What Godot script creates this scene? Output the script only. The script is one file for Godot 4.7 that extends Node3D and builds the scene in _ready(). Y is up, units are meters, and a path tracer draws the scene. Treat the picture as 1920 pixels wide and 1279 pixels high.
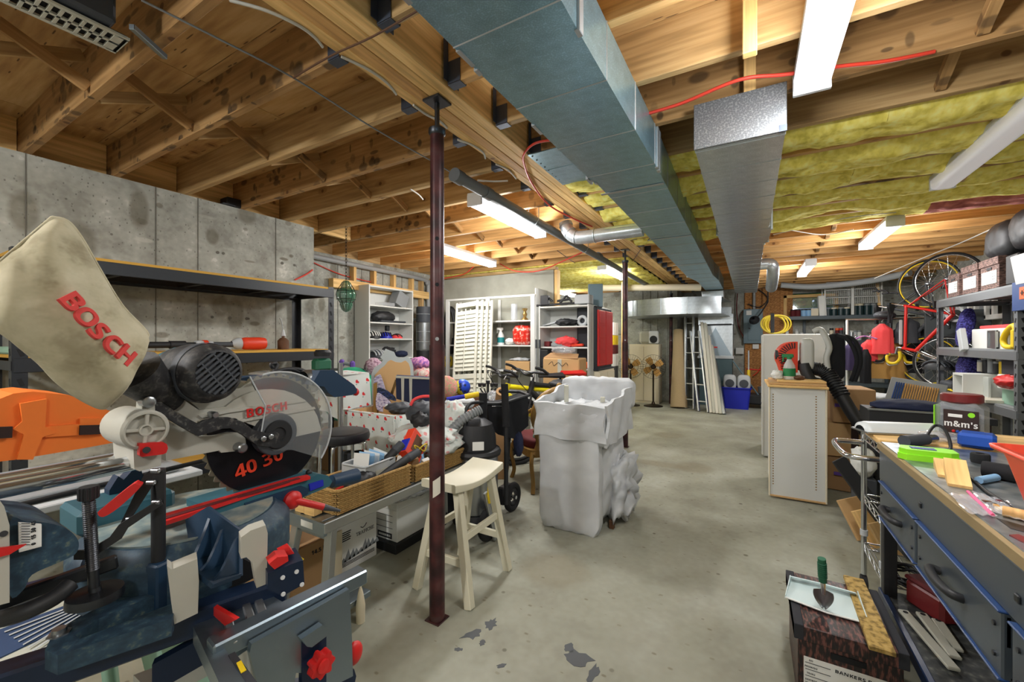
extends Node3D
const FL := 772.0
const EYE := 1.35
const YJ := 2.518
const YS := 2.755
var rng := RandomNumberGenerator.new()
var taken := {}
var M := {}
var boldf := SystemFont.new()
var seriff := SystemFont.new()
class B:
	var v := PackedVector3Array()
	var n := PackedVector3Array()
	var uv := PackedVector2Array()
	var ix := PackedInt32Array()
	var T := Transform3D.IDENTITY
	var off := Vector2.ZERO
	func at(p: Vector3, b := Basis.IDENTITY) -> B:
		T = Transform3D(b, p)
		return self
	func add(p: Vector3, m: Vector3, u: Vector2) -> int:
		v.append(T * p)
		n.append((T.basis * m).normalized())
		uv.append(u + off)
		return v.size() - 1
	func tri(a: Vector3, b: Vector3, c: Vector3) -> void:
		var m := (b - a).cross(c - a).normalized()
		var i := add(a, m, Vector2(a.x + a.z, a.y))
		add(b, m, Vector2(b.x + b.z, b.y))
		add(c, m, Vector2(c.x + c.z, c.y))
		ix.append_array([i, i + 2, i + 1])
	func qd(a: Vector3, b: Vector3, c: Vector3, d: Vector3, us := Vector2(1, 1)) -> void:
		var m := (b - a).cross(d - a)
		if m.length() < 1e-12:
			m = (c - b).cross(d - b)
		m = m.normalized()
		var i := add(a, m, Vector2.ZERO)
		add(b, m, Vector2(us.x, 0))
		add(c, m, us)
		add(d, m, Vector2(0, us.y))
		ix.append_array([i, i + 2, i + 1, i, i + 3, i + 2])
	func bx(c: Vector3, s: Vector3, b := Basis.IDENTITY) -> B:
		return cb(c, s, 0.0, b)
	func cb(c: Vector3, s: Vector3, r: float, b := Basis.IDENTITY) -> B:
		var h := s * 0.5
		var keep := T
		T = T * Transform3D(b, c)
		var long := 0 if s.x >= s.y and s.x >= s.z else (1 if s.y >= s.z else 2)
		for ax in 3:
			for sg in [-1.0, 1.0]:
				var p := (ax + 1) % 3
				var q := (ax + 2) % 3
				var N := Vector3.ZERO
				N[ax] = sg
				var first := v.size()
				for k in [[-1.0, -1.0], [1.0, -1.0], [1.0, 1.0], [-1.0, 1.0]]:
					var w := Vector3.ZERO
					w[ax] = sg * h[ax]
					w[p] = k[0] * (h[p] - r)
					w[q] = k[1] * (h[q] - r)
					var u := Vector2(w[p], w[q])
					if q == long or (ax == long and s[q] > s[p]):
						u = Vector2(w[q], w[p])
					add(w, N, u)
				if sg > 0:
					ix.append_array([first, first + 2, first + 1, first, first + 3, first + 2])
				else:
					ix.append_array([first, first + 1, first + 2, first, first + 2, first + 3])
		if r > 0.0:
			for ax in 3:
				var p := (ax + 1) % 3
				var q := (ax + 2) % 3
				for sp in [-1.0, 1.0]:
					for sq in [-1.0, 1.0]:
						var w1 := Vector3.ZERO
						var w2 := Vector3.ZERO
						w1[p] = sp * h[p]
						w1[q] = sq * (h[q] - r)
						w2[p] = sp * (h[p] - r)
						w2[q] = sq * h[q]
						var N := Vector3.ZERO
						N[p] = sp
						N[q] = sq
						var e := Vector3.ZERO
						e[ax] = h[ax] - r
						var f := v.size()
						add(w1 - e, N, Vector2(-e[ax], 0))
						add(w1 + e, N, Vector2(e[ax], 0))
						add(w2 + e, N, Vector2(e[ax], r))
						add(w2 - e, N, Vector2(-e[ax], r))
						if (2.0 * e).cross(w2 - w1).dot(N) > 0:
							ix.append_array([f, f + 2, f + 1, f, f + 3, f + 2])
						else:
							ix.append_array([f, f + 1, f + 2, f, f + 2, f + 3])
			for sx in [-1.0, 1.0]:
				for sy in [-1.0, 1.0]:
					for sz in [-1.0, 1.0]:
						var g := Vector3(sx, sy, sz)
						var a := Vector3(h.x, h.y - r, h.z - r) * g
						var d := Vector3(h.x - r, h.y, h.z - r) * g
						var e := Vector3(h.x - r, h.y - r, h.z) * g
						if (d - a).cross(e - a).dot(g) > 0:
							tri(a, d, e)
						else:
							tri(a, e, d)
		T = keep
		return self
	func gr(rows: Array, ring := false, loop := false, flip := false, us := Vector2(1, 1)) -> B:
		var nr := rows.size()
		var nc: int = rows[0].size()
		var first := v.size()
		var cols := nc + (1 if ring else 0)
		var rws := nr + (1 if loop else 0)
		for i in rws:
			var r0: PackedVector3Array = rows[i % nr]
			var up: PackedVector3Array = rows[(i + 1) % nr] if loop or i < nr - 1 else r0
			var dn: PackedVector3Array = rows[(i - 1 + nr) % nr] if loop or i > 0 else r0
			for j in cols:
				var k := j % nc
				var kn := (k + 1) % nc if ring or k < nc - 1 else k
				var kp := (k - 1 + nc) % nc if ring or k > 0 else k
				var du := r0[kn] - r0[kp]
				var dv := up[k] - dn[k]
				if du.length() < 1e-7:
					du = up[kn] - up[kp] + dn[kn] - dn[kp]
				var m := du.cross(dv)
				if flip:
					m = -m
				add(r0[k], m if m.length() > 1e-14 else Vector3.UP, Vector2(float(j) / maxi(cols - 1, 1) * us.x, float(i) / maxi(rws - 1, 1) * us.y))
		for i in rws - 1:
			for j in cols - 1:
				var a := first + i * cols + j
				var c := a + cols
				if flip:
					ix.append_array([a, a + 1, c + 1, a, c + 1, c])
				else:
					ix.append_array([a, c + 1, a + 1, a, c, c + 1])
		return self
	func ringpts(c: Vector3, x: Vector3, y: Vector3, k: int) -> PackedVector3Array:
		var o := PackedVector3Array()
		for i in k:
			var t := TAU * i / k
			o.append(c + x * cos(t) + y * sin(t))
		return o
	func fan(ring: PackedVector3Array, m: Vector3) -> void:
		var c := Vector3.ZERO
		for p in ring:
			c += p
		c /= ring.size()
		var f := add(c, m, Vector2(0.5, 0.5))
		for j in ring.size():
			var t := TAU * j / ring.size()
			add(ring[j], m, Vector2(0.5 + 0.5 * cos(t), 0.5 + 0.5 * sin(t)))
		for j in ring.size():
			var a := f + 1 + j
			var b := f + 1 + (j + 1) % ring.size()
			if (v[a] - v[f]).cross(v[b] - v[f]).dot(T.basis * m) > 0:
				ix.append_array([f, b, a])
			else:
				ix.append_array([f, a, b])
	func cy(a: Vector3, b: Vector3, r: float, r2 := -1.0, k := 14, caps := true) -> B:
		if r2 < 0:
			r2 = r
		var d := (b - a).normalized()
		var x := d.cross(Vector3.UP if absf(d.y) < 0.9 else Vector3.RIGHT).normalized()
		var y := d.cross(x)
		var r0 := ringpts(a, x * r, y * r, k)
		var r1 := ringpts(b, x * r2, y * r2, k)
		gr([r0, r1], true, false, false, Vector2(TAU * r, (b - a).length()))
		if caps:
			fan(r0, -d)
			fan(r1, d)
		return self
	func tb(pts: Array, r: float, k := 7, closed := false) -> B:
		var rows := []
		var m := pts.size()
		var x := Vector3.ZERO
		for i in m:
			var p: Vector3 = pts[i]
			var nx: Vector3 = pts[(i + 1) % m] if closed or i < m - 1 else p
			var pv: Vector3 = pts[(i - 1 + m) % m] if closed or i > 0 else p
			var d := (nx - pv).normalized()
			if x == Vector3.ZERO:
				x = d.cross(Vector3.UP if absf(d.y) < 0.9 else Vector3.RIGHT).normalized()
			x = (x - d * x.dot(d)).normalized()
			rows.append(ringpts(p, x * r, d.cross(x) * r, k))
		gr(rows, true, closed, false, Vector2(1, m))
		if not closed:
			fan(rows[0], (pts[0] - pts[1]).normalized())
			fan(rows[m - 1], (pts[m - 1] - pts[m - 2]).normalized())
		return self
	func la(prof: Array, c := Vector3.ZERO, k := 24, b := Basis.IDENTITY) -> B:
		var keep := T
		T = T * Transform3D(b, c)
		var run := []
		for i in prof.size():
			var p: Vector2 = prof[i]
			run.append(ringpts(Vector3(0, p.y, 0), Vector3(0, 0, p.x), Vector3(p.x, 0, 0), k))
			var sharp := false
			if i > 0 and i < prof.size() - 1:
				sharp = absf((prof[i] - prof[i - 1]).angle_to(prof[i + 1] - prof[i])) > 0.7
			if sharp or i == prof.size() - 1:
				if run.size() > 1:
					gr(run, true)
				run = [run[-1]]
		T = keep
		return self
	func el(c: Vector3, r: Vector3, b := Basis.IDENTITY, nu := 16, nv := 10) -> B:
		var rows := []
		for i in nv + 1:
			var t := PI * i / nv
			rows.append(ringpts(c - b * Vector3(0, cos(t) * r.y, 0), b * Vector3(0, 0, sin(t) * r.z + 1e-5), b * Vector3(sin(t) * r.x + 1e-5, 0, 0), nu))
		return gr(rows, true)
	func pr(poly: Array, z0: float, z1: float, xf := Transform3D.IDENTITY, smooth := false) -> B:
		var p := PackedVector2Array(poly)
		if Geometry2D.is_polygon_clockwise(p):
			p.reverse()
		var keep := T
		T = T * xf
		var t := Geometry2D.triangulate_polygon(p)
		for z in [z0, z1]:
			var f := v.size()
			var m := Vector3(0, 0, 1 if z == z1 else -1)
			for q in p:
				add(Vector3(q.x, q.y, z), m, q)
			for i in t.size() / 3:
				var a: int = t[i * 3]
				var b: int = t[i * 3 + 1]
				var c: int = t[i * 3 + 2]
				var ccw: bool = (p[b] - p[a]).cross(p[c] - p[a]) > 0
				if ccw == (z == z1):
					ix.append_array([f + a, f + c, f + b])
				else:
					ix.append_array([f + a, f + b, f + c])
		if smooth:
			var r0 := PackedVector3Array()
			var r1 := PackedVector3Array()
			for q in p:
				r0.append(Vector3(q.x, q.y, z0))
				r1.append(Vector3(q.x, q.y, z1))
			gr([r0, r1], true)
		else:
			for i in p.size():
				var a := p[i]
				var b := p[(i + 1) % p.size()]
				qd(Vector3(a.x, a.y, z0), Vector3(b.x, b.y, z0), Vector3(b.x, b.y, z1), Vector3(a.x, a.y, z1), Vector2((b - a).length(), z1 - z0))
		T = keep
		return self
	func sh(rows: Array, th: float, us := Vector2(1, 1)) -> B:
		var nr := rows.size()
		var nc: int = rows[0].size()
		var up := []
		var dn := []
		for i in nr:
			var a := PackedVector3Array()
			var b := PackedVector3Array()
			for j in nc:
				var du: Vector3 = rows[i][mini(j + 1, nc - 1)] - rows[i][maxi(j - 1, 0)]
				var dv: Vector3 = rows[mini(i + 1, nr - 1)][j] - rows[maxi(i - 1, 0)][j]
				var m := du.cross(dv).normalized() * th * 0.5
				a.append(rows[i][j] + m)
				b.append(rows[i][j] - m)
			up.append(a)
			dn.append(b)
		gr(up, false, false, false, us)
		gr(dn, false, false, true, us)
		for i in nr - 1:
			qd(dn[i][0], up[i][0], up[i + 1][0], dn[i + 1][0])
			qd(up[i][nc - 1], dn[i][nc - 1], dn[i + 1][nc - 1], up[i + 1][nc - 1])
		for j in nc - 1:
			qd(up[0][j], dn[0][j], dn[0][j + 1], up[0][j + 1])
			qd(dn[nr - 1][j], up[nr - 1][j], up[nr - 1][j + 1], dn[nr - 1][j + 1])
		return self
	func mesh(base := Vector3.ZERO) -> ArrayMesh:
		var m := ArrayMesh.new()
		var a := []
		a.resize(Mesh.ARRAY_MAX)
		var w := v
		if base != Vector3.ZERO:
			w = PackedVector3Array()
			w.resize(v.size())
			for i in v.size():
				w[i] = v[i] - base
		a[Mesh.ARRAY_VERTEX] = w
		a[Mesh.ARRAY_NORMAL] = n
		a[Mesh.ARRAY_TEX_UV] = uv
		a[Mesh.ARRAY_INDEX] = ix
		m.add_surface_from_arrays(Mesh.PRIMITIVE_TRIANGLES, a)
		return m
func numbered(nm: String, where: Node) -> String:
	var key := str(where.get_instance_id()) + nm
	var k: int = taken.get(key, 0)
	taken[key] = k + 1
	return nm if k == 0 else "%s_%03d" % [nm, k]
func base_of(o: Node) -> Vector3:
	var p := Vector3.ZERO
	while o != null and o != self:
		p += o.position
		o = o.get_parent()
	return p
func thing(nm: String, label: String, cat: String, at := Vector3.ZERO, group := "") -> Node3D:
	var o := Node3D.new()
	o.name = numbered(nm, self)
	add_child(o, true)
	o.position = at
	tag(o, label, cat, group)
	return o
func tag(o: Node, label: String, cat: String, group := "") -> void:
	if label:
		o.set_meta("label", label)
	if cat:
		o.set_meta("category", cat)
	if group:
		o.set_meta("group", group)
func struct(nm: String, at := Vector3.ZERO) -> Node3D:
	var o := Node3D.new()
	o.name = numbered(nm, self)
	add_child(o, true)
	o.position = at
	o.set_meta("kind", "structure")
	return o
func part(nm: String, b: B, mat: Material, parent: Node, label := "") -> MeshInstance3D:
	var o := MeshInstance3D.new()
	o.name = numbered(nm, parent)
	o.mesh = b.mesh(base_of(parent))
	o.material_override = mat
	parent.add_child(o, true)
	if label:
		o.set_meta("label", label)
	return o
func inst(nm: String, m: Mesh, mat: Material, parent: Node, xf: Transform3D) -> MeshInstance3D:
	var o := MeshInstance3D.new()
	o.name = numbered(nm, parent)
	o.mesh = m
	o.material_override = mat
	parent.add_child(o, true)
	o.transform = xf
	return o
func single(nm: String, b: B, mat: Material, label: String, cat: String, group := "") -> MeshInstance3D:
	var lo := b.v[0]
	var hi := b.v[0]
	for p in b.v:
		lo = lo.min(p)
		hi = hi.max(p)
	var base := Vector3((lo.x + hi.x) / 2, lo.y, (lo.z + hi.z) / 2)
	var o := MeshInstance3D.new()
	o.name = numbered(nm, self)
	o.mesh = b.mesh(base)
	o.material_override = mat
	add_child(o, true)
	o.position = base
	tag(o, label, cat, group)
	return o
func dup(o: Node3D, at: Vector3, yaw: float, label := "", group := "") -> Node3D:
	var c: Node3D = o.duplicate()
	c.name = numbered(String(o.name).rstrip("0123456789").trim_suffix("_"), self)
	add_child(c, true)
	c.position = at
	c.rotation.y = yaw
	tag(c, label, "", group)
	return c
func words(nm: String, s: String, h: float, mat: Material, parent: Node, xf: Transform3D, squash := 1.0, font: Font = null, depth := 0.0012) -> MeshInstance3D:
	var t := TextMesh.new()
	t.text = s
	t.font = font if font else boldf
	t.font_size = 48
	t.pixel_size = h / 48.0 / 0.73
	t.depth = depth
	t.curve_step = 3.0
	var x := xf
	x.origin -= base_of(parent)
	x.basis = x.basis * Basis.from_scale(Vector3(squash, 1, 1))
	return inst(nm, t, mat, parent, x)
func ray(px: float, py: float) -> Vector3:
	var a := px - 960.0
	return Vector3(-0.5 * FL + 0.8660254 * a, 639.5 - py, -0.8660254 * FL - 0.5 * a)
func onX(px: float, py: float, x: float) -> Vector3:
	var r := ray(px, py)
	return Vector3(0, EYE, 0) + r * (x / r.x)
func onZ(px: float, py: float, z: float) -> Vector3:
	var r := ray(px, py)
	return Vector3(0, EYE, 0) + r * (z / r.z)
func onY(px: float, py: float, y: float) -> Vector3:
	var r := ray(px, py)
	return Vector3(0, EYE, 0) + r * ((y - EYE) / r.y)
func P(px: float, py: float, depth: float) -> Vector3:
	return Vector3(0, EYE, 0) + ray(px, py) * (depth / FL)
func V(x: float, y: float, z: float) -> Vector3:
	return Vector3(x, y, z)
func fr(o: Vector3, x: Vector3, y: Vector3) -> Transform3D:
	x = x.normalized()
	var z := x.cross(y).normalized()
	return Transform3D(Basis(x, z.cross(x), z), o)
func ry(a: float) -> Basis:
	return Basis(Vector3.UP, deg_to_rad(a))
func eul(x: float, y: float, z: float) -> Basis:
	return Basis.from_euler(Vector3(deg_to_rad(x), deg_to_rad(y), deg_to_rad(z)))
func rn(a: float, b: float) -> float:
	return rng.randf_range(a, b)
func sp(pts: Array, k := 6, closed := false) -> Array:
	var o := []
	var m := pts.size()
	for i in (m if closed else m - 1):
		var a: Vector3 = pts[(i - 1 + m) % m] if closed or i > 0 else pts[0]
		var b: Vector3 = pts[i]
		var c: Vector3 = pts[(i + 1) % m]
		var d: Vector3 = pts[(i + 2) % m] if closed or i + 2 < m else pts[m - 1]
		for j in k:
			o.append(b.cubic_interpolate(c, a, d, float(j) / k))
	if not closed:
		o.append(pts[m - 1])
	return o
func sp2(pts: Array, k := 5, closed := true) -> Array:
	var q := []
	for p in pts:
		q.append(Vector3(p.x, p.y, 0))
	var o := []
	for p in sp(q, k, closed):
		o.append(Vector2(p.x, p.y))
	return o
func arc(c: Vector2, r: float, a0: float, a1: float, k: int) -> Array:
	var o := []
	for i in k + 1:
		var t := deg_to_rad(lerpf(a0, a1, float(i) / k))
		o.append(c + Vector2(cos(t), sin(t)) * r)
	return o
func rrect(w: float, h: float, r: float, k := 4, c := Vector2.ZERO) -> Array:
	return arc(c + Vector2(w / 2 - r, h / 2 - r), r, 0, 90, k) + arc(c + Vector2(-w / 2 + r, h / 2 - r), r, 90, 180, k) + arc(c + Vector2(-w / 2 + r, -h / 2 + r), r, 180, 270, k) + arc(c + Vector2(w / 2 - r, -h / 2 + r), r, 270, 360, k)
func lump(c: Vector3, r: Vector3, rough: float, sd: int, nu := 22, nv := 14, b := Basis.IDENTITY, fq := 2.0) -> B:
	var o := B.new()
	var f := FastNoiseLite.new()
	f.seed = sd
	f.frequency = fq
	f.fractal_octaves = 3
	var rows := []
	for i in nv + 1:
		var t := PI * i / nv
		var ring := PackedVector3Array()
		for j in nu:
			var a := TAU * j / nu
			var d := Vector3(sin(t) * sin(a), -cos(t), sin(t) * cos(a))
			ring.append(c + b * (d * r * (1.0 + rough * f.get_noise_3dv(d)) ))
		rows.append(ring)
	return o.gr(rows, true)
func mat(nm: String, c: Color, rough := 0.6, metal := 0.0) -> StandardMaterial3D:
	var m := StandardMaterial3D.new()
	m.resource_name = nm
	m.albedo_color = c
	m.roughness = rough
	m.metallic = metal
	M[nm] = m
	return m
func hexm(nm: String, hex: String, rough := 0.6, metal := 0.0) -> StandardMaterial3D:
	return mat(nm, Color(hex), rough, metal)
func noise_img(sd: int, fq: float, w: int, h: int, oct := 4, typ := FastNoiseLite.TYPE_SIMPLEX_SMOOTH) -> Image:
	var f := FastNoiseLite.new()
	f.seed = sd
	f.frequency = fq
	f.noise_type = typ
	f.fractal_octaves = oct
	return f.get_seamless_image(w, h)
func ramp(im: Image, stops: Array, add: Image = null, amt := 0.0) -> Image:
	var lut := []
	for i in 256:
		var t := i / 255.0
		var c: Color = stops[-1][1]
		for k in stops.size() - 1:
			if t <= stops[k + 1][0]:
				c = stops[k][1].lerp(stops[k + 1][1], clampf((t - stops[k][0]) / (stops[k + 1][0] - stops[k][0]), 0, 1))
				break
		lut.append([int(c.r * 255), int(c.g * 255), int(c.b * 255)])
	im.convert(Image.FORMAT_L8)
	var d := im.get_data()
	var e := PackedByteArray()
	if add:
		add.convert(Image.FORMAT_L8)
		if add.get_size() != im.get_size():
			add.resize(im.get_width(), im.get_height())
		e = add.get_data()
	var out := PackedByteArray()
	out.resize(d.size() * 3)
	for i in d.size():
		var k := d[i]
		if add:
			k = clampi(int(k + (e[i] - 128) * amt), 0, 255)
		var c = lut[k]
		out[i * 3] = c[0]
		out[i * 3 + 1] = c[1]
		out[i * 3 + 2] = c[2]
	return Image.create_from_data(im.get_width(), im.get_height(), false, Image.FORMAT_RGB8, out)
func tex(im: Image) -> ImageTexture:
	return ImageTexture.create_from_image(im)
func texm(nm: String, im: Image, rough := 0.7, scale := Vector3.ONE, tri := false, metal := 0.0) -> StandardMaterial3D:
	var m := mat(nm, Color.WHITE, rough, metal)
	m.albedo_texture = tex(im)
	m.uv1_scale = scale
	if tri:
		m.uv1_triplanar = true
		m.uv1_world_triplanar = true
	return m
func spot(im: Image, x: int, y: int, rx: int, ry_: int, c: Color, hard := 1.0) -> void:
	var w := im.get_width()
	var h := im.get_height()
	for j in range(-ry_, ry_ + 1):
		for i in range(-rx, rx + 1):
			var d := Vector2(float(i) / rx, float(j) / ry_).length()
			if d < 1.0:
				var a := (x + i + w) % w
				var b := (y + j + h) % h
				im.set_pixel(a, b, im.get_pixel(a, b).lerp(c, c.a * minf(1.0, (1.0 - d) * 3.0) * hard))
func wood_img(sd: int, lo: Color, hi: Color, knots := 5) -> Image:
	var g := noise_img(sd, 0.035, 96, 512, 4)
	g.resize(1024, 512, Image.INTERPOLATE_CUBIC)
	var big := noise_img(sd + 7, 0.012, 256, 256, 2)
	big.resize(1024, 512, Image.INTERPOLATE_CUBIC)
	var im := ramp(g, [[0.05, lo.darkened(0.08)], [0.4, lo.lerp(hi, 0.25)], [0.75, lo.lerp(hi, 0.8)], [1.0, hi.lightened(0.05)]], big, 0.5)
	rng.seed = sd
	for k in knots:
		var x := rng.randi_range(0, 1023)
		var y := rng.randi_range(0, 511)
		spot(im, x, y, 9, 14, Color(lo.r * 0.5, lo.g * 0.42, lo.b * 0.4, 0.85))
		spot(im, x, y, 34, 24, Color(lo.r * 0.75, lo.g * 0.68, lo.b * 0.6, 0.4))
	return im
func _ready() -> void:
	rng.seed = 11
	boldf.font_names = PackedStringArray(["Droid Sans"])
	boldf.font_weight = 700
	seriff.font_names = PackedStringArray(["Droid Serif"])
	var cam := Camera3D.new()
	cam.name = "camera"
	add_child(cam)
	cam.position = Vector3(0, EYE, 0)
	cam.rotation = Vector3(0, PI / 6, 0)
	cam.fov = rad_to_deg(2.0 * atan(639.5 / FL))
	cam.near = 0.05
	cam.far = 80.0
	cam.current = true
	var we := WorldEnvironment.new()
	we.name = "environment"
	var env := Environment.new()
	var sky := Sky.new()
	var sm := ProceduralSkyMaterial.new()
	sm.sky_top_color = Color(0.45, 0.6, 0.85)
	sm.sky_horizon_color = Color(0.8, 0.85, 0.9)
	sm.sky_energy_multiplier = 1.0
	sky.sky_material = sm
	env.background_mode = Environment.BG_SKY
	env.sky = sky
	env.tonemap_mode = Environment.TONE_MAPPER_LINEAR
	env.tonemap_exposure = 1.0
	env.sdfgi_enabled = true
	env.ssao_enabled = true
	env.ssil_enabled = true
	we.environment = env
	add_child(we)
	materials()
	var fx := [
		[0.23, -1.57, 1.22, 1.6, 1.25, "long fluorescent fixture nearest the viewer, beside the wide duct's blunt end"],
		[-1.87, -3.24, 1.2, 3.0, 1.3, "lit fluorescent fixture right of the near steel post, next to the grey drain pipe"],
		[-3.21, -4.4, 1.22, 3.0, 1.15, "lit fluorescent fixture passing behind the near steel post, above the shutters"],
		[-1.91, -6.6, 1.25, 3.0, 1.0, "lit fluorescent fixture just left of the far steel post"],
		[-3.7, -8.8, 1.22, 2.5, 0.8, "lit fluorescent fixture far back beyond the grey plasterboard partition"],
		[1.17, -3.42, 1.2, 0.22, 0.0, "dull unlit fluorescent fixture below the yellow insulation at the right"],
		[1.17, -5.65, 1.15, 3.0, 1.1, "lit fluorescent fixture over the right-hand aisle, nearer of the two beyond the insulation"],
		[0.75, -7.75, 1.2, 3.0, 1.0, "small lit fluorescent fixture furthest right, near the basement window"],
		[-1.9, 0.95, 1.22, 2.0, 2.2, "lit fluorescent fixture behind the viewer over the saw"],
		[0.9, 1.2, 1.22, 2.0, 1.0, "lit fluorescent fixture behind the viewer over the bench"],
	]
	for f in fx:
		fixture(f[0], f[1], f[2], f[3], f[4], f[5])
	shell()
	ceiling()
	ducts()
	build_rest()
func fixture(x: float, z: float, ln: float, glow: float, power: float, label: String) -> void:
	var y := YJ - 0.105
	var t := thing("fluorescent_fixture", label, "light fixture", Vector3(x, y, z), "fluorescent fixtures")
	var b := B.new()
	b.cb(V(x, y + 0.085, z), V(0.13, 0.036, ln), 0.004)
	for s in [-1, 1]:
		b.cb(V(x, y + 0.045, z + s * (ln / 2 - 0.012)), V(0.135, 0.09, 0.022), 0.003)
	part("housing", b, M.white_metal, t)
	var d := B.new()
	var rows := []
	for s in [-1, 1]:
		var r := PackedVector3Array()
		for q in [[-0.064, 0.066], [-0.062, 0.02], [-0.05, 0.003], [-0.03, -0.002], [0.03, -0.002], [0.05, 0.003], [0.062, 0.02], [0.064, 0.066]]:
			r.append(V(x + q[0], y + q[1], z - s * (ln / 2 - 0.024)))
		rows.append(r)
	d.gr(rows, true)
	var m: StandardMaterial3D = M.lens.duplicate()
	m.emission_energy_multiplier = glow
	m.resource_name = "lamp_diffuser"
	part("lamp_diffuser", d, m, t)
	if power <= 0.0:
		return
	var l := AreaLight3D.new()
	l.name = "fixture_light"
	l.area_size = Vector2(0.12, ln - 0.06)
	l.rotation_degrees = Vector3(-90, 0, 0)
	l.position = Vector3(0, -0.012, 0)
	l.light_color = Color(0.99, 0.99, 0.985)
	l.light_energy = power
	l.set("area_range", 30.0)
	l.shadow_enabled = true
	t.add_child(l)
	var o := OmniLight3D.new()
	o.name = "fixture_side_light"
	o.position = Vector3(0, -0.05, 0)
	o.light_energy = power * (1.3 if z < -2.0 or z > 0.0 else 0.8)
	o.light_size = 0.1
	o.omni_range = 30.0
	o.omni_attenuation = 2.0
	o.light_color = l.light_color
	o.shadow_enabled = true
	t.add_child(o)
func materials() -> void:
	var lm := mat("lens", Color(0.9, 0.9, 0.92), 0.35)
	lm.emission_enabled = true
	lm.emission = Color(1.0, 0.98, 0.98)
	mat("white_metal", Color(0.86, 0.87, 0.88), 0.4)
	var wi := wood_img(21, Color(0.70, 0.565, 0.37), Color(0.80, 0.67, 0.47))
	var jm := texm("joist_wood", wi, 0.75, Vector3(0.45, 1.6, 1))
	var dk := jm.duplicate()
	dk.albedo_color = Color(0.80, 0.74, 0.68)
	var wd := wood_img(23, Color(0.68, 0.54, 0.35), Color(0.79, 0.65, 0.45), 6)
	for k in 130:
		spot(wd, rng.randi_range(0, 1023), rng.randi_range(0, 511), rng.randi_range(4, 26), rng.randi_range(6, 34), Color(0.13, 0.10, 0.07, rn(0.1, 0.5)))
	dk.albedo_texture = tex(wd)
	dk.albedo_color = Color(0.92, 0.88, 0.83)
	M.joist_dark = dk
	var lt := jm.duplicate()
	lt.albedo_color = Color(1.12, 1.06, 0.98)
	M.joist_light = lt
	var pale := jm.duplicate()
	pale.albedo_color = Color(1.25, 1.25, 1.2)
	M.pine = pale
	var pi_ := wood_img(33, Color(0.74, 0.58, 0.37), Color(0.84, 0.70, 0.48), 9)
	for k in 60:
		spot(pi_, rng.randi_range(0, 1023), rng.randi_range(0, 511), rng.randi_range(8, 26), 2, Color(0.2, 0.12, 0.06, 0.6))
	texm("plywood", pi_, 0.8, Vector3(0.6, 1.1, 1))
	var osb := ramp(noise_img(5, 0.03, 256, 256, 2, FastNoiseLite.TYPE_CELLULAR), [[0.0, Color(0.45, 0.29, 0.14)], [0.5, Color(0.68, 0.47, 0.26)], [1.0, Color(0.8, 0.6, 0.35)]])
	texm("chipboard", osb, 0.8, Vector3(3, 6, 3), true)
	var n1 := noise_img(2, 0.008, 1024, 1024, 6)
	var n2 := noise_img(9, 0.09, 512, 512, 3)
	var ci := ramp(n1, [[0.08, Color(0.57, 0.57, 0.535)], [0.4, Color(0.64, 0.645, 0.61)], [0.6, Color(0.67, 0.675, 0.64)], [0.8, Color(0.71, 0.715, 0.68)], [0.92, Color(0.80, 0.80, 0.77)]], n2, 0.45)
	rng.seed = 4
	for k in 200:
		var q := rng.randi_range(1, 4)
		spot(ci, rng.randi_range(0, 1023), rng.randi_range(0, 1023), q, q, Color(0.30, 0.29, 0.27, rn(0.2, 0.6)))
	for k in 1500:
		var q := rng.randi_range(1, 2)
		spot(ci, rng.randi_range(0, 1023), rng.randi_range(0, 1023), q, q + 1, Color(0.36, 0.36, 0.33, rn(0.2, 0.7)))
	for k in 60:
		spot(ci, rng.randi_range(0, 1023), rng.randi_range(0, 1023), rng.randi_range(8, 46), rng.randi_range(3, 12), Color(0.80, 0.80, 0.76, rn(0.15, 0.5)))
	for k in 26:
		spot(ci, rng.randi_range(0, 1023), rng.randi_range(0, 1023), rng.randi_range(8, 26), rng.randi_range(4, 12), Color(0.36, 0.33, 0.27, rn(0.3, 0.6)))
	for k in 14:
		spot(ci, rng.randi_range(0, 1023), rng.randi_range(0, 1023), rng.randi_range(18, 50), rng.randi_range(30, 90), Color(0.36, 0.34, 0.28, 0.45))
	var cm := texm("concrete_wall", ci, 0.9, Vector3(0.42, 0.42, 0.42), true)
	cm.heightmap_enabled = false
	var fi := ramp(noise_img(14, 0.006, 1024, 1024, 5), [[0.1, Color(0.62, 0.61, 0.56)], [0.4, Color(0.68, 0.675, 0.62)], [0.65, Color(0.715, 0.71, 0.66)], [0.95, Color(0.77, 0.77, 0.73)]], noise_img(6, 0.14, 512, 512, 3), 0.28)
	for k in 90:
		var q := rng.randi_range(1, 4)
		spot(fi, rng.randi_range(0, 1023), rng.randi_range(0, 1023), q, q, Color(0.4, 0.37, 0.32, rn(0.3, 0.8)))
	for k in 9:
		spot(fi, rng.randi_range(0, 1023), rng.randi_range(0, 1023), rng.randi_range(40, 110), rng.randi_range(30, 80), Color(0.58, 0.53, 0.44, 0.35))
	for k in 900:
		var q := rng.randi_range(1, 2)
		spot(fi, rng.randi_range(0, 1023), rng.randi_range(0, 1023), q + 1, q, Color(0.42, 0.37, 0.28, rn(0.15, 0.5)))
	var fm := texm("concrete_floor", fi, 0.55, Vector3(0.25, 0.25, 0.25), true)
	fm.metallic_specular = 0.35
	fm.albedo_color = Color(0.85, 0.855, 0.835)
	mat("concrete_dust", Color(0.60, 0.56, 0.48), 0.8)
	mat("form_line", Color(0.42, 0.41, 0.38), 0.9)
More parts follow.
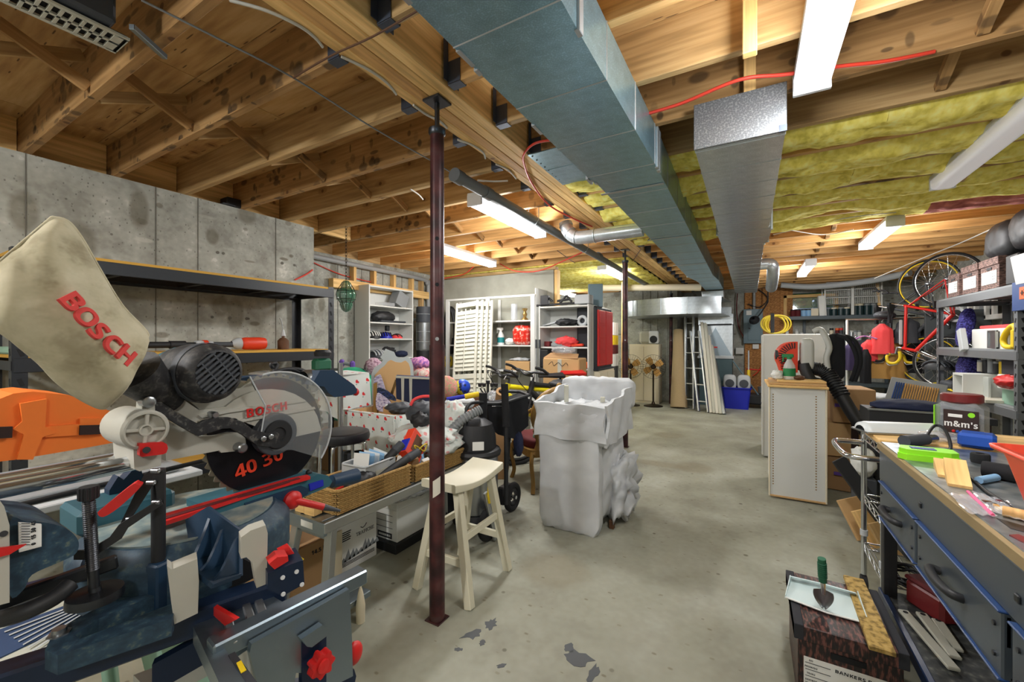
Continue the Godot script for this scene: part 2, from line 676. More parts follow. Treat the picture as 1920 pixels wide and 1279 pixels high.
	var lf := mat("leaf", Color(0.45, 0.60, 0.12), 0.7)
	lf.backlight_enabled = true
	lf.backlight = Color(0.3, 0.4, 0.1)
	mat("floor_stain", Color(0.33, 0.34, 0.35), 0.8)
	texm("plasterboard", ramp(noise_img(3, 0.02, 256, 256), [[0, Color(0.60, 0.60, 0.55)], [1, Color(0.69, 0.69, 0.64)]]), 0.9, Vector3(0.5, 0.5, 0.5), true)
	var sp1 := ramp(noise_img(8, 0.05, 512, 512, 2, FastNoiseLite.TYPE_CELLULAR), [[0, Color(0.68, 0.71, 0.73)], [0.6, Color(0.77, 0.80, 0.82)], [1, Color(0.88, 0.90, 0.92)]], noise_img(18, 0.006, 256, 256, 3), 0.5)
	texm("galvanised", sp1, 0.30, Vector3(7, 7, 7), true, 0.75)
	var gb: StandardMaterial3D = M.galvanised.duplicate()
	gb.albedo_color = Color(0.76, 0.92, 0.98)
	gb.roughness = 0.34
	M.galvanised_blue = gb
	var gr_ := ramp(noise_img(28, 0.06, 512, 512, 2, FastNoiseLite.TYPE_CELLULAR), [[0, Color(0.45, 0.47, 0.49)], [0.5, Color(0.56, 0.58, 0.60)], [1, Color(0.78, 0.79, 0.8)]])
	texm("spangled_zinc", gr_, 0.4, Vector3(4, 4, 4), true, 0.7)
	mat("zinc_seam", Color(0.72, 0.75, 0.77), 0.45, 0.8)
	mat("hanger_steel", Color(0.33, 0.36, 0.42), 0.5, 0.7)
	var yi := ramp(noise_img(41, 0.02, 512, 512, 5), [[0.1, Color(0.74, 0.69, 0.28)], [0.45, Color(0.87, 0.83, 0.42)], [0.8, Color(0.93, 0.91, 0.60)]], noise_img(42, 0.1, 256, 256), 0.4)
	texm("yellow_wool", yi, 1.0, Vector3(1.1, 1.1, 1.1), true)
	M.yellow_wool.albedo_color = Color(1.12, 1.1, 1.05)
	var pk: StandardMaterial3D = M.yellow_wool.duplicate()
	pk.albedo_texture = tex(ramp(noise_img(43, 0.03, 256, 256, 5), [[0.1, Color(0.45, 0.22, 0.22)], [0.8, Color(0.78, 0.50, 0.48)]]))
	M.pink_wool = pk
	for c in [["black", "1c1d20", 0.55], ["black_matt", "17171a", 0.9], ["rack_black", "1e2126", 0.42], ["rack_grey", "6a6d70", 0.45], ["white", "dedfda", 0.5], ["offwhite", "cfcabb", 0.6], ["cream", "ddd2b8", 0.6], ["grey", "84888a", 0.6], ["light_grey", "b4b8ba", 0.6], ["dark_grey", "3c4046", 0.6],
			["red", "c8201e", 0.45], ["coral", "ee4a4c", 0.8], ["orange", "e8682a", 0.5], ["orange_red", "dd3f22", 0.45], ["yellow", "e3c21d", 0.5], ["blue", "1a4fb0", 0.5], ["bin_blue", "1724a8", 0.5], ["navy", "1b2340", 0.85], ["saw_navy", "12304a", 0.5], ["saw_teal", "2b5a68", 0.5], ["green", "1f7a45", 0.6], ["ball_green", "1f9f78", 0.4], ["lime", "8fe022", 0.5],
			["pink", "f06a92", 0.8], ["purple", "6a4aa0", 0.8], ["violet_dark", "33284a", 0.9], ["brown", "5a3a22", 0.7], ["tan", "b98d4d", 0.9], ["maroon", "5c1418", 0.8], ["cardboard", "a8835a", 0.85], ["cardboard_pale", "c39d6c", 0.85], ["paper", "e6e6e2", 0.8], ["ink", "23242a", 0.8], ["rubber", "141416", 0.8], ["teal", "177f83", 0.6], ["skyblue", "8ab6dd", 0.6], ["rope_yellow", "c9b12c", 0.7], ["cable_red", "d8402e", 0.5], ["cable_white", "c9c6bd", 0.6], ["abs_grey", "6f7478", 0.5], ["conduit", "9a9c9c", 0.5], ["panel_grey", "5d7680", 0.45], ["putty", "b7b6a8", 0.6], ["gold_wood", "8d6a2f", 0.45], ["seafoam", "8fb5a0", 0.5]]:
		hexm(c[0], c[1], c[2])
	for c in [["chrome", "d5d8dc", 0.12], ["steel", "a9adb0", 0.32], ["alu", "b9bcbd", 0.4], ["dark_steel", "4a4c50", 0.4], ["brass", "b0925a", 0.4], ["zinc_plate", "94a2ac", 0.38], ["bronze", "3a3128", 0.45]]:
		hexm(c[0], c[1], c[2], 0.95)
	hexm("saw_cast", "b3b1a6", 0.5)
	var db := ramp(noise_img(71, 0.03, 256, 256, 5), [[0.3, Color(0.10, 0.10, 0.11)], [0.6, Color(0.15, 0.15, 0.16)], [0.8, Color(0.34, 0.33, 0.31)]], noise_img(72, 0.12, 256, 256), 0.5)
	texm("dusty_black", db, 0.6, Vector3(5, 5, 5), true)
	var sn := ramp(noise_img(73, 0.03, 256, 256, 5), [[0.3, Color(0.10, 0.19, 0.26)], [0.7, Color(0.16, 0.27, 0.34)], [0.9, Color(0.36, 0.40, 0.37)]], noise_img(74, 0.15, 256, 256), 0.3)
	texm("saw_navy_dusty", sn, 0.6, Vector3(5, 5, 5), true)
	texm("saw_top", ramp(noise_img(75, 0.02, 256, 256, 5), [[0.2, Color(0.40, 0.47, 0.48)], [0.55, Color(0.50, 0.55, 0.54)], [0.85, Color(0.60, 0.60, 0.55)]]), 0.5, Vector3(4, 4, 4), true)
	hexm("stool_paint", "d2cdb6", 0.5)
	texm("wicker", ramp(noise_img(81, 0.06, 256, 256, 3), [[0.2, Color(0.50, 0.37, 0.18)], [0.8, Color(0.76, 0.62, 0.38)]]), 0.8, Vector3(6, 6, 6), true)
	hexm("black_vinyl", "15161c", 0.35)
	var ch := Image.create(256, 256, false, Image.FORMAT_RGB8)
	ch.fill(Color(0.80, 0.82, 0.80))
	rng.seed = 8
	for j in 4:
		for i in 4:
			var x := 32 + i * 64 + (32 if j % 2 else 0) + rng.randi_range(-8, 8)
			var y := 32 + j * 64 + rng.randi_range(-8, 8)
			spot(ch, x, y, 9, 10, Color(0.80, 0.12, 0.14, 1))
			spot(ch, x + 9, y + 4, 5, 6, Color(0.72, 0.2, 0.2, 1))
			spot(ch, x - 4, y + 15, 5, 3, Color(0.35, 0.5, 0.5, 1))
	texm("cherry_cloth", ch, 0.9)
	var c3: StandardMaterial3D = M.cherry_cloth.duplicate()
	c3.uv1_triplanar = true
	c3.uv1_scale = Vector3(2.8, 2.8, 2.8)
	M.cherry_cloth_tri = c3
	texm("floral", ramp(noise_img(91, 0.05, 256, 256, 3, FastNoiseLite.TYPE_CELLULAR), [[0.1, Color(0.25, 0.22, 0.38)], [0.4, Color(0.70, 0.66, 0.78)], [0.6, Color(0.85, 0.82, 0.85)], [0.9, Color(0.42, 0.5, 0.75)]]), 0.9, Vector3(4, 4, 4), true)
	texm("floral_pink", ramp(noise_img(92, 0.04, 256, 256, 3), [[0.2, Color(0.55, 0.60, 0.40)], [0.5, Color(0.76, 0.68, 0.55)], [0.65, Color(0.88, 0.42, 0.48)]]), 0.9, Vector3(4, 4, 4), true)
	texm("camo", ramp(noise_img(93, 0.03, 256, 256, 3), [[0.3, Color(0.07, 0.10, 0.16)], [0.5, Color(0.15, 0.2, 0.2)], [0.6, Color(0.10, 0.16, 0.5)], [0.8, Color(0.3, 0.34, 0.36)]]), 0.9, Vector3(5, 5, 5), true)
	texm("blue_camo", ramp(noise_img(94, 0.04, 256, 256, 4), [[0.3, Color(0.06, 0.06, 0.22)], [0.5, Color(0.20, 0.16, 0.48)], [0.7, Color(0.36, 0.34, 0.62)], [0.9, Color(0.2, 0.3, 0.7)]]), 0.9, Vector3(4, 4, 4), true)
	texm("pink_stripe", ramp(noise_img(95, 0.02, 256, 256, 2), [[0.42, Color(0.86, 0.80, 0.76)], [0.48, Color(0.85, 0.25, 0.3)], [0.6, Color(0.88, 0.36, 0.42)], [0.66, Color(0.86, 0.82, 0.78)]]), 0.9, Vector3(3, 3, 3), true)
	texm("violet_bag", ramp(noise_img(96, 0.03, 256, 256, 3), [[0.3, Color(0.45, 0.3, 0.6)], [0.55, Color(0.80, 0.50, 0.66)], [0.8, Color(0.88, 0.7, 0.76)]]), 0.9, Vector3(4, 4, 4), true)
	texm("pink_pale", ramp(noise_img(97, 0.03, 256, 256, 3), [[0.3, Color(0.45, 0.30, 0.38)], [0.5, Color(0.74, 0.62, 0.68)], [0.8, Color(0.80, 0.72, 0.75)]]), 0.9, Vector3(4, 4, 4), true)
	hexm("frame_grey", "a9b0b0", 0.6)
	hexm("black_cloth", "15161a", 0.95)
	hexm("bike_yellow", "e0cf18", 0.35)
	hexm("bike_red", "cc2018", 0.3)
	texm("white_sheet", ramp(noise_img(98, 0.01, 256, 256, 4), [[0.2, Color(0.73, 0.74, 0.75)], [0.8, Color(0.81, 0.82, 0.83)]]), 0.9, Vector3(1, 1, 1), true)
	var rb_ := GradientTexture2D.new()
	var gg := Gradient.new()
	gg.offsets = PackedFloat32Array([0.0, 0.25, 0.4, 0.5, 0.62, 0.8, 1.0])
	gg.colors = PackedColorArray([Color(0.1, 0.25, 0.7), Color(0.2, 0.5, 0.85), Color(0.35, 0.75, 0.6), Color(0.9, 0.4, 0.6), Color(0.9, 0.45, 0.3), Color(0.85, 0.85, 0.2), Color(0.9, 0.9, 0.3)])
	gg.interpolation_mode = Gradient.GRADIENT_INTERPOLATE_CONSTANT
	rb_.gradient = gg
	rb_.width = 64
	rb_.height = 16
	mat("rainbow", Color.WHITE, 0.4).albedo_texture = rb_
	hexm("white_board", "d3d4d0", 0.5)
	hexm("shutter", "d8d7c8", 0.55)
	hexm("cab_black", "20242b", 0.5)
	hexm("dark_panel", "3f565c", 0.5)
	texm("carpet", ramp(noise_img(99, 0.2, 128, 128), [[0.2, Color(0.55, 0.47, 0.34)], [0.8, Color(0.70, 0.62, 0.48)]]), 1.0, Vector3(4, 4, 4), true)
	texm("candle_red", ramp(noise_img(100, 0.03, 128, 128, 2, FastNoiseLite.TYPE_CELLULAR), [[0.3, Color(0.78, 0.14, 0.10)], [0.6, Color(0.85, 0.3, 0.22)], [0.7, Color(0.85, 0.8, 0.75)]]), 0.3, Vector3(5, 5, 5), true)
	hexm("shelf_grey", "4c585e", 0.5)
	hexm("teal_dark", "1c3438", 0.4)
	hexm("door_grey", "4b5154", 0.6)
	hexm("milky_solid", "b9bab4", 0.5)
	hexm("blue_box", "1c3f7c", 0.5)
	var mk := mat("milky", Color(0.85, 0.87, 0.85, 0.6), 0.4)
	mk.transparency = BaseMaterial3D.TRANSPARENCY_ALPHA
	var wpi := noise_img(101, 0.05, 64, 256, 3)
	wpi.resize(256, 256)
	texm("wood_print", ramp(wpi, [[0.3, Color(0.26, 0.20, 0.19)], [0.5, Color(0.42, 0.32, 0.29)], [0.75, Color(0.56, 0.45, 0.42)]]), 0.7, Vector3(6, 6, 6), true)
	hexm("chip_edge", "8f7b55", 0.7)
	texm("bench_zinc", ramp(noise_img(111, 0.02, 256, 256, 5), [[0.2, Color(0.42, 0.46, 0.48)], [0.55, Color(0.56, 0.60, 0.62)], [0.85, Color(0.68, 0.70, 0.70)]]), 0.3, Vector3(2, 2, 2), true, 0.7)
	hexm("bench_steel", "4a525a", 0.38, 0.3)
	hexm("trim_blue", "1f3a66", 0.35)
	hexm("trim_navy", "1a2a48", 0.4)
	texm("shelf_dusty", ramp(noise_img(112, 0.03, 256, 256, 5), [[0.3, Color(0.16, 0.17, 0.18)], [0.7, Color(0.27, 0.28, 0.27)], [0.9, Color(0.4, 0.4, 0.37)]]), 0.7, Vector3(3, 3, 3), true)
	hexm("maroon_lid", "6e1c1e", 0.4)
	hexm("choc", "2a1512", 0.5)
	hexm("bin_red", "e2472c", 0.4)
	hexm("frosted", "cdd2d2", 0.35)
	hexm("green_dark", "1c5a40", 0.5)
	hexm("dustpan", "c6d6d6", 0.45)
	var wdi := noise_img(113, 0.06, 256, 64, 3)
	wdi.resize(256, 256)
	texm("wood_dark", ramp(wdi, [[0.35, Color(0.10, 0.08, 0.09)], [0.5, Color(0.22, 0.12, 0.11)], [0.72, Color(0.42, 0.26, 0.23)]]), 0.45, Vector3(5, 5, 5), true)
	texm("board_yellow", ramp(noise_img(114, 0.03, 256, 256, 4), [[0.2, Color(0.45, 0.36, 0.18)], [0.5, Color(0.66, 0.54, 0.28)], [0.8, Color(0.72, 0.6, 0.36)]]), 0.8, Vector3(4, 4, 4), true)
	hexm("navy_steel", "14253f", 0.4, 0.2)
	hexm("blade", "8d8a78", 0.4, 0.8)
	hexm("blade_black", "0f1016", 0.35, 0.2)
	hexm("bag_red", "cf4440", 0.9)
	texm("canvas", ramp(noise_img(76, 0.01, 512, 512, 5), [[0.15, Color(0.50, 0.46, 0.36)], [0.4, Color(0.70, 0.67, 0.56)], [0.8, Color(0.80, 0.77, 0.67)]], noise_img(77, 0.3, 256, 256), 0.2), 0.95, Vector3(2, 2, 2), true)
	hexm("label_blue", "2a4266", 0.6)
	hexm("orange_case", "ee7a2c", 0.5)
	hexm("maroon_dark", "2a120c", 0.7)
	hexm("slot_dark", "0a0b0e", 0.8)
	hexm("rack_board", "c99a3c", 0.7)
	var rp := ramp(noise_img(61, 0.02, 256, 256, 4), [[0.2, Color(0.15, 0.085, 0.09)], [0.5, Color(0.26, 0.13, 0.14)], [0.65, Color(0.32, 0.16, 0.16)], [0.85, Color(0.33, 0.24, 0.24)]])
	texm("post_red", rp, 0.4, Vector3(1.2, 1.2, 1.2), true, 0.25)
	var gl := mat("clear_glass", Color(0.9, 0.95, 0.95, 0.12), 0.05)
	gl.transparency = BaseMaterial3D.TRANSPARENCY_ALPHA
	var pl := mat("clear_plastic", Color(0.9, 0.92, 0.95, 0.22), 0.12)
	pl.transparency = BaseMaterial3D.TRANSPARENCY_ALPHA
	var gc := mat("guard_clear", Color(0.92, 0.94, 0.95, 0.07), 0.08)
	gc.transparency = BaseMaterial3D.TRANSPARENCY_ALPHA
	var pg := mat("green_glass", Color(0.12, 0.45, 0.33, 0.5), 0.08)
	pg.transparency = BaseMaterial3D.TRANSPARENCY_ALPHA
func shell() -> void:
	var fl := struct("floor")
	part("slab", B.new().bx(V(-1.2, -0.1, -4.1), V(8.2, 0.2, 13.6)), M.concrete_floor, fl)
	var spots := [[885, 1190, 0.055, 0.03], [921, 1170, 0.03, 0.045], [1082, 1235, 0.07, 0.045], [1112, 1262, 0.05, 0.02], [1068, 1215, 0.03, 0.03], [860, 1218, 0.02, 0.012], [905, 1205, 0.015, 0.02], [940, 1248, 0.02, 0.012]]
	for s in spots:
		var c := onY(s[0], s[1], 0.0)
		var pts := []
		var kk := 16
		for i in kk:
			var t := TAU * i / kk
			var r := rn(0.55, 1.2)
			pts.append(Vector2(cos(t) * s[2] * r, sin(t) * s[3] * r))
		var o := part("stain", B.new().pr(pts, 0.0, 0.0012, Transform3D(eul(-90, rn(0, 90), 0), c)), M.floor_stain if s[2] < 0.08 else M.concrete_dust, fl)
	var wl := struct("wall_left")
	part("pour", B.new().bx(V(-4.4, YJ / 2, 0.0), V(1.0, YJ, 5.32)), M.concrete_wall, wl)
	for px in [[48, 290], [292, 352], [371, 372], [517, 408]]:
		var p := onX(px[0], px[1], -3.9)
		part("form_line", B.new().bx(V(-3.898, YJ / 2, p.z), V(0.006, YJ, 0.004)), M.form_line, wl)
	for k in 22:
		var zz := rn(-2.6, -0.55)
		part("tie_hole", B.new().cy(V(-3.9, [0.55, 1.0, 1.55, 2.1][k % 4], zz), V(-3.897, [0.55, 1.0, 1.55, 2.1][k % 4], zz), rn(0.008, 0.016), -1, 8), M.form_line, wl)
	var wb := struct("wall_left_back")
	part("pour", B.new().bx(V(-5.0, 1.26, -6.7), V(0.2, 2.52, 8.1)), M.concrete_wall, wb)
	for z in [-3.1, -3.3, -3.7, -4.1, -4.5, -4.9, -5.3]:
		part("form_line", B.new().bx(V(-4.898, 1.2, z), V(0.008, 2.4, 0.006)), M.form_line, wb)
	part("rim", B.new().bx(V(-5.0, (YJ + YS) / 2, -6.7), V(0.2, YS - YJ, 8.1)), M.joist_wood, wb)
	part("ledger", B.new().cb(V(-4.84, 2.13, -4.55), V(0.1, 0.12, 2.0), 0.002), M.pine, wb)
	for px in [662, 700, 737, 771]:
		var p := onX(px, 515, -4.85)
		part("stud", B.new().cb(V(-4.85, 2.29, p.z), V(0.09, 0.24, 0.045), 0.002), M.pine, wb)
	part("stud", B.new().cb(V(-4.85, 1.2, -5.3), V(0.09, 2.4, 0.045), 0.002), M.joist_wood, wb)
	var wp := struct("wall_partition")
	part("board", B.new().bx(V(-3.7, 1.2, -5.56), V(2.4, 2.4, 0.012)), M.plasterboard, wp)
	part("stud", B.new().cb(V(-2.47, 1.2, -5.62), V(0.045, 2.4, 0.11), 0.002), M.pine, wp)
	part("plate", B.new().cb(V(-3.7, 2.43, -5.62), V(2.45, 0.045, 0.11), 0.002), M.joist_wood, wp)
	part("board", B.new().bx(V(-3.7, 1.2, -5.69), V(2.4, 2.4, 0.012)), M.plasterboard, wp)
	part("pour", B.new().bx(V(2.85, 1.3, -4.1), V(0.2, 2.92, 13.8)), M.concrete_wall, struct("wall_right"))
	part("pour", B.new().bx(V(-1.2, 1.3, 2.65), V(8.2, 2.92, 0.2)), M.concrete_wall, struct("wall_front"))
	var wk := struct("wall_back")
	var zb := -10.7
	part("pour", B.new().bx(V(-2.2, 1.3, zb - 0.1), V(5.8, 2.92, 0.2)), M.concrete_wall, wk)
	part("pour", B.new().bx(V(1.725, 0.925, zb - 0.1), V(2.05, 1.85, 0.2)), M.concrete_wall, wk)
	part("pour", B.new().bx(V(1.725, 2.6, zb - 0.1), V(2.05, 0.46, 0.2)), M.concrete_wall, wk)
	part("pour", B.new().bx(V(2.13, 2.1, zb - 0.1), V(1.24, 0.55, 0.2)), M.concrete_wall, wk)
	part("mechanical_pier", B.new().bx(V(-3.1, 1.26, -10.25), V(3.4, 2.52, 0.9)), M.concrete_wall, wk)
	for x in [-2.15, -1.98, -1.82, -1.6]:
		part("form_line", B.new().bx(V(x, 1.3, -9.798), V(0.006, 2.4, 0.008)), M.form_line, wk)
	part("board", B.new().bx(V(0.35, 1.3, zb + 0.03), V(0.9, 2.44, 0.03)), M.chipboard, wk)
	var wn := struct("window_1")
	var wc := V(1.1, 2.08, zb)
	for s in [[V(-0.44, 0, 0), V(0.06, 0.5, 0.22)], [V(0.44, 0, 0), V(0.06, 0.5, 0.22)], [V(0, 0.22, 0), V(0.94, 0.06, 0.22)], [V(0, -0.225, 0), V(0.94, 0.05, 0.22)]]:
		part("frame", B.new().cb(wc + s[0], s[1], 0.004), M.pine, wn)
	part("pane", B.new().bx(wc + V(0, 0, -0.05), V(0.82, 0.4, 0.006)), M.clear_glass, wn)
	var dk := thing("deck_skirting", "white horizontal boards seen outside through the small window", "siding", V(1.1, 0, -13.2))
	for k in 8:
		part("board", B.new().cb(V(1.1, 1.1 + 0.15 * k, -13.2), V(5.0, 0.115, 0.03), 0.003), M.white, dk)
	part("post", B.new().bx(V(0.7, 1.1, -13.26), V(0.09, 2.2, 0.09)), M.white, dk)
	part("post", B.new().bx(V(2.6, 1.1, -13.26), V(0.09, 2.2, 0.09)), M.white, dk)
	var hb := B.new()
	for k in 2600:
		var c := V(rn(-0.4, 3.2), rn(1.6, 3.4), -14.2 + rn(-0.4, 0.4))
		var bs := eul(rn(-60, 60), rn(0, 360), rn(-40, 40))
		hb.tri(c + bs * V(-0.1, 0, 0), c + bs * V(0.1, 0, 0.02), c + bs * V(0, 0.22, 0))
	for k in 8:
		hb.cy(V(-2 + k, 0, -14.2), V(-2 + k, 3.4, -14.2), 0.03, 0.015, 6)
	single("hedge", hb, M.leaf, "bright green hedge outside beyond the deck, seen through the small window", "hedge")
	var gd := struct("ground_outside")
	part("soil", B.new().bx(V(1, -0.2, -15), V(30, 0.4, 8.0)), M.leaf, gd)
	post(Vector3(-1.315, 0, -1.55), 0.037, "dark red steel post in the foreground with a paper tag, holding up the beam", true)
	post(Vector3(-1.376, 0, -5.27), 0.037, "far dark steel post in the middle of the room behind the white sheeted stack", false)
	post(Vector3(-1.47, 0, -9.4), 0.037, "rust-red steel post beside the cream cabinet at the back", false)
func post(p: Vector3, r: float, label: String, near: bool) -> void:
	var t := thing("steel_post", label, "post", p, "steel posts")
	var ht := YJ - 0.012
	part("lower_tube", B.new().cy(p, p + V(0, 1.33, 0), r, -1, 28), M.post_red, t)
	part("upper_tube", B.new().cy(p + V(0, 1.33, 0), p + V(0, ht - 0.13, 0), r * 0.9, -1, 28), M.post_red, t)
	part("collar", B.new().la([Vector2(r * 0.9, -0.03), Vector2(r * 1.12, -0.02), Vector2(r * 1.12, 0.0), Vector2(0.0, 0.0)], p + V(0, ht - 0.13, 0), 24), M.dark_steel, t)
	part("jack_screw", B.new().cy(p + V(0, ht - 0.13, 0), p + V(0, ht, 0), 0.012, -1, 12), M.dark_steel, t)
	part("top_plate", B.new().cb(p + V(0, ht + 0.004, 0), V(0.1, 0.012, 0.1), 0.002), M.dark_steel, t)
	var f := (V(0, 0, 0) - p).normalized()
	f.y = 0
	f = f.normalized()
	for y in [1.62, 1.84]:
		part("pin_hole", B.new().cy(p + V(0, y, 0) + f * (r * 0.86), p + V(0, y, 0) + f * (r * 0.93), 0.0095, -1, 12), M.black_matt, t)
	part("pin", B.new().cy(p + V(0, 1.36, 0) + f * (r * 0.8), p + V(0, 1.36, 0) + f * (r * 1.1), 0.009, -1, 12), M.steel, t)
	if near:
		var rows := []
		for i in 7:
			var a := -0.55 + i * 0.16
			var d := f.rotated(Vector3.UP, a) * (r + 0.0012)
			rows.append(PackedVector3Array([p + V(0, 0.60 + 0.004 * i, 0) + d, p + V(0, 0.68 + 0.004 * i, 0) + d]))
		part("paper_tag", B.new().sh(rows, 0.001), M.offwhite, t)
	part("base_plate", B.new().cb(p + V(0, 0.003, 0), V(0.085, 0.006, 0.085), 0.001), M.post_red, t)
func ceiling() -> void:
	var c := struct("ceiling", V(0, YJ, 0))
	rng.seed = 77
	for i in 7:
		for j in 11:
			var x := -5.0 + i * 1.22 + 0.61
			var z := 2.6 - j * 1.22 - 0.61
			if x > 3.2:
				continue
			var b := B.new()
			b.off = Vector2(rn(0, 4), rn(0, 4))
			b.bx(V(x, YS + 0.009, z), V(1.216, 0.018, 1.216))
			part("subfloor_sheet", b, M.plywood, c)
	part("upper_floor", B.new().bx(V(-1.2, YS + 0.06, -4.1), V(8.3, 0.08, 13.8)), M.joist_wood, c)
	for k in 4:
		var b := B.new()
		b.off = Vector2(rn(0, 4), rn(0, 4))
		b.cb(V(-1.42 + k * 0.0625, (YJ + YS) / 2 - 0.002 * (k % 2), -4.1), V(0.06, YS - YJ, 13.2), 0.003)
		part("beam_ply", b, M.joist_light if k == 1 else M.pine, c)
	var mats := [M.joist_wood, M.joist_dark, M.joist_wood, M.joist_light]
	var hg := B.new()
	hg.bx(V(0, -0.003, 0.035), V(0.046, 0.003, 0.07))
	for s in [-1, 1]:
		hg.bx(V(s * 0.024, 0.05, 0.035), V(0.002, 0.1, 0.07))
		hg.bx(V(s * 0.04, 0.1, 0.002), V(0.03, 0.18, 0.003))
	var hm := hg.mesh()
	for k in range(-1, 24):
		var z := -0.71 - 0.418 * k
		var x0 := -4.1 if z > -2.7 else -4.95
		var b := B.new()
		b.off = Vector2(rn(0, 4), rn(0, 4))
		b.cb(V((x0 - 1.455) / 2, (YJ + YS) / 2, z), V(-1.455 - x0, YS - YJ, 0.04), 0.003)
		part("joist", b, [M.joist_dark, M.joist_dark, M.joist_wood, M.joist_dark, M.joist_wood, M.joist_wood][(k + 6) % 6] if k < 7 else M.joist_light, c)
		inst("joist_hanger", hm, M.hanger_steel, c, Transform3D(ry(-90), V(-1.455, 0, z)))
		if z > -2.9:
			var r := B.new()
			r.off = Vector2(rn(0, 4), rn(0, 4))
			r.bx(V(-4.02, (YJ + YS) / 2, z - 0.209), V(0.04, YS - YJ, 0.37))
			part("rim_block", r, M.pine, c)
		for s in [0, 1]:
			var a := V(-2.78 + s * 0.07, YJ + 0.03 if s == 0 else YS - 0.03, z - 0.02)
			var e := V(-2.78 + s * 0.07, YS - 0.03 if s == 0 else YJ + 0.03, z - 0.398)
			var q := B.new()
			q.off = Vector2(rn(0, 4), rn(0, 4))
			q.cb(Vector3.ZERO, V(0.018, 0.055, (e - a).length() - 0.01), 0.002)
			inst("bridging_strut", q.mesh(), M.joist_dark if s == 1 else M.joist_wood, c, Transform3D(Basis.looking_at(e - a, Vector3.UP), (a + e) / 2 - V(0, YJ, 0)))
	for k in range(-1, 25):
		var z := -0.68 - 0.41 * k
		var b := B.new()
		b.off = Vector2(rn(0, 4), rn(0, 4))
		b.cb(V(0.78, (YJ + YS) / 2, z), V(3.94, YS - YJ, 0.04), 0.003)
		part("joist", b, mats[(k + 5) % 4] if k < 9 else M.joist_light, c)
		inst("joist_hanger", hm, M.hanger_steel, c, Transform3D(ry(90), V(-1.19, 0, z)))
		for s in [0, 1]:
			var a := V(0.72 + s * 0.06, YJ + 0.03 if s == 0 else YS - 0.03, z - 0.02)
			var e := V(0.72 + s * 0.06, YS - 0.03 if s == 0 else YJ + 0.03, z - 0.39)
			if k > 6 and k < 11:
				continue
			var q := B.new()
			q.cb(Vector3.ZERO, V(0.04, 0.04, (e - a).length() - 0.01), 0.002)
			inst("bridging_strut", q.mesh(), M.joist_dark, c, Transform3D(Basis.looking_at(e - a, Vector3.UP), (a + e) / 2 - V(0, YJ, 0)))
	for z in [-1.88, -2.29]:
		part("cleat", B.new().cb(V(0.0, YJ + 0.06, z + 0.04), V(0.05, 0.24, 0.04), 0.003), M.pine, c)
	for q in [[1.25, -4.02], [-0.2, -2.7]]:
		part("cleat", B.new().cb(V(q[0], YJ - 0.03, q[1]), V(0.1, 0.02, 0.3), 0.003, ry(-8)), M.joist_wood, c)
	var f := FastNoiseLite.new()
	f.seed = 3
	f.frequency = 1.6
	f.fractal_octaves = 4
	for k in range(5, 11):
		var z0 := -0.70 - 0.41 * k
		var spans := [[-1.18, 0.62], [0.62, 1.35], [1.35, 2.74]]
		for si in 3:
			var rows := []
			var nx := int((spans[si][1] - spans[si][0]) / 0.05)
			for j in 13:
				var t := j / 12.0
				var row := PackedVector3Array()
				for i in nx + 1:
					var x: float = lerpf(spans[si][0], spans[si][1], float(i) / nx)
					var sag := (0.07 + 0.05 * f.get_noise_2d(x * 0.6, k * 7.0)) * pow(sin(PI * clampf(t, 0.02, 0.98)), 0.45) + 0.035 * f.get_noise_3d(x * 1.6, t * 1.6, k * 3.0)
					row.append(V(x, YJ + 0.055 - sag, z0 - 0.035 - t * 0.325 + 0.03 * f.get_noise_2d(x * 1.5, k * 11.0 + t)))
				rows.append(row)
			part("insulation_batt", B.new().sh(rows, 0.03, Vector2(1, 1)), M.pink_wool if k == 10 and si == 2 else M.yellow_wool, c)
	for k in 8:
		var rows := []
		for j in 9:
			var row := PackedVector3Array()
			for i in 30:
				var x := -4.8 + i * 0.115
				row.append(V(x, YJ + 0.0 - (0.03 + 0.03 * f.get_noise_2d(x, k * 5.0)) * sin(PI * j / 8.0), -5.75 - 0.418 * k - j * 0.05))
			rows.append(row)
		part("insulation_batt", B.new().sh(rows, 0.03), M.yellow_wool, c)
	var pipe := thing("drain_pipe", "grey plastic drain pipe hung along the left of the beam", "pipe", V(-1.68, YJ - 0.06, -5))
	part("run", B.new().cy(V(-1.68, YJ - 0.075, -2.15), V(-1.68, YJ - 0.11, -8.2), 0.039, -1, 20), M.abs_grey, pipe)
	for z in [-2.15, -2.5, -5.1]:
		part("coupling", B.new().cy(V(-1.68, YJ - 0.075, z), V(-1.68, YJ - 0.078, z - 0.08), 0.046, -1, 20), M.abs_grey, pipe)
	for z in [-3.3, -4.6, -6.2]:
		part("strap", B.new().tb([V(-1.73, YJ + 0.02, z), V(-1.73, YJ - 0.08, z), V(-1.70, YJ - 0.125, z), V(-1.66, YJ - 0.125, z), V(-1.63, YJ - 0.08, z), V(-1.63, YJ + 0.02, z)], 0.004, 5), M.zinc_seam, pipe)
	var p2 := thing("drain_pipe", "grey waste pipe along the top of the left wall turning down at the partition corner", "pipe", V(-4.8, 2.4, -4))
	part("run", B.new().tb(sp([V(-4.82, 2.44, -2.7), V(-4.82, 2.42, -4.0), V(-4.82, 2.40, -5.25), V(-4.82, 2.33, -5.42), V(-4.82, 2.2, -5.45), V(-4.82, 0.1, -5.45)], 5), 0.034, 16), M.conduit, p2)
	cable("red_cable", "red cable sagging under the joists past the near light fixture", [onY(1215, 213, 2.51), onY(1280, 193, 2.5), onY(1385, 150, 2.505), onY(1470, 140, 2.5), onY(1570, 125, 2.495), onY(1660, 115, 2.5), onY(1752, 97, 2.52)], 0.008, M.cable_red)
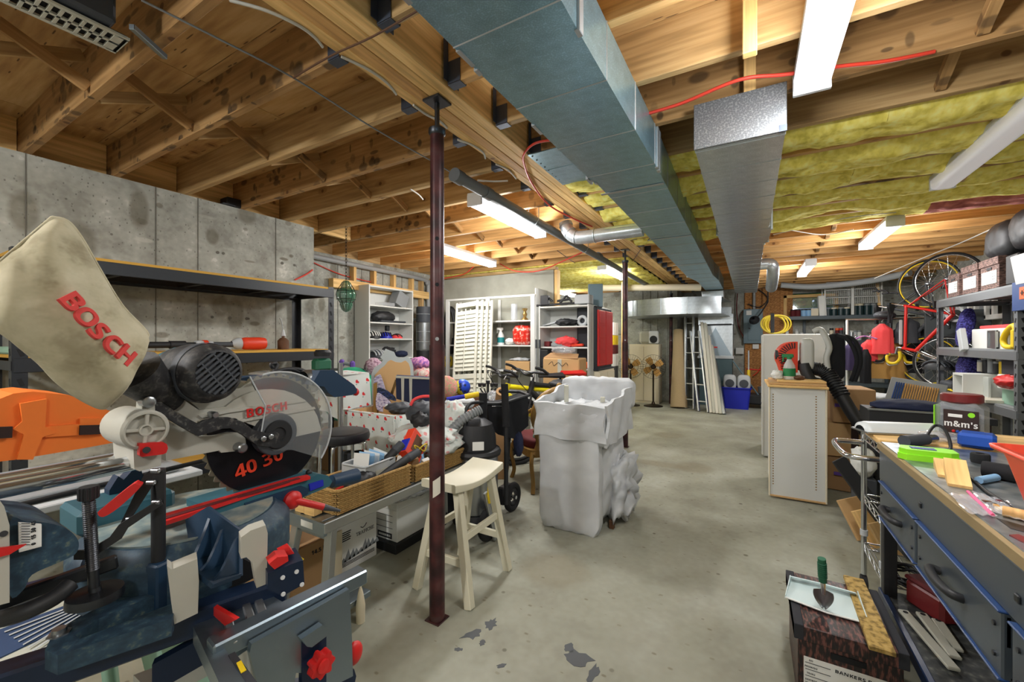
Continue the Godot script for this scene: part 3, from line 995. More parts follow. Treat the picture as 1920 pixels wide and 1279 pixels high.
	cable("red_cable", "red cable looping off the beam beside the big duct", [onY(1040, 262, 2.515), onY(1005, 268, 2.51), onY(985, 285, 2.50), onY(982, 305, 2.5), onY(998, 345, 2.505), onY(1030, 385, 2.505), onY(1075, 410, 2.505), onY(1110, 425, 2.505)], 0.007, M.cable_red)
	cable("red_cable", "red cable hanging in a curve in front of the plasterboard partition", [onZ(832, 522, -5.4), onZ(870, 514, -5.35), onZ(893, 497, -5.3), onZ(925, 490, -5.3), onZ(965, 508, -5.3), onZ(1010, 508, -5.3), onZ(1055, 490, -5.3), onZ(1098, 470, -5.25)], 0.008, M.cable_red)
	cable("red_cable", "red cable running down the concrete left wall towards the bookcase", [onX(587, 492, -4.88), onX(640, 515, -4.88), onX(700, 530, -4.88)], 0.007, M.cable_red)
	cable("red_cable", "red cable end poking past the concrete corner above the black rack", [onX(553, 525, -3.88), onX(575, 514, -3.88), onX(586, 506, -3.88)], 0.008, M.cable_red)
	var wires := [
		[[430, 0], [500, 20], [560, 48], [590, 70], [605, 88]], [[640, 106], [690, 130], [725, 155], [743, 177]], [[775, 197], [800, 215], [822, 225], [838, 240]], [[858, 262], [885, 272], [905, 285], [910, 297]], [[930, 308], [952, 318], [968, 335]],
		[[895, 338], [925, 340], [952, 339]], [[770, 355], [785, 365], [793, 374]],
	]
	var lb := ["nearest the viewer, above the big left joists", "ending left of the near post's top", "just right of the near post's top", "below the beam two joists beyond the near post", "below the beam three joists beyond the near post", "lying straight above a fixture", "hanging left of the near post"]
	for i in wires.size():
		var pts := []
		for q in wires[i]:
			pts.append(onY(q[0], q[1], YJ - 0.006))
		cable("white_cable", "white cable stapled to the left joists, " + lb[i], pts, 0.006, M.cable_white)
	cable("grey_wire", "thin grey wire running under the left joists the length of the room", [onY(265, 0, 2.505), onY(420, 78, 2.5), onY(550, 146, 2.5), onY(700, 240, 2.5), onY(815, 305, 2.5), onY(880, 343, 2.5), onY(1000, 410, 2.5)], 0.004, M.grey)
	cable("dark_wire", "thin dark wire crossing from the left joist to the beam", [onY(550, 146, 2.498), onY(620, 105, 2.495), onY(700, 68, 2.495), onY(790, 16, 2.5)], 0.004, M.brown)
	cable("grey_conduit", "thin pale cable slung along the right wall above the red bicycle", [onZ(1640, 522, -8.2), onZ(1740, 480, -7.4), onZ(1800, 456, -6.6), onZ(1880, 420, -5.7)], 0.007, M.cable_white)
	var i2 := 0
	for q in [[[1045, 470], [1090, 500], [1140, 520]], [[1055, 505], [1110, 528], [1180, 520]], [[1240, 420], [1200, 470], [1180, 500]], [[1450, 425], [1540, 440], [1600, 430]], [[1450, 440], [1580, 410], [1680, 398]]]:
		var pts := []
		for w in q:
			pts.append(onY(w[0], w[1], YJ - 0.01))
		cable("dark_wire", "thin wire under the far joists, " + ["starting at the partition's end stud", "sagging below the yellow batts past the partition", "running to the far post from the long duct", "between the insulation and the far right fixtures", "right of the narrower duct, edging the insulation"][i2], pts, 0.005, M.brown if i2 < 3 else M.cable_white)
		i2 += 1
func cable(nm: String, label: String, pts: Array, r: float, m: Material) -> void:
	single(nm, B.new().tb(sp(pts, 5), r, 6), m, label, "cable")
func duct_run(t: Node3D, xa: Array, za: Array, y0: float, y1: float, m: Material, seam: float) -> void:
	var b := B.new()
	for i in za.size() - 1:
		var l0: float = xa[i][0]
		var r0: float = xa[i][1]
		var l1: float = xa[i + 1][0]
		var r1: float = xa[i + 1][1]
		var z0: float = za[i]
		var z1: float = za[i + 1]
		b.qd(V(l0, y0, z0), V(l1, y0, z1), V(r1, y0, z1), V(r0, y0, z0))
		b.qd(V(l0, y1, z0), V(r0, y1, z0), V(r1, y1, z1), V(l1, y1, z1))
		b.qd(V(l0, y0, z0), V(l0, y1, z0), V(l1, y1, z1), V(l1, y0, z1))
		b.qd(V(r0, y0, z0), V(r1, y0, z1), V(r1, y1, z1), V(r0, y1, z0))
	b.qd(V(xa[0][0], y0, za[0]), V(xa[0][1], y0, za[0]), V(xa[0][1], y1, za[0]), V(xa[0][0], y1, za[0]))
	var e := za.size() - 1
	b.qd(V(xa[e][1], y0, za[e]), V(xa[e][0], y0, za[e]), V(xa[e][0], y1, za[e]), V(xa[e][1], y1, za[e]))
	part("duct_body", b, m, t)
	var z: float = za[0] - 0.02
	while z > za[e] + 0.1:
		var i := 0
		while i < e - 1 and z < za[i + 1]:
			i += 1
		var k: float = (z - za[i]) / (za[i + 1] - za[i])
		var l: float = lerpf(xa[i][0], xa[i + 1][0], k)
		var r: float = lerpf(xa[i][1], xa[i + 1][1], k)
		part("seam", B.new().cb(V((l + r) / 2, (y0 + y1) / 2, z), V(r - l + 0.006, y1 - y0 + 0.006, 0.006), 0.0025), M.zinc_seam, t)
		z -= seam
	for i in range(1, e):
		for s in [0, 1]:
			part("drive_cleat", B.new().cb(V(xa[i][s], (y0 + y1) / 2, za[i]), V(0.018, y1 - y0 + 0.01, 0.035), 0.002), M.zinc_seam, t)
func ducts() -> void:
	var y0 := 2.30
	var y1 := YJ - 0.004
	var d1 := thing("sheet_metal_duct", "long wide galvanised duct running from overhead to the furnace, left of the narrower duct", "duct", V(-0.64, y0, -3))
	duct_run(d1, [[-0.83, -0.455], [-0.83, -0.455], [-0.815, -0.44], [-0.80, -0.44], [-0.80, -0.46], [-0.72, -0.42], [-0.72, -0.42]], [0.6, -1.2, -2.35, -2.40, -6.6, -7.2, -8.6], y0, y1, M.galvanised_blue, 0.41)
	for q in [[745, 80], [870, 240], [1005, 225], [1103, 320]]:
		var p := onX(q[0], q[1], -0.832)
		part("foil_tape", B.new().cb(V(-0.825, y0 + 0.02, p.z), V(0.016, 0.05, 0.09), 0.001), M.zinc_seam, d1)
	for z in [-0.75, -1.3, -2.6, -4.0, -5.5]:
		part("strap", B.new().bx(V(-0.64, y0 - 0.003, z), V(0.385, 0.003, 0.028)), M.zinc_seam, d1) if z < -2 else null
	var d2 := thing("sheet_metal_duct", "narrower galvanised duct with a blunt spangled end under the joists, right of the wide duct", "duct", V(-0.05, y0, -4))
	duct_run(d2, [[-0.235, 0.14], [-0.235, 0.14], [-0.25, 0.16], [-0.24, 0.15], [-0.24, 0.12], [-0.24, 0.12]], [-2.23, -4.0, -4.1, -4.6, -4.7, -9.3], y0 - 0.005, y1, M.galvanised, 0.30)
	part("end_cap", B.new().cb(V(-0.0475, (y0 + y1) / 2, -2.222), V(0.385, y1 - y0 + 0.008, 0.012), 0.002), M.spangled_zinc, d2)
	part("clip", B.new().bx(V(0.13, y0 + 0.01, -2.215), V(0.03, 0.03, 0.004)), M.hanger_steel, d2)
	var pn := thing("joist_pan", "flat galvanised pan closing a joist bay between the beam and the wide duct", "duct panel", V(-1.0, YJ - 0.01, -2.5))
	for k in 2:
		part("sheet", B.new().cb(V(-1.02, YJ - 0.008 - 0.002 * k, -2.42 - k * 0.26), V(0.36, 0.006, 0.3), 0.001), M.galvanised_blue, pn)
	for k in 8:
		part("screw", B.new().cy(V(-1.18, YJ - 0.014, -2.3 - k * 0.06), V(-1.18, YJ - 0.009, -2.3 - k * 0.06), 0.005, -1, 6), M.dark_steel, pn)
	var rd := thing("round_duct", "round galvanised branch pipe elbowing out of the wide duct below the beam", "duct", V(-1.1, 2.33, -3.75))
	var pts := sp([V(-1.55, 2.50, -3.72), V(-1.53, 2.43, -3.72), V(-1.47, 2.36, -3.72), V(-1.38, 2.335, -3.72), V(-1.1, 2.335, -3.72), V(-0.815, 2.335, -3.72)], 4)
	part("pipe", B.new().tb(pts, 0.062, 20), M.galvanised, rd)
	for k in [2, 6, 10, 14]:
		part("bead", B.new().tb(B.new().ringpts(pts[k], V(0, 0, 0.064), (pts[k + 1] - pts[k]).normalized().cross(V(0, 0, 1)) * 0.064, 20), 0.004, 5, true), M.zinc_seam, rd)
	var fl := thing("vent_pipe", "cream vent pipe crossing the room under the far joists to the furnace", "pipe", V(-1.5, 2.25, -7.8))
	part("run", B.new().tb([V(-2.6, 2.38, -7.6), V(-2.45, 2.36, -7.65), V(-1.2, 2.32, -7.9), V(-0.75, 2.30, -8.0)], 0.06, 18), M.cream, fl)
	part("coupling", B.new().cy(V(-2.66, 2.385, -7.58), V(-2.5, 2.365, -7.63), 0.068, -1, 18), M.cream, fl)
	var r2 := thing("round_duct", "round foil-bright branch pipe dropping from the right side of the narrower duct", "duct", V(0.2, 2.3, -6.2))
	part("pipe", B.new().tb(sp([V(0.11, 2.40, -6.6), V(0.22, 2.40, -6.6), V(0.27, 2.36, -6.62), V(0.28, 2.25, -6.9), V(0.28, 2.15, -7.3)], 5), 0.075, 18), M.galvanised, r2)
	var rg := thing("ceiling_register", "white slotted air register in its black boot at the upper left", "air vent", V(-2.03, 2.45, -0.3))
	part("boot", B.new().cb(V(-2.0, 2.53, -0.25), V(0.14, 0.13, 0.62), 0.01), M.dark_grey, rg)
	var fb := B.new()
	for s in [-1, 1]:
		fb.bx(V(-2.03 + s * 0.062, 2.452, -0.2), V(0.016, 0.008, 0.81))
	for k in 30:
		fb.bx(V(-2.03, 2.452, -0.597 + k * 0.0262), V(0.112, 0.008, 0.009))
	fb.bx(V(-2.03, 2.452, -0.2), V(0.012, 0.008, 0.8))
	fb.bx(V(-2.03, 2.452, -0.59), V(0.12, 0.008, 0.03))
	part("grille", fb, M.putty, rg)
	part("backing", B.new().bx(V(-2.03, 2.462, -0.2), V(0.12, 0.004, 0.8)), M.black_matt, rg)
	part("bracket", B.new().cb(V(-1.96, 2.475, -0.66), V(0.02, 0.02, 0.16), 0.002, ry(35)), M.zinc_plate, rg)
func onPl(px: float, py: float, q: Vector3, n: Vector3) -> Vector3:
	var r := ray(px, py)
	var e := V(0, EYE, 0)
	return e + r * ((q - e).dot(n) / r.dot(n))
func trace(b: B, pts: Array, q: Vector3, n: Vector3, th: float, smooth := false) -> B:
	var x := Vector3.UP.cross(n).normalized()
	var f := fr(q, x, n.cross(x))
	var inv := f.affine_inverse()
	var o := []
	for p in pts:
		var l := inv * onPl(p[0], p[1], q, n)
		o.append(Vector2(l.x, l.y))
	return b.pr(sp2(o, 4) if smooth else o, -th, 0.0, f, smooth)
func flat(b: B, pts: Array, y: float, th: float) -> B:
	var o := []
	for p in pts:
		var w := onY(p[0], p[1], y)
		o.append(Vector2(w.x, -w.z))
	return b.pr(o, y - th, y, Transform3D(Basis(V(1, 0, 0), V(0, 0, -1), V(0, 1, 0)), Vector3.ZERO))
func slab(b: B, p: Array, th: float) -> B:
	return b.sh([PackedVector3Array([p[0], p[1]]), PackedVector3Array([p[3], p[2]])], th)
func xp(px: float, py: float, x: float) -> Vector3:
	return onX(px, py, x)
func zone_saw() -> void:
	var NX := V(1, 0, 0)
	var saw := thing("miter_saw", "large sliding miter saw in front, grey arm, clear guard and beige dust bag", "miter saw", V(-1.0, 0.86, -0.5))
	var Q := func(x: float) -> Vector3: return V(x, 1, -0.5)
	var c := xp(506, 813, -1.06)
	var o := []
	for i in 96:
		var t := TAU * i / 96
		o.append(Vector2(cos(t), sin(t)) * (0.1525 if i % 2 else 0.1465))
		o.append(Vector2(cos(t + 0.02), sin(t + 0.02)) * (0.1525 if i % 2 else 0.1445))
	var bt := Transform3D(Basis(V(0, 0, -1), V(0, 1, 0), V(1, 0, 0)), c)
	var blade := part("saw_blade", B.new().pr(o, -0.003, 0.0, bt), M.blade, saw)
	var cd := []
	for i in 60:
		var t := TAU * i / 60
		cd.append(Vector2(cos(t), sin(t)) * 0.143)
	part("blade_disc", B.new().pr(cd, -0.001, 0.0012, bt), M.blade_black, blade)
	words("painted_number", "40 30", 0.032, M.orange_red, blade, Transform3D(Basis(V(0, 0, -1), V(0, 1, 0), V(1, 0, 0)) * Basis(V(0, 0, 1), 0.18), xp(487, 868, -1.056)), 1.1)
	var gp := []
	var arc_ := []
	for i in 27:
		var t := deg_to_rad(-38 + 142 * i / 26.0)
		arc_.append(c + V(0, sin(t) * 0.152 + 0.006, -cos(t) * 0.152))
	var gs := B.new()
	var poly := []
	for p in arc_:
		poly.append(Vector2(-p.z, p.y))
	for p in [[468, 706], [498, 762], [489, 815], [510, 845], [545, 843]]:
		var w := xp(p[0], p[1], -1.03)
		poly.append(Vector2(-w.z, w.y))
	gs.pr(poly, -1.028, -1.024, Transform3D(Basis(V(0, 0, -1), V(0, 1, 0), V(1, 0, 0)), Vector3.ZERO))
	var rows := []
	for p in arc_:
		rows.append(PackedVector3Array([p + V(-0.03, 0, 0), p + V(0.034, 0, 0)]))
	gs.sh(rows, 0.003)
	part("blade_guard", gs, M.guard_clear, saw)
	var ge := B.new()
	ge.tb(arc_.map(func(p): return p + V(0.035, 0, 0)), 0.0028, 6)
	ge.tb([xp(468, 706, -1.022), xp(498, 762, -1.022), xp(489, 815, -1.022)], 0.002, 5)
	part("guard_edge", ge, M.light_grey, saw)
	var ua := trace(B.new(), [[309, 758], [329, 739], [355, 757], [373, 769], [423, 763], [440, 750], [455, 742], [475, 734], [494, 731], [515, 730], [533, 732], [553, 739], [572, 750], [586, 764], [595, 780], [603, 808], [541, 822], [480, 800], [440, 784], [400, 786], [379, 786], [365, 792]], Q.call(-1.045), NX, 0.05)
	part("arm_casting", ua, M.saw_cast, saw)
	var rib := trace(B.new(), [[372, 779], [430, 768], [560, 748], [575, 753], [430, 774], [380, 784]], Q.call(-1.041), NX, 0.004)
	trace(rib, [[430, 790], [590, 763], [592, 767], [436, 795]], Q.call(-1.041), NX, 0.004)
	part("arm_rib", rib, M.saw_cast, saw)
	words("lettering", "BOSCH", 0.021, M.red, saw, Transform3D(Basis(V(0, 0, -1), V(0, 1, 0), V(1, 0, 0)) * Basis(V(0, 0, 1), 0.06), xp(502, 768, -1.0385)), 1.1)
	part("rear_cover", trace(B.new(), [[312, 788], [371, 818], [400, 817], [430, 811], [450, 812], [460, 822], [462, 836], [445, 846], [415, 849], [411, 845], [311, 864]], Q.call(-1.048), NX, 0.04), M.saw_cast, saw)
	var cap := B.new()
	for p in [[453, 840, 0.011], [401, 778, 0.008]]:
		var w := xp(p[0], p[1], -1.03)
		cap.la([Vector2(p[2], -0.02), Vector2(p[2], 0.006), Vector2(p[2] * 0.7, 0.009), Vector2(0, 0.009)], w, 18, Basis(V(0, 0, 1), -PI / 2))
	part("bolt", cap, M.steel, saw)
	part("guard_link", trace(B.new(), [[265, 747], [280, 742], [300, 752], [335, 776], [372, 795], [385, 788], [410, 783], [432, 783], [455, 791], [475, 806], [500, 812], [515, 808], [526, 815], [524, 828], [505, 838], [482, 835], [458, 817], [435, 803], [415, 804], [395, 811], [372, 818], [345, 803], [310, 782], [275, 766]], Q.call(-1.018), NX, 0.012), M.dusty_black, saw)
	var hub := B.new()
	for q in [[0.052, -1.03, M.dark_grey], [0.036, -1.024, M.black]]:
		part("arbor_plate", B.new().la([Vector2(q[0], -0.02), Vector2(q[0], 0.002), Vector2(q[0] * 0.93, 0.005), Vector2(q[0] * 0.5, 0.005), Vector2(q[0] * 0.45, 0.002), Vector2(0, 0.002)], V(q[1], c.y + 0.002, c.z), 30, Basis(V(0, 0, 1), -PI / 2)), q[2], saw)
	for p in [[494, 823], [508, 819], [550, 803]]:
		part("bolt", B.new().la([Vector2(0.0065, -0.01), Vector2(0.0065, 0.002), Vector2(0.004, 0.004), Vector2(0, 0.004)], xp(p[0], p[1], -1.012 if p[0] < 520 else -1.03), 10, Basis(V(0, 0, 1), -PI / 2)), M.steel, saw)
	var mc := xp(408, 700, -0.985)
	var mb := Basis(V(0, 0, 1), -PI / 2)
	var mot := part("motor_housing", B.new().la([Vector2(0.035, -0.14), Vector2(0.055, -0.13), Vector2(0.062, -0.09), Vector2(0.063, -0.03), Vector2(0.060, -0.01), Vector2(0.052, 0.002), Vector2(0.046, 0.004), Vector2(0.045, -0.004), Vector2(0, -0.004)], mc, 32, Basis(V(0, 1, 0), 0.12) * mb), M.dusty_black, saw)
	var sl := B.new()
	var mr := Basis(V(0, 1, 0), 0.12) * Basis(V(1, 0, 0), deg_to_rad(38))
	for k in range(-4, 5):
		var y := k * 0.0098
		var hl := sqrt(0.0455 * 0.0455 - y * y)
		sl.cb(mc + mr * V(0.001, y, 0), V(0.006, 0.0052, hl * 2), 0.001, mr)
	sl.cb(mc + mr * V(0.001, 0, 0.012), V(0.005, 0.085, 0.003), 0.0, mr)
	sl.cb(mc + mr * V(0.001, 0, -0.018), V(0.005, 0.08, 0.003), 0.0, mr)
	part("vent_grille", sl, M.dark_grey, mot)
	part("motor_band", B.new().la([Vector2(0.064, -0.05), Vector2(0.0655, -0.047), Vector2(0.0655, -0.033), Vector2(0.064, -0.03)], mc, 32, Basis(V(0, 1, 0), 0.12) * mb), M.dark_grey, mot)
	part("motor_mount", trace(B.new(), [[293, 705], [300, 685], [315, 665], [345, 652], [375, 650], [390, 655], [380, 690], [350, 735], [325, 738]], Q.call(-1.10), NX, 0.05), M.saw_teal, saw)
	part("belt_cover", trace(B.new(), [[352, 750], [385, 742], [450, 728], [470, 715], [480, 735], [455, 745], [420, 762], [375, 768]], Q.call(-1.055), NX, 0.06), M.saw_cast, saw)
	part("rear_body", trace(B.new(), [[440, 712], [470, 706], [520, 702], [575, 712], [585, 740], [500, 735], [455, 742]], Q.call(-1.10), NX, 0.04), M.saw_navy, saw)
	part("handle", trace(B.new(), [[585, 722], [600, 695], [625, 694], [640, 705], [664, 722], [672, 735], [660, 741], [628, 745], [617, 738], [608, 725], [598, 724]], Q.call(-1.05), NX, 0.035), M.saw_navy, saw)
	part("trigger_button", B.new().el(xp(667, 735, -1.06), V(0.012, 0.012, 0.009)), M.red, saw)
	part("handle_collar", B.new().la([Vector2(0.03, -0.02), Vector2(0.034, -0.012), Vector2(0.034, 0.01), Vector2(0.028, 0.018), Vector2(0, 0.018)], xp(580, 715, -1.10), 20, Basis(V(1, 0, 0), -PI / 2)), M.steel, saw)
	var cord := []
	for i in 26:
		var t := i / 26.0 * TAU * 2.0
		cord.append(xp(540, 712, -1.13) + V(0.004 * sin(t * 1.5), 0.030 * sin(t), 0.055 * cos(t) + 0.01 * sin(t * 0.5)))
	part("power_cord", B.new().tb(sp([xp(512, 690, -1.14), xp(508, 683, -1.14), xp(520, 684, -1.14)] + cord, 3), 0.0055, 7), M.black, saw)
	var hc := xp(273, 806, -0.985)
	var car := part("slide_carriage", trace(B.new(), [[241, 815], [250, 840], [252, 880], [262, 884], [302, 873], [303, 830], [307, 805], [290, 775], [258, 778]], Q.call(-0.995), NX, 0.10), M.saw_cast, saw)
	part("rail_cap", B.new().la([Vector2(0.032, -0.11), Vector2(0.037, -0.10), Vector2(0.037, 0.0), Vector2(0.033, 0.004), Vector2(0.03, 0.004), Vector2(0.03, -0.006), Vector2(0, -0.006)], hc, 28, mb), M.saw_cast, car)
	var sk := B.new()
	for k in 4:
		var a := deg_to_rad(95 + 90 * k)
		sk.cb(hc + V(0.0, sin(a) * 0.019, cos(a) * 0.019), V(0.006, 0.022, 0.006), 0.001, Basis(V(1, 0, 0), PI / 2 - a))
	sk.la([Vector2(0.011, -0.004), Vector2(0.011, 0.004), Vector2(0.008, 0.004), Vector2(0.007, 0), Vector2(0, 0)], hc, 16, mb)
	part("cap_spoke", sk, M.saw_cast, car)
	part("lock_lever", trace(B.new(), [[262, 832], [306, 829], [313, 833], [315, 841], [312, 849], [306, 852], [266, 857], [262, 854]], Q.call(-0.975), NX, 0.012), M.red, saw)
	part("lever_bolt", B.new().cy(xp(275, 844, -0.976), xp(275, 844, -0.97), 0.006, -1, 12), M.black, saw)
	part("pivot_bolt", B.new().la([Vector2(0.011, -0.02), Vector2(0.011, 0.003), Vector2(0.007, 0.006), Vector2(0, 0.006)], xp(279, 754, -1.008), 18, mb), M.steel, saw)
	part("pivot_boss", trace(B.new(), [[266, 778], [268, 750], [279, 743], [290, 750], [291, 775]], Q.call(-1.012), NX, 0.03), M.saw_cast, saw)
	for r in [[868, -1.03, 0.0145], [858, -1.10, 0.0145]]:
		var a := xp(250, r[0], r[1])
		part("slide_rail", B.new().cy(V(a.x, a.y, -0.34), V(a.x, a.y - 0.002, 0.22), r[2], -1, 18), M.chrome, saw)
	var ch := part("dust_chute", B.new().cy(xp(320, 755, -1.06), xp(250, 693, -1.02), 0.027, 0.046, 20), M.dusty_black, saw)
	var ea := [Vector2(215, 772), Vector2(268, 660), Vector2(274, 622), Vector2(228, 573), Vector2(186, 505), Vector2(152, 446), Vector2(126, 415), Vector2(98, 408)]
	var eb := [Vector2(196, 768), Vector2(180, 766), Vector2(140, 745), Vector2(100, 714), Vector2(70, 682), Vector2(20, 640), Vector2(-20, 600), Vector2(-10, 500)]
	ea[0] = Vector2(264, 655)
	ea[1] = Vector2(272, 638)
	var sa := sp2(ea, 4, false)
	var sb := sp2(eb, 4, false)
	var front := []
	var back := []
	var lp := []
	for i in sa.size():
		var t := float(i) / (sa.size() - 1)
		var fr_ := PackedVector3Array()
		var bk := PackedVector3Array()
		var lr := []
		for j in 15:
			var s := j / 14.0
			var p: Vector2 = sa[i].lerp(sb[i], s)
			var th := 0.062 * pow(sin(PI * s), 0.6) * minf(1.0, 0.55 + 3.0 * t) * pow(maxf(0.0, 1.0 - pow(t, 6)), 0.6) + 0.002
			th += 0.006 * sin(s * 11.0 + t * 5.0) * sin(PI * s)
			fr_.append(onX(p.x, p.y, -0.99) + V(th, 0, 0))
			bk.append(onX(p.x, p.y, -0.99) - V(th, 0, 0))
			lr.append([p, fr_[-1]])
		front.append(fr_)
		back.append(bk)
		lp.append(lr)
	var bag := B.new()
	bag.gr(front, false, false, false, Vector2(3, 3))
	bag.gr(back, false, false, true, Vector2(3, 3))
	for i in front.size() - 1:
		bag.qd(back[i][0], front[i][0], front[i + 1][0], back[i + 1][0])
		bag.qd(front[i][14], back[i][14], back[i + 1][14], front[i + 1][14])
	var bagp := part("dust_bag", bag, M.canvas, saw)
	var seam := []
	for i in front.size():
		if i > 3:
			seam.append((front[i][0] + back[i][0]) / 2)
	for j in 15:
		seam.append((front[-1][j] + back[-1][j]) / 2)
	part("bag_seam", B.new().tb(seam, 0.003, 5), M.canvas, bagp)
	var up2 := Vector2(0.66, -0.75)
	var al := Vector2(0.70, 0.71)
	var lets := "BOSCH"
	var lpos := [Vector2(135, 566), Vector2(161, 595), Vector2(184, 621), Vector2(210, 645), Vector2(236, 667)]
	for k in 5:
		var best := 1e9
		var hit := Vector3.ZERO
		for lr in lp:
			for e in lr:
				var d: float = (e[0] - lpos[k]).length()
				if d < best:
					best = d
					hit = e[1]
		var pa := onX(lpos[k].x, lpos[k].y, hit.x + 0.011)
		var pb := onX(lpos[k].x + al.x * 20, lpos[k].y + al.y * 20, hit.x + (0.011 if k < 3 else 0.006))
		var pc := onX(lpos[k].x + up2.x * 20, lpos[k].y + up2.y * 20, hit.x + 0.002)
		words("lettering", lets[k], 0.031, M.bag_red, bagp, fr(pa, pb - pa, pc - pa), 1.15, null, 0.005)
	part("table_arm", trace(B.new(), [[395, 954], [470, 930], [560, 904], [598, 889], [615, 892], [623, 903], [618, 912], [575, 930], [540, 948], [475, 972], [458, 986], [395, 992]], Q.call(-1.0), NX, 0.11), M.saw_teal, saw)
	part("arm_panel", trace(B.new(), [[460, 944], [520, 925], [565, 911], [578, 916], [578, 926], [530, 947], [470, 967], [460, 962]], Q.call(-0.996), NX, 0.006), M.saw_navy, saw)
	part("sticker", trace(B.new(), [[580, 908], [606, 900], [607, 911], [582, 921]], Q.call(-0.996), NX, 0.005), M.bin_blue, saw)
	var kp := B.new()
	flat(kp, [[290, 968], [540, 897], [575, 890], [582, 893], [480, 922], [310, 978]], 0.998, 0.008)
	part("kerf_plate", kp, M.red, saw)
	part("kerf_slot", flat(B.new(), [[300, 971], [560, 895], [563, 897], [302, 975]], 0.9995, 0.003), M.maroon, saw)
	part("turntable", B.new().la([Vector2(0, 0.865), Vector2(0.185, 0.865), Vector2(0.19, 0.875), Vector2(0.19, 0.94), Vector2(0.18, 0.955), Vector2(0.165, 0.965), Vector2(0.16, 0.972), Vector2(0, 0.972)], V(-1.06, 0, -0.43), 44), M.saw_navy_dusty, saw)
	part("table_top", B.new().la([Vector2(0, 0.968), Vector2(0.155, 0.968), Vector2(0.155, 0.9755), Vector2(0, 0.9755)], V(-1.06, 0, -0.43), 44), M.saw_top, saw)
	part("arm_knob", B.new().cy(xp(622, 903, -1.04), xp(668, 892, -1.04), 0.018, 0.022, 18), M.saw_navy, saw)
	var lv := xp(551, 938, -0.985)
	part("clamp_hub", B.new().la([Vector2(0.02, -0.02), Vector2(0.022, 0.0), Vector2(0.015, 0.008), Vector2(0.007, 0.01), Vector2(0, 0.009)], lv, 22, mb), M.red, saw)
	part("clamp_lever", B.new().cy(lv, xp(607, 951, -0.95), 0.009, 0.0085, 12), M.red, saw)
	part("lever_tip", B.new().cy(xp(607, 951, -0.95), xp(638, 958, -0.93), 0.0085, 0.003, 12), M.dark_grey, saw)
	part("stop_knob", B.new().el(xp(579, 886, -1.03), V(0.008, 0.008, 0.008)), M.black, saw)
	part("red_latch", trace(B.new(), [[460, 965], [462, 975], [485, 970], [484, 974], [461, 977]], Q.call(-0.97), NX, 0.01), M.red, saw)
	part("bevel_quadrant", trace(B.new(), [[18, 980], [50, 978], [90, 981], [122, 990], [142, 1006], [148, 1022], [140, 1040], [110, 1055], [60, 1078], [45, 1105], [18, 1114]], Q.call(-0.90), NX, 0.16, true), M.saw_navy_dusty, saw)
	var sc := part("bevel_scale", trace(B.new(), [[35, 980], [78, 983], [78, 1025], [36, 1036]], Q.call(-0.893), NX, 0.004), M.paper, saw)
	for k in 4:
		words("scale_number", ["0", "15", "30", "45"][k], 0.0045, M.ink, sc, Transform3D(Basis(V(0, 1, 0), V(0, 0, 1), V(1, 0, 0)), xp(63, 1020 - 13 * k, -0.892)), 1.0)
	var tk := B.new()
	for k in 9:
		slab(tk, [xp(40, 1022 - 5 * k, -0.892), xp(56, 1022 - 5 * k, -0.892), xp(56, 1021 - 5 * k, -0.892), xp(40, 1021 - 5 * k, -0.892)], 0.001)
	part("scale_mark", tk, M.ink, sc)
	part("bevel_yoke", trace(B.new(), [[-60, 900], [-10, 925], [8, 950], [18, 985], [18, 1130], [-60, 1150]], Q.call(-0.875), NX, 0.07), M.saw_cast, saw)
	part("yoke_hole", B.new().cy(xp(7, 1001, -0.876), xp(7, 1001, -0.873), 0.004, -1, 12), M.black, saw)
	part("bevel_pointer", trace(B.new(), [[-20, 1030], [15, 1026], [50, 1021], [18, 1040], [-20, 1050]], Q.call(-0.868), NX, 0.004), M.red, saw)
	var cl := thing("work_clamp", "black screw clamp with red lever standing on the saw's base", "clamp", P(297, 1085, 0.74))
	part("post", B.new().cy(P(297, 1090, 0.74), P(297, 880, 0.74), 0.0105, -1, 16), M.black, cl)
	var scr := B.new()
	var lo := P(177, 1112, 0.66)
	var hi := P(166, 935, 0.66)
	var k := 0
	scr.cy(lo, hi, 0.0072, -1, 12)
	while k < 34:
		var m0 := lo.lerp(hi, 0.25 + k * 0.0215)
		scr.cy(m0, m0 + (hi - lo).normalized() * 0.0024, 0.0088, 0.0072, 12)
		k += 1
	part("screw", scr, M.dark_steel, cl)
	var kn := B.new()
	kn.cy(P(166, 936, 0.66), P(166, 912, 0.66), 0.0115, -1, 20)
	for i in 14:
		var a := TAU * i / 14
		kn.cy(P(166, 935, 0.66) + V(cos(a), 0, sin(a)) * 0.0115, P(166, 913, 0.66) + V(cos(a), 0, sin(a)) * 0.0115, 0.0016, -1, 5)
	part("knob", kn, M.black, cl)
	part("pad", B.new().la([Vector2(0, 0.014), Vector2(0.007, 0.014), Vector2(0.008, 0.008), Vector2(0.024, 0.006), Vector2(0.034, 0.007), Vector2(0.035, 0), Vector2(0.035, -0.006), Vector2(0, -0.006)], P(179, 1117, 0.66), 28), M.dark_steel, cl)
	for s in [-1, 1]:
		var d: float = s * 0.009
		var nn := V(0.87, 0, 0.5)
		var lk := trace(B.new(), [[138, 1034], [165, 1032], [205, 1008], [222, 985], [245, 970], [300, 936], [305, 946], [262, 975], [240, 990], [228, 1010], [205, 1025], [166, 1050], [138, 1050]], P(220, 1000, 0.69) + nn * d, nn, 0.004)
		part("link_arm", lk, M.black, cl)
		part("lever_arm", trace(B.new(), [[212, 1010], [270, 890], [285, 880], [308, 884], [308, 945], [296, 945], [290, 905], [228, 1000]], P(260, 950, 0.71) + nn * d, nn, 0.004), M.black, cl)
	var rv := B.new()
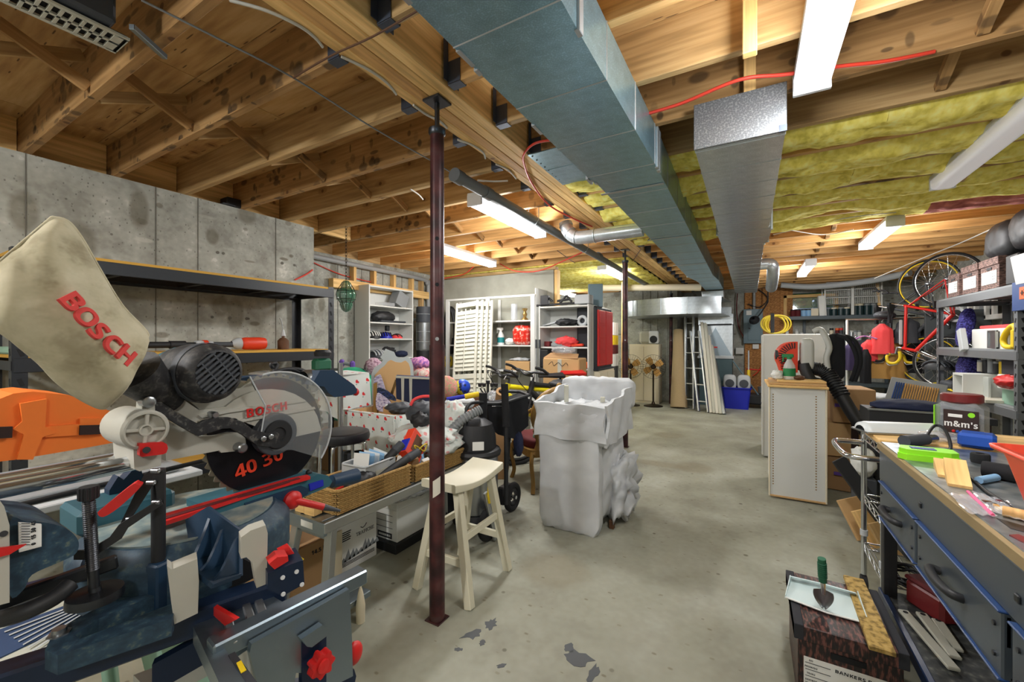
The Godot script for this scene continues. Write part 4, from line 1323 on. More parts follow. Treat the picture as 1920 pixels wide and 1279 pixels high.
	for p in [[178, 1040], [202, 1025], [252, 974], [300, 942], [290, 905], [298, 883]]:
		var w := P(p[0], p[1], 0.675 + 0.0003 * (p[0] - 178))
		rv.la([Vector2(0.0042, -0.012), Vector2(0.0042, 0), Vector2(0.002, 0.001), Vector2(0, -0.001)], w, 10, Basis(V(0, 1, 0), deg_to_rad(30)) * mb)
	part("rivet", rv, M.steel, cl)
	part("red_grip", trace(B.new(), [[183, 962], [190, 955], [245, 911], [257, 909], [261, 916], [225, 950], [200, 967], [188, 969]], P(220, 940, 0.66), V(0.87, 0, 0.5), 0.02, true), M.red, cl)
	part("bar", B.new().cy(xp(-40, 966, -1.3), xp(402, 859, -1.3), 0.006, -1, 8), M.black, cl)
	var ft := B.new()
	flat(ft, [[84, 1219], [98, 1192], [140, 1163], [185, 1160], [140, 1190], [150, 1198], [322, 1132], [328, 1143], [322, 1160], [108, 1229]], 0.905, 0.028)
	flat(ft, [[140, 1163], [282, 1085], [330, 1075], [330, 1100], [185, 1160]], 0.905, 0.028)
	part("base_foot", ft, M.saw_navy_dusty, saw)
	part("foot_bolt", B.new().la([Vector2(0.014, 0), Vector2(0.014, 0.002), Vector2(0.009, 0.003), Vector2(0.009, 0.009), Vector2(0, 0.009)], onY(111, 1189, 0.905), 6), M.steel, saw)
	part("clamp_socket", B.new().cb(P(299, 1098, 0.735), V(0.028, 0.085, 0.028), 0.003, ry(15)), M.saw_navy, saw)
	part("fence_end", trace(B.new(), [[313, 1062], [322, 1068], [370, 1048], [373, 1090], [371, 1150], [327, 1171], [321, 1130]], V(-0.80, 1, -0.35), V(0.94, 0, 0.342), 0.03), M.saw_cast, saw)
	part("fence_end", trace(B.new(), [[452, 1008], [470, 995], [498, 985], [502, 1000], [500, 1095], [481, 1103], [473, 1055], [462, 1045], [452, 1048]], V(-0.74, 1, -0.45), V(0.94, 0, 0.342), 0.03), M.saw_cast, saw)
	var fb := B.new()
	var A := P(391, 950, 0.80)
	var Bp := P(452, 994, 0.78)
	var Cp := P(452, 1080, 0.75)
	var D := P(395, 1040, 0.78)
	var E := P(398, 1100, 0.70)
	var G := P(343, 1058, 0.72)
	slab(fb, [A, Bp, Cp, D], 0.008)
	slab(fb, [P(350, 975, 0.80), A, D, P(355, 1020, 0.78)], 0.006)
	slab(fb, [D, Cp, E, G], 0.008)
	part("fence_bracket", fb, M.saw_navy, saw)
	for i in 3:
		var s := 0.06 + 0.42 * i
		var r0 := A.lerp(Bp, s)
		var r1 := D.lerp(Cp, s)
		var r2 := G.lerp(E, s)
		var ra := B.new()
		var q1 := r0.lerp(r1, 0.12)
		ra.sh([PackedVector3Array([q1, q1.lerp(r2, 0.3) + (r1 - q1) * 0.12, q1.lerp(r2, 0.62) + (r1 - q1) * 0.18, r2]), PackedVector3Array([r1, r1.lerp(r2, 0.3), r1.lerp(r2, 0.62), r2 + V(0, -0.002, 0)])], 0.006)
		part("fence_rib", ra, M.saw_navy, saw)
	part("dark_gap", trace(B.new(), [[375, 1070], [450, 1045], [470, 1055], [475, 1085], [375, 1125]], V(-0.86, 1, -0.45), V(0.94, 0, 0.342), 0.02), M.black_matt, saw)
	part("lower_base", trace(B.new(), [[150, 1062], [300, 1045], [440, 1008], [500, 985], [500, 1030], [330, 1085], [300, 1075], [150, 1092]], V(-0.92, 1, -0.45), V(0.94, 0, 0.342), 0.10), M.saw_navy, saw)
	part("far_fence", trace(B.new(), [[205, 920], [222, 893], [232, 900], [250, 880], [265, 880], [272, 910], [280, 925], [205, 945]], V(-1.22, 1, -0.45), NX, 0.03), M.saw_navy, saw)
	part("far_base", B.new().cb(xp(225, 950, -1.2) , V(0.12, 0.05, 0.16), 0.008), M.saw_teal, saw)
	var st := thing("saw_stand", "navy steel saw stand under the miter saw with a galvanised work support", "tool stand", V(-0.85, 0, -0.4))
	var NS := V(0.94, 0, 0.342)
	var DS := V(0.342, 0, -0.94)
	var q0 := V(-0.853, 0.852, -0.347)
	var rb := Basis(NS, Vector3.UP, NS.cross(Vector3.UP))
	part("rail", B.new().cb(q0 - DS * 0.30 + V(0, -0.004, 0) - NS * 0.02, V(0.045, 0.05, 0.9), 0.004, rb), M.navy_steel, st)
	part("rail", B.new().cb(q0 - DS * 0.30 - NS * 0.30 + V(0, -0.004, 0), V(0.045, 0.05, 0.9), 0.004, rb), M.navy_steel, st)
	for p in [[152, 1236], [246, 1208]]:
		part("square_hole", trace(B.new(), [[p[0] - 16, p[1] - 4], [p[0] + 14, p[1] - 14], [p[0] + 13, p[1] + 4], [p[0] - 16, p[1] + 14]], q0 + NS * 0.0035, NS, 0.002), M.black_matt, st)
	part("tray", flat(B.new(), [[-80, 1200], [-10, 1160], [132, 1092], [200, 1100], [180, 1160], [80, 1245], [-60, 1290]], 0.845, 0.01), M.putty, st)
	var lab := part("warning_label", flat(B.new(), [[-60, 1215], [0, 1180], [150, 1125], [190, 1132], [90, 1190], [0, 1233], [-60, 1262]], 0.847, 0.002), M.label_blue, st)
	var ll := B.new()
	for kl in 7:
		var u := kl / 6.0
		slab(ll, [onY(lerpf(8, 60, u), lerpf(1184, 1220, u), 0.8485), onY(lerpf(148, 178, u), lerpf(1131, 1140, u), 0.8485), onY(lerpf(149, 179, u), lerpf(1133, 1142, u), 0.8485), onY(lerpf(9, 61, u), lerpf(1186, 1222, u), 0.8485)], 0.0004)
	part("label_line", ll, M.light_grey, lab).set_meta("kind", "stuff")
	for s in [[-0.30, -0.0], [0.12, -0.0], [-0.3, -0.3], [0.1, -0.3]]:
		var a: Vector3 = q0 + DS * s[0] + NS * (s[1] - 0.03) + V(0, -0.04, 0)
		part("leg", B.new().cy(a, V(a.x, 0.0, a.z) + DS * (0.06 if s[0] > 0 else -0.1) + NS * (0.05 if s[1] == 0.0 else -0.15), 0.016, -1, 12), M.alu, st)
	part("side_bracket", flat(B.new(), [[285, 1247], [290, 1235], [430, 1155], [440, 1165]], 0.80, 0.05), M.navy_steel, st)
	var hd := B.new()
	hd.cb((P(-30, 1142, 0.6) + P(128, 1085, 0.66)) / 2, V(0.015, 0.022, 0.20), 0.003, Basis.looking_at(P(128, 1085, 0.66) - P(-30, 1142, 0.6), Vector3.UP))
	part("carry_handle", hd, M.dark_steel, st)
	part("handle_grip", B.new().tb(sp([P(-20, 1165, 0.6), P(40, 1150, 0.6), P(100, 1122, 0.62), P(132, 1095, 0.64)], 5), 0.012, 10), M.black, st)
	var yb := 0.86
	var e0 := onY(395, 1208, yb)
	var e1 := onY(683, 1066, yb)
	var dv := (e1 - e0).normalized()
	var nv := dv.cross(Vector3.UP).normalized()
	if nv.x < 0:
		nv = -nv
	var bb := Basis(nv, Vector3.UP, nv.cross(Vector3.UP))
	part("support_bar", B.new().cb((e0 + e1) / 2 - V(0, 0.013, 0) - nv * 0.004, V(0.035, 0.03, (e1 - e0).length()), 0.003, bb), M.zinc_plate, st)
	part("support_plate", trace(B.new(), [[468, 1225], [472, 1208], [655, 1105], [660, 1200], [662, 1268], [640, 1279], [612, 1300], [600, 1262], [555, 1262], [548, 1310], [495, 1330]], e0 + nv * 0.028, nv, 0.012), M.zinc_plate, st)
	part("support_lip", trace(B.new(), [[565, 1199], [605, 1172], [622, 1186], [585, 1214], [576, 1213]], e0 + nv * 0.045, nv, 0.014), M.zinc_plate, st)
	part("slide_column", trace(B.new(), [[566, 1200], [612, 1178], [612, 1290], [566, 1310]], e0 + nv * 0.03, nv, 0.012), M.navy_steel, st)
	var starp := []
	for i in 42:
		var t := TAU * i / 42
		starp.append(Vector2(cos(t), sin(t)) * (0.0205 + 0.003 * cos(t * 7)))
	var xk := Vector3.UP.cross(nv).normalized()
	var kf := fr(onPl(597, 1240, e0 + nv * 0.04, nv), xk, nv.cross(xk))
	part("star_knob", B.new().pr(starp, 0, 0.018, kf, true), M.red, st)
	part("knob_cap", B.new().la([Vector2(0.012, 0.0), Vector2(0.011, 0.004), Vector2(0, 0.005)], kf.origin + nv * 0.018, 20, mb.rotated(Vector3.UP, 0.1)), M.red, st)
	part("star_knob", B.new().el(onPl(664, 1225, e0 + nv * 0.0, nv) , V(0.012, 0.024, 0.02)), M.red, st)
	part("support_base", trace(B.new(), [[548, 1290], [640, 1275], [664, 1255], [668, 1268], [655, 1330], [540, 1340]], e0 + nv * 0.024, nv, 0.03), M.navy_steel, st)
	var tr := B.new()
	var u0 := onY(360, 1178, 0.80)
	var u1 := onY(490, 1110, 0.80)
	flat(tr, [[362, 1175], [370, 1165], [490, 1105], [540, 1135], [420, 1215], [480, 1290], [420, 1300]], 0.849, 0.03)
	part("extension_tray", tr, M.zinc_plate, st)
	for p in [[398, 1155], [436, 1137], [458, 1125]]:
		var a := onY(p[0], p[1], 0.851)
		part("tray_groove", B.new().cb(a + V(0.06, 0, 0), V(0.10, 0.006, 0.014), 0.002, rb), M.alu, st)
	part("red_stop", slab(B.new(), [onY(404, 1136, 0.885), onY(446, 1160, 0.885), onY(425, 1172, 0.86), onY(404, 1152, 0.86)], 0.006), M.red, st)
	var bx_ := trace(B.new(), [[502, 1075], [568, 1050], [571, 1095], [530, 1118], [502, 1105]], V(-0.70, 1, -0.5), NS, 0.06)
	var be := part("end_bracket", bx_, M.navy_steel, st)
	for p in [[530, 1083], [556, 1072], [531, 1114], [566, 1096]]:
		part("screw", B.new().la([Vector2(0.004, 0), Vector2(0.0035, 0.002), Vector2(0, 0.002)], onPl(p[0], p[1], V(-0.699, 1, -0.5), NS), 10, Basis(V(0, 1, 0), -0.35) * mb), M.white_metal, be)
	part("latch", trace(B.new(), [[504, 1058], [520, 1045], [540, 1043], [541, 1052], [515, 1068]], V(-0.69, 1, -0.5), NS, 0.03), M.red, st)
	part("latch", trace(B.new(), [[525, 1040], [545, 1030], [552, 1038], [530, 1044]], V(-0.72, 1, -0.52), NS, 0.03), M.red, st)
	part("yellow_sticker", flat(B.new(), [[536, 1044], [552, 1036], [570, 1048], [553, 1057]], 0.855, 0.002), M.yellow, st)
	part("dial", B.new().cy(onY(510, 1042, 0.84), onY(510, 1038, 0.86), 0.014, -1, 18), M.light_grey, st)
	part("galvanised_leg", slab(B.new(), [onY(250, 1279, 0.62), onY(390, 1225, 0.62), onY(400, 1250, 0.62), onY(280, 1310, 0.62)], 0.03), M.alu, st)
	part("label_strip", flat(B.new(), [[428, 1228], [440, 1222], [482, 1279], [466, 1285]], 0.8505, 0.002), M.ink, st)
	part("yellow_sticker", flat(B.new(), [[443, 1243], [452, 1238], [462, 1256], [452, 1262]], 0.8515, 0.002), M.yellow, st)
	var tb_ := thing("trestle_table", "low grey trestle behind the saw carrying the orange case", "trestle", V(-1.7, 0, -0.2))
	part("board", B.new().cb(V(-1.72, 0.955, -0.02), V(0.36, 0.02, 1.15), 0.003), M.grey, tb_)
	part("board", B.new().cb(V(-1.70, 0.934, -0.04), V(0.40, 0.018, 1.2), 0.003), M.light_grey, tb_)
	for s in [-1, 1]:
		for e in [-0.45, 0.40]:
			part("leg", B.new().cy(V(-1.70 + s * 0.1, 0.92, e), V(-1.70 + s * 0.28, 0.0, e - 0.12), 0.022, -1, 4), M.seafoam, tb_)
	var cs := thing("tool_case", "bright orange moulded plastic tool case lying behind the saw", "tool case", V(-1.75, 0.965, -0.1))
	part("shell", trace(B.new(), [[-150, 900], [-150, 800], [0, 748], [25, 738], [60, 734], [130, 741], [170, 757], [210, 772], [236, 780], [232, 800], [236, 826], [160, 840], [90, 852], [30, 862], [-20, 868]], V(-1.66, 1, -0.3), NX, 0.2, false), M.orange_case, cs)
	part("shoulder", trace(B.new(), [[38, 757], [88, 748], [85, 800], [105, 812], [80, 820], [62, 862], [32, 862], [45, 815], [25, 805], [42, 790]], V(-1.645, 1, -0.3), NX, 0.03), M.orange_case, cs)
	part("hinge_rib", trace(B.new(), [[85, 800], [150, 795], [150, 785], [193, 785], [200, 800], [195, 815], [150, 816], [85, 820]], V(-1.65, 1, -0.3), NX, 0.03), M.orange_case, cs)
	for p in [[170, 807, 20, 9], [8, 812, 16, 11]]:
		part("latch_slot", trace(B.new(), [[p[0] - p[2], p[1] - p[3]], [p[0] + p[2], p[1] - p[3] - 1], [p[0] + p[2] - 1, p[1] + p[3] - 2], [p[0] - p[2] - 1, p[1] + p[3]]], V(-1.643, 1, -0.3), NX, 0.006), M.maroon_dark, cs)
	var gb := thing("steel_box", "small grey-green metal box on the floor behind the saw table, against the wall", "box", xp(320, 935, -1.75) * V(1, 0, 1))
	part("body", B.new().cb(V(-1.75, 0.33, -0.72), V(0.25, 0.66, 0.18), 0.006), M.seafoam, gb)
	part("lid", B.new().cb(V(-1.75, 0.67, -0.72), V(0.27, 0.02, 0.2), 0.006), M.putty, gb)
func zone_rack() -> void:
	var r := thing("storage_rack", "black boltless steel rack with yellow-edged boards against the left concrete wall", "storage rack", V(-3.55, 0, -1.5))
	rack(r, -3.3, -3.85, -2.45, -0.55, [1.82, 1.26, 0.5], M.rack_black)
	var y := 1.2785
	var ps := thing("pole_saw", "long black and orange pole trimmer lying on the left rack's middle shelf", "pole trimmer", V(-3.45, y, -1.4))
	var a := onX(262, 644, -3.42)
	var yy := y + 0.045
	var seg := func(p0: float, p1: float, rr: float, m: Material, nm: String) -> void:
		var z0 := onX(p0, 645, -3.42).z
		var z1 := onX(p1, 645, -3.42).z
		part(nm, B.new().cy(V(-3.42, yy, z0), V(-3.42, yy, z1), rr, -1, 14), m, ps)
	seg.call(180, 330, 0.022, M.black, "shaft")
	seg.call(318, 347, 0.028, M.black, "sleeve")
	seg.call(347, 366, 0.018, M.black, "shaft")
	seg.call(366, 380, 0.030, M.light_grey, "collar")
	seg.call(380, 388, 0.034, M.orange_red, "collar_ring")
	seg.call(388, 398, 0.026, M.light_grey, "collar")
	seg.call(396, 440, 0.020, M.dark_grey, "throttle_tube")
	part("engine_cover", B.new().la([Vector2(0.015, -0.02), Vector2(0.035, 0.0), Vector2(0.048, 0.05), Vector2(0.05, 0.16), Vector2(0.045, 0.20), Vector2(0, 0.205)], V(-3.42, y + 0.052, onX(446, 643, -3.42).z), 20, Basis(V(1, 0, 0), -PI / 2)), M.orange_red, ps)
	part("engine_neck", B.new().la([Vector2(0.02, 0.0), Vector2(0.04, 0.03), Vector2(0.047, 0.06)], V(-3.42, y + 0.052, onX(434, 643, -3.42).z), 20, Basis(V(1, 0, 0), -PI / 2)), M.light_grey, ps)
	var ol := thing("oil_can", "rusty oil can with thin spout at the right end of the black rack's shelf", "oil can", V(-3.5, y, -2.15))
	var oc := V(-3.5, y, onX(531, 645, -3.5).z)
	part("can", B.new().la([Vector2(0, 0), Vector2(0.045, 0), Vector2(0.045, 0.075), Vector2(0.025, 0.095), Vector2(0.012, 0.10), Vector2(0.012, 0.115), Vector2(0, 0.115)], oc, 18), M.brown, ol)
	part("spout", B.new().tb(sp([oc + V(0, 0.11, 0), oc + V(0, 0.17, 0.005), oc + V(0, 0.23, 0.012), oc + V(0, 0.27, 0.03)], 4), 0.004, 6), M.steel, ol)
	part("cap", B.new().cy(oc + V(0, 0.115, 0), oc + V(0, 0.17, 0), 0.02, 0.008, 10), M.light_grey, ol)
	single("plastic_tray", B.new().cb(V(-3.55, y + 0.02, -0.72), V(0.4, 0.04, 0.34), 0.01), M.seafoam, "flat pale tray at the far left end of the black rack's shelf", "tray")
	var spk := thing("wall_speaker", "small black box speaker on top of the concrete wall under a joist", "speaker", onX(438, 390, -3.95))
	var wp := onX(438, 388, -3.93)
	wp.y = YJ + 0.001
	part("body", B.new().cb(wp + V(0.0, 0.035, 0), V(0.12, 0.07, 0.16), 0.006), M.black, spk)
	part("bracket", B.new().cb(wp + V(0.02, 0.005, 0.06), V(0.08, 0.01, 0.1), 0.003), M.dark_grey, spk)
func rack(r: Node3D, xf: float, xb: float, z0: float, z1: float, ys: Array, m: Material, bm: Material = null) -> void:
	var s: float = signf(xf - xb)
	for z in [z0, z1]:
		var inw: float = 1.0 if z == z0 else -1.0
		for x in [xf, xb]:
			var ox: float = -s if x == xf else s
			var b := B.new()
			b.bx(V(x, 0.92, z + inw * 0.0275), V(0.003, 1.84, 0.055))
			b.bx(V(x + ox * 0.03, 0.92, z), V(0.06, 1.84, 0.003))
			var up := part("upright", b, m, r)
			var hb := B.new()
			for k in 22:
				hb.cb(V(x - ox * 0.001, 0.12 + k * 0.078, z + inw * 0.03), V(0.004, 0.04, 0.018), 0.0015, Basis(V(1, 0, 0), 0.35))
				hb.cb(V(x + ox * 0.034, 0.12 + k * 0.078, z - inw * 0.001), V(0.02, 0.04, 0.004), 0.0015, Basis(V(0, 0, 1), 0.35))
			part("keyhole", hb, M.slot_dark, up)
		for y in ys:
			part("end_beam", B.new().cb(V((xf + xb) / 2, y - 0.04, z), V(absf(xf - xb), 0.05, 0.01), 0.002), m, r)
	for y in ys:
		for x in [xf, xb]:
			var b := B.new()
			b.cb(V(x, y - 0.038, (z0 + z1) / 2), V(0.012, 0.076, absf(z1 - z0) - 0.01), 0.002)
			b.bx(V(x + (-s if x == xf else s) * 0.02, y - 0.055, (z0 + z1) / 2), V(0.03, 0.004, absf(z1 - z0) - 0.02))
			part("beam", b, m, r)
		for k in 3:
			part("tie", B.new().bx(V((xf + xb) / 2, y - 0.045, lerpf(z0, z1, 0.25 * (k + 1))), V(absf(xf - xb), 0.012, 0.03)), m, r)
		part("shelf_board", B.new().cb(V((xf + xb) / 2, y + 0.008, (z0 + z1) / 2), V(absf(xf - xb) - 0.002, 0.018, absf(z1 - z0) - 0.02), 0.001), bm if bm else M.rack_board, r)
func bxp(nm: String, c: Vector3, s: Vector3, m: Material, o: Node, r := 0.003, b := Basis.IDENTITY) -> MeshInstance3D:
	return part(nm, B.new().cb(c, s, minf(r, s[s.min_axis_index()] * 0.4), b), m, o)
func cyp(nm: String, a: Vector3, b: Vector3, r: float, m: Material, o: Node, r2 := -1.0, k := 14) -> MeshInstance3D:
	return part(nm, B.new().cy(a, b, r, r2, k), m, o)
func tub(nm: String, pts: Array, r: float, m: Material, o: Node, k := 8) -> MeshInstance3D:
	return part(nm, B.new().tb(pts, r, k), m, o)
func lat(nm: String, prof: Array, c: Vector3, m: Material, o: Node, b := Basis.IDENTITY, k := 22) -> MeshInstance3D:
	var q := []
	for p in prof:
		q.append(Vector2(p[0], p[1]))
	return part(nm, B.new().la(q, c, k, b), m, o)
func soft(c: Vector3, s: Vector3, e: float, rough: float, sd: int, b := Basis.IDENTITY, nu := 40, nv := 22) -> B:
	var f := FastNoiseLite.new()
	f.seed = sd
	f.frequency = 1.0
	f.fractal_octaves = 3
	var rows := []
	for i in nv + 1:
		var t := PI * i / nv
		var ring := PackedVector3Array()
		for j in nu:
			var a := TAU * j / nu
			var d := Vector3(sin(t) * sin(a), -cos(t), sin(t) * cos(a))
			var q := Vector3(signf(d.x) * pow(absf(d.x), e), signf(d.y) * pow(absf(d.y), e), signf(d.z) * pow(absf(d.z), e))
			var m := 1.0 / maxf(pow(pow(absf(d.x), 2.0 / e) + pow(absf(d.y), 2.0 / e) + pow(absf(d.z), 2.0 / e), e / 2.0), 1e-4)
			q = d * m
			ring.append(c + b * (q * s * 0.5 + q.normalized() * rough * f.get_noise_3dv(q * s * V(9, 3, 9))))
		rows.append(ring)
	return B.new().gr(rows, true)
func open_box(nm: String, c: Vector3, s: Vector3, th: float, m: Material, o: Node, b := Basis.IDENTITY) -> MeshInstance3D:
	var q := B.new()
	q.bx(c + b * V(0, -s.y / 2 + th / 2, 0), V(s.x, th, s.z), b)
	for k in [-1, 1]:
		q.bx(c + b * V(k * (s.x - th) / 2, 0, 0), V(th, s.y, s.z), b)
		q.bx(c + b * V(0, 0, k * (s.z - th) / 2), V(s.x - 2 * th, s.y, th), b)
	return part(nm, q, m, o)
func fx() -> Basis:
	return Basis(V(0, 0, -1), V(0, 1, 0), V(1, 0, 0))
func saddle_stool() -> void:
	var t := thing("saddle_stool", "cream painted wooden saddle stool standing behind the near steel post", "stool", V(-1.40, 0, -1.90))
	var rows := []
	for i in 13:
		var z := -1.675 - 0.47 * i / 12.0
		var dip := 0.035 * sin(PI * i / 12.0)
		var r := PackedVector3Array()
		for q in [[-0.115, 0.0], [-0.11, 0.006], [0.11, 0.006], [0.115, 0.0], [0.115, -0.034], [0.11, -0.038], [-0.11, -0.038], [-0.115, -0.034]]:
			r.append(V(-1.415 - q[0], 0.606 + q[1] - dip * (1.0 if q[1] > -0.01 else 0.75), z))
		rows.append(r)
	var sb := B.new().gr(rows, true)
	sb.fan(rows[0], V(0, 0, 1))
	sb.fan(rows[12], V(0, 0, -1))
	part("seat", sb, M.stool_paint, t)
	var ft := [V(-1.575, 0, -1.69), V(-1.222, 0, -1.69), V(-1.235, 0, -2.09), V(-1.575, 0, -2.09)]
	var tp := [V(-1.475, 0.575, -1.75), V(-1.345, 0.575, -1.75), V(-1.345, 0.575, -2.06), V(-1.475, 0.575, -2.06)]
	for k in 4:
		part("leg", B.new().cb((ft[k] + tp[k]) / 2, V(0.042, (tp[k] - ft[k]).length(), 0.042), 0.003, fr(V(0, 0, 0), V(1, 0, 0) - (tp[k] - ft[k]).normalized() * (tp[k] - ft[k]).normalized().x, tp[k] - ft[k]).basis), M.stool_paint, t)
	for q in [[0, 1, 0.20], [2, 3, 0.20], [1, 2, 0.32], [3, 0, 0.32]]:
		var a: Vector3 = ft[q[0]].lerp(tp[q[0]], q[2] / 0.575)
		var e: Vector3 = ft[q[1]].lerp(tp[q[1]], q[2] / 0.575)
		part("stretcher", B.new().cb((a + e) / 2, V((e - a).length() - 0.03, 0.038, 0.02), 0.002, fr(V(0, 0, 0), e - a, Vector3.UP).basis), M.stool_paint, t)
func wicker(nm: String, label: String, c: Vector3, s: Vector3, m: Material, b := Basis.IDENTITY) -> Node3D:
	var t := thing(nm, label, "basket", c)
	var ring := rrect(s.x, s.z, 0.035, 5)
	var kk := ring.size() * 2
	var pts := sp2(ring, 2)
	var wv := B.new()
	var n := int(s.y / 0.0095)
	for r in n:
		var loop := []
		for i in pts.size():
			var w := 0.0035 * (1 if (i + r) % 2 else -1)
			var p: Vector2 = pts[i]
			p += p.normalized() * w
			loop.append(c + b * V(p.x, 0.006 + r * 0.0095, p.y))
		wv.tb(loop, 0.0052, 5, true)
	var wo := part("weave", wv, m, t)
	wo.set_meta("kind", "stuff")
	var st := B.new()
	for i in pts.size():
		if i % 2 == 0:
			st.cy(c + b * V(pts[i].x, 0, pts[i].y), c + b * V(pts[i].x, s.y, pts[i].y), 0.003, -1, 5)
	part("stake", st, m, t).set_meta("kind", "stuff")
	part("rim", B.new().tb(pts.map(func(p): return c + b * V(p.x, s.y, p.y)), 0.010, 7, true), m, t)
	part("base", B.new().cb(c + V(0, 0.006, 0), V(s.x - 0.02, 0.01, s.z - 0.02), 0.002, b), m, t)
	return t
func zone_platform() -> void:
	saddle_stool()
	var t := thing("work_platform", "low aluminium trestle platform carrying the wicker baskets", "work platform", V(-1.855, 0, -1.85))
	bxp("deck", V(-1.855, 0.485, -1.84), V(0.29, 0.025, 1.24), M.zinc_plate, t)
	for k in 3:
		bxp("deck_rib", V(-1.94 + 0.085 * k, 0.4995, -1.84), V(0.05, 0.005, 1.23), M.alu, t)
	for s in [-1, 1]:
		bxp("edge_channel", V(-1.855 + s * 0.145, 0.478, -1.84), V(0.016, 0.05, 1.25), M.alu, t)
	bxp("end_cap", V(-1.855, 0.472, -1.222), V(0.30, 0.062, 0.02), M.zinc_plate, t)
	bxp("sticker", V(-1.83, 0.475, -1.211), V(0.09, 0.03, 0.002), M.paper, t, 0.0005)
	bxp("cross_bar", V(-1.855, 0.415, -1.27), V(0.25, 0.035, 0.025), M.zinc_plate, t)
	for s in [-1, 1]:
		for e in [-1, 1]:
			var a := V(-1.855 + s * 0.125, 0.46, -1.27 if e > 0 else -2.4)
			var g := V(-1.855 + s * 0.17, 0, -1.20 if e > 0 else -2.47)
			bxp("leg", (a + g) / 2, V(0.05, (a - g).length(), 0.035), M.alu, t, 0.003, fr(V(0, 0, 0), V(1, 0, 0) - (a - g).normalized() * (a - g).normalized().x, a - g).basis)
			cyp("foot", g, g + (a - g).normalized() * 0.05, 0.03, M.rubber, t, 0.028, 8)
	bxp("sticker", V(-1.705, 0.12, -1.215), V(0.035, 0.13, 0.003), M.paper, t, 0.0005)
	bxp("step", V(-1.69, 0.09, -1.35), V(0.10, 0.03, 0.16), M.zinc_plate, t)
	var b1 := wicker("wicker_basket", "long pale wicker basket nearest the saw on the aluminium platform, holding a grey bin", V(-1.855, 0.502, -1.55), V(0.25, 0.115, 0.5), M.wicker)
	var b2 := wicker("wicker_basket", "second wicker basket, behind the near steel post, with rolled handles", V(-1.86, 0.502, -2.09), V(0.25, 0.095, 0.5), M.wicker)
	tub("handle", sp([V(-1.80, 0.60, -2.335), V(-1.83, 0.62, -2.34), V(-1.88, 0.622, -2.34), V(-1.92, 0.60, -2.335)], 4), 0.017, M.wicker, b2)
	var q := thing("plastic_bin", "grey plastic bin of papers standing in the first wicker basket", "bin", V(-1.87, 0.52, -1.63))
	open_box("tub", V(-1.87, 0.60, -1.62), V(0.17, 0.15, 0.24), 0.005, M.light_grey, q, ry(6))
	part("rim", B.new().tb(sp2(rrect(0.175, 0.245, 0.02, 3), 1).map(func(p): return V(-1.87, 0.675, -1.62) + ry(6) * V(p.x, 0, p.y)), 0.006, 6, true), M.light_grey, q)
	bxp("label_panel", V(-1.781, 0.61, -1.63), V(0.004, 0.05, 0.10), M.putty, q, 0.001, ry(6))
	for k in 5:
		var z := -1.55 - k * 0.035
		single("paper_sheet", slab(B.new(), [V(-1.93, 0.56, z), V(-1.82, 0.56, z - 0.01), V(-1.81, 0.73 - k * 0.008, z - 0.02), V(-1.93, 0.72, z - 0.015)], 0.002), M.skyblue if k % 2 else M.paper, "thin paper sheet sticking up from the grey bin, " + ["nearest the saw", "second from the saw", "in the middle", "second from the far end", "at the far end"][k], "paper", "papers in the grey bin")
	part("body", lump(V(-1.80, 0.60, -1.50), V(0.07, 0.055, 0.09), 0.25, 5), M.black, thing("camera_bag", "small black bag drooping over the near end of the grey bin", "bag", V(-1.80, 0.55, -1.50)))
	for k in 2:
		var u := thing("folded_umbrella", "black folded umbrella lying in the wicker basket, " + ["upper one with its cap towards the post", "lower one with a yellow wrist loop"][k], "umbrella", V(-1.80, 0.6, -1.7))
		var a := [V(-1.83, 0.60, -1.60), V(-1.78, 0.58, -1.56)][k] as Vector3
		var e := [V(-1.80, 0.735, -1.80), V(-1.765, 0.67, -1.90)][k] as Vector3
		var bb := fr(a, V(0, 0, 1).cross(e - a), e - a).basis
		var ln := (e - a).length()
		lat("sleeve", [[0, 0], [0.018, 0.005], [0.021, 0.05], [0.024, ln * 0.6], [0.025, ln * 0.75]], a, M.black, u, bb, 12)
		lat("grip", [[0.02, ln * 0.75], [0.026, ln * 0.78], [0.026, ln], [0.02, ln + 0.004], [0, ln + 0.004]], a, M.dark_grey, u, bb, 14)
		if k == 1:
			tub("wrist_loop", sp([e, e + V(0.02, 0.03, -0.01), e + V(0.01, 0.035, -0.07), e + V(0.0, -0.01, -0.06), e + V(0, 0.02, -0.015), e + V(0, 0.045, 0.03), e], 4), 0.004, M.rope_yellow, u, 6)
	for k in 5:
		single("hand_tool", B.new().cy(V(-1.92 + k * 0.035, 0.53, -1.36), V(-1.88 + k * 0.03, 0.575, -1.46 - 0.02 * k), 0.012, 0.009, 9), [M.red, M.yellow, M.orange, M.red, M.black][k], "hand tool grip in the saw end of the first basket, " + ["red at its wall side", "yellow", "orange", "red next to black", "black by the rim"][k], "tool", "loose tools in the first basket")
	var wb := thing("wood_block", "two-piece yellowish wood offcut on the platform end beside the basket", "wood block", V(-1.9, 0.502, -1.26))
	for k in 2:
		bxp("offcut", V(-1.93 + 0.075 * k, 0.527, -1.262), V(0.07, 0.05, 0.05), M.pine, wb, 0.003, ry(4))
	var bx := thing("carton", "bright orange cracker carton tilted in the second basket", "carton", V(-1.88, 0.55, -1.98))
	bxp("carton", V(-1.88, 0.665, -1.98), V(0.06, 0.15, 0.19), M.orange_red, bx, 0.002, eul(35, 20, 20))
	bxp("blue_flap", V(-1.88, 0.665, -1.98) + eul(35, 20, 20) * V(0, 0.078, 0.045), V(0.062, 0.008, 0.09), M.bin_blue, bx, 0.001, eul(35, 20, 20))
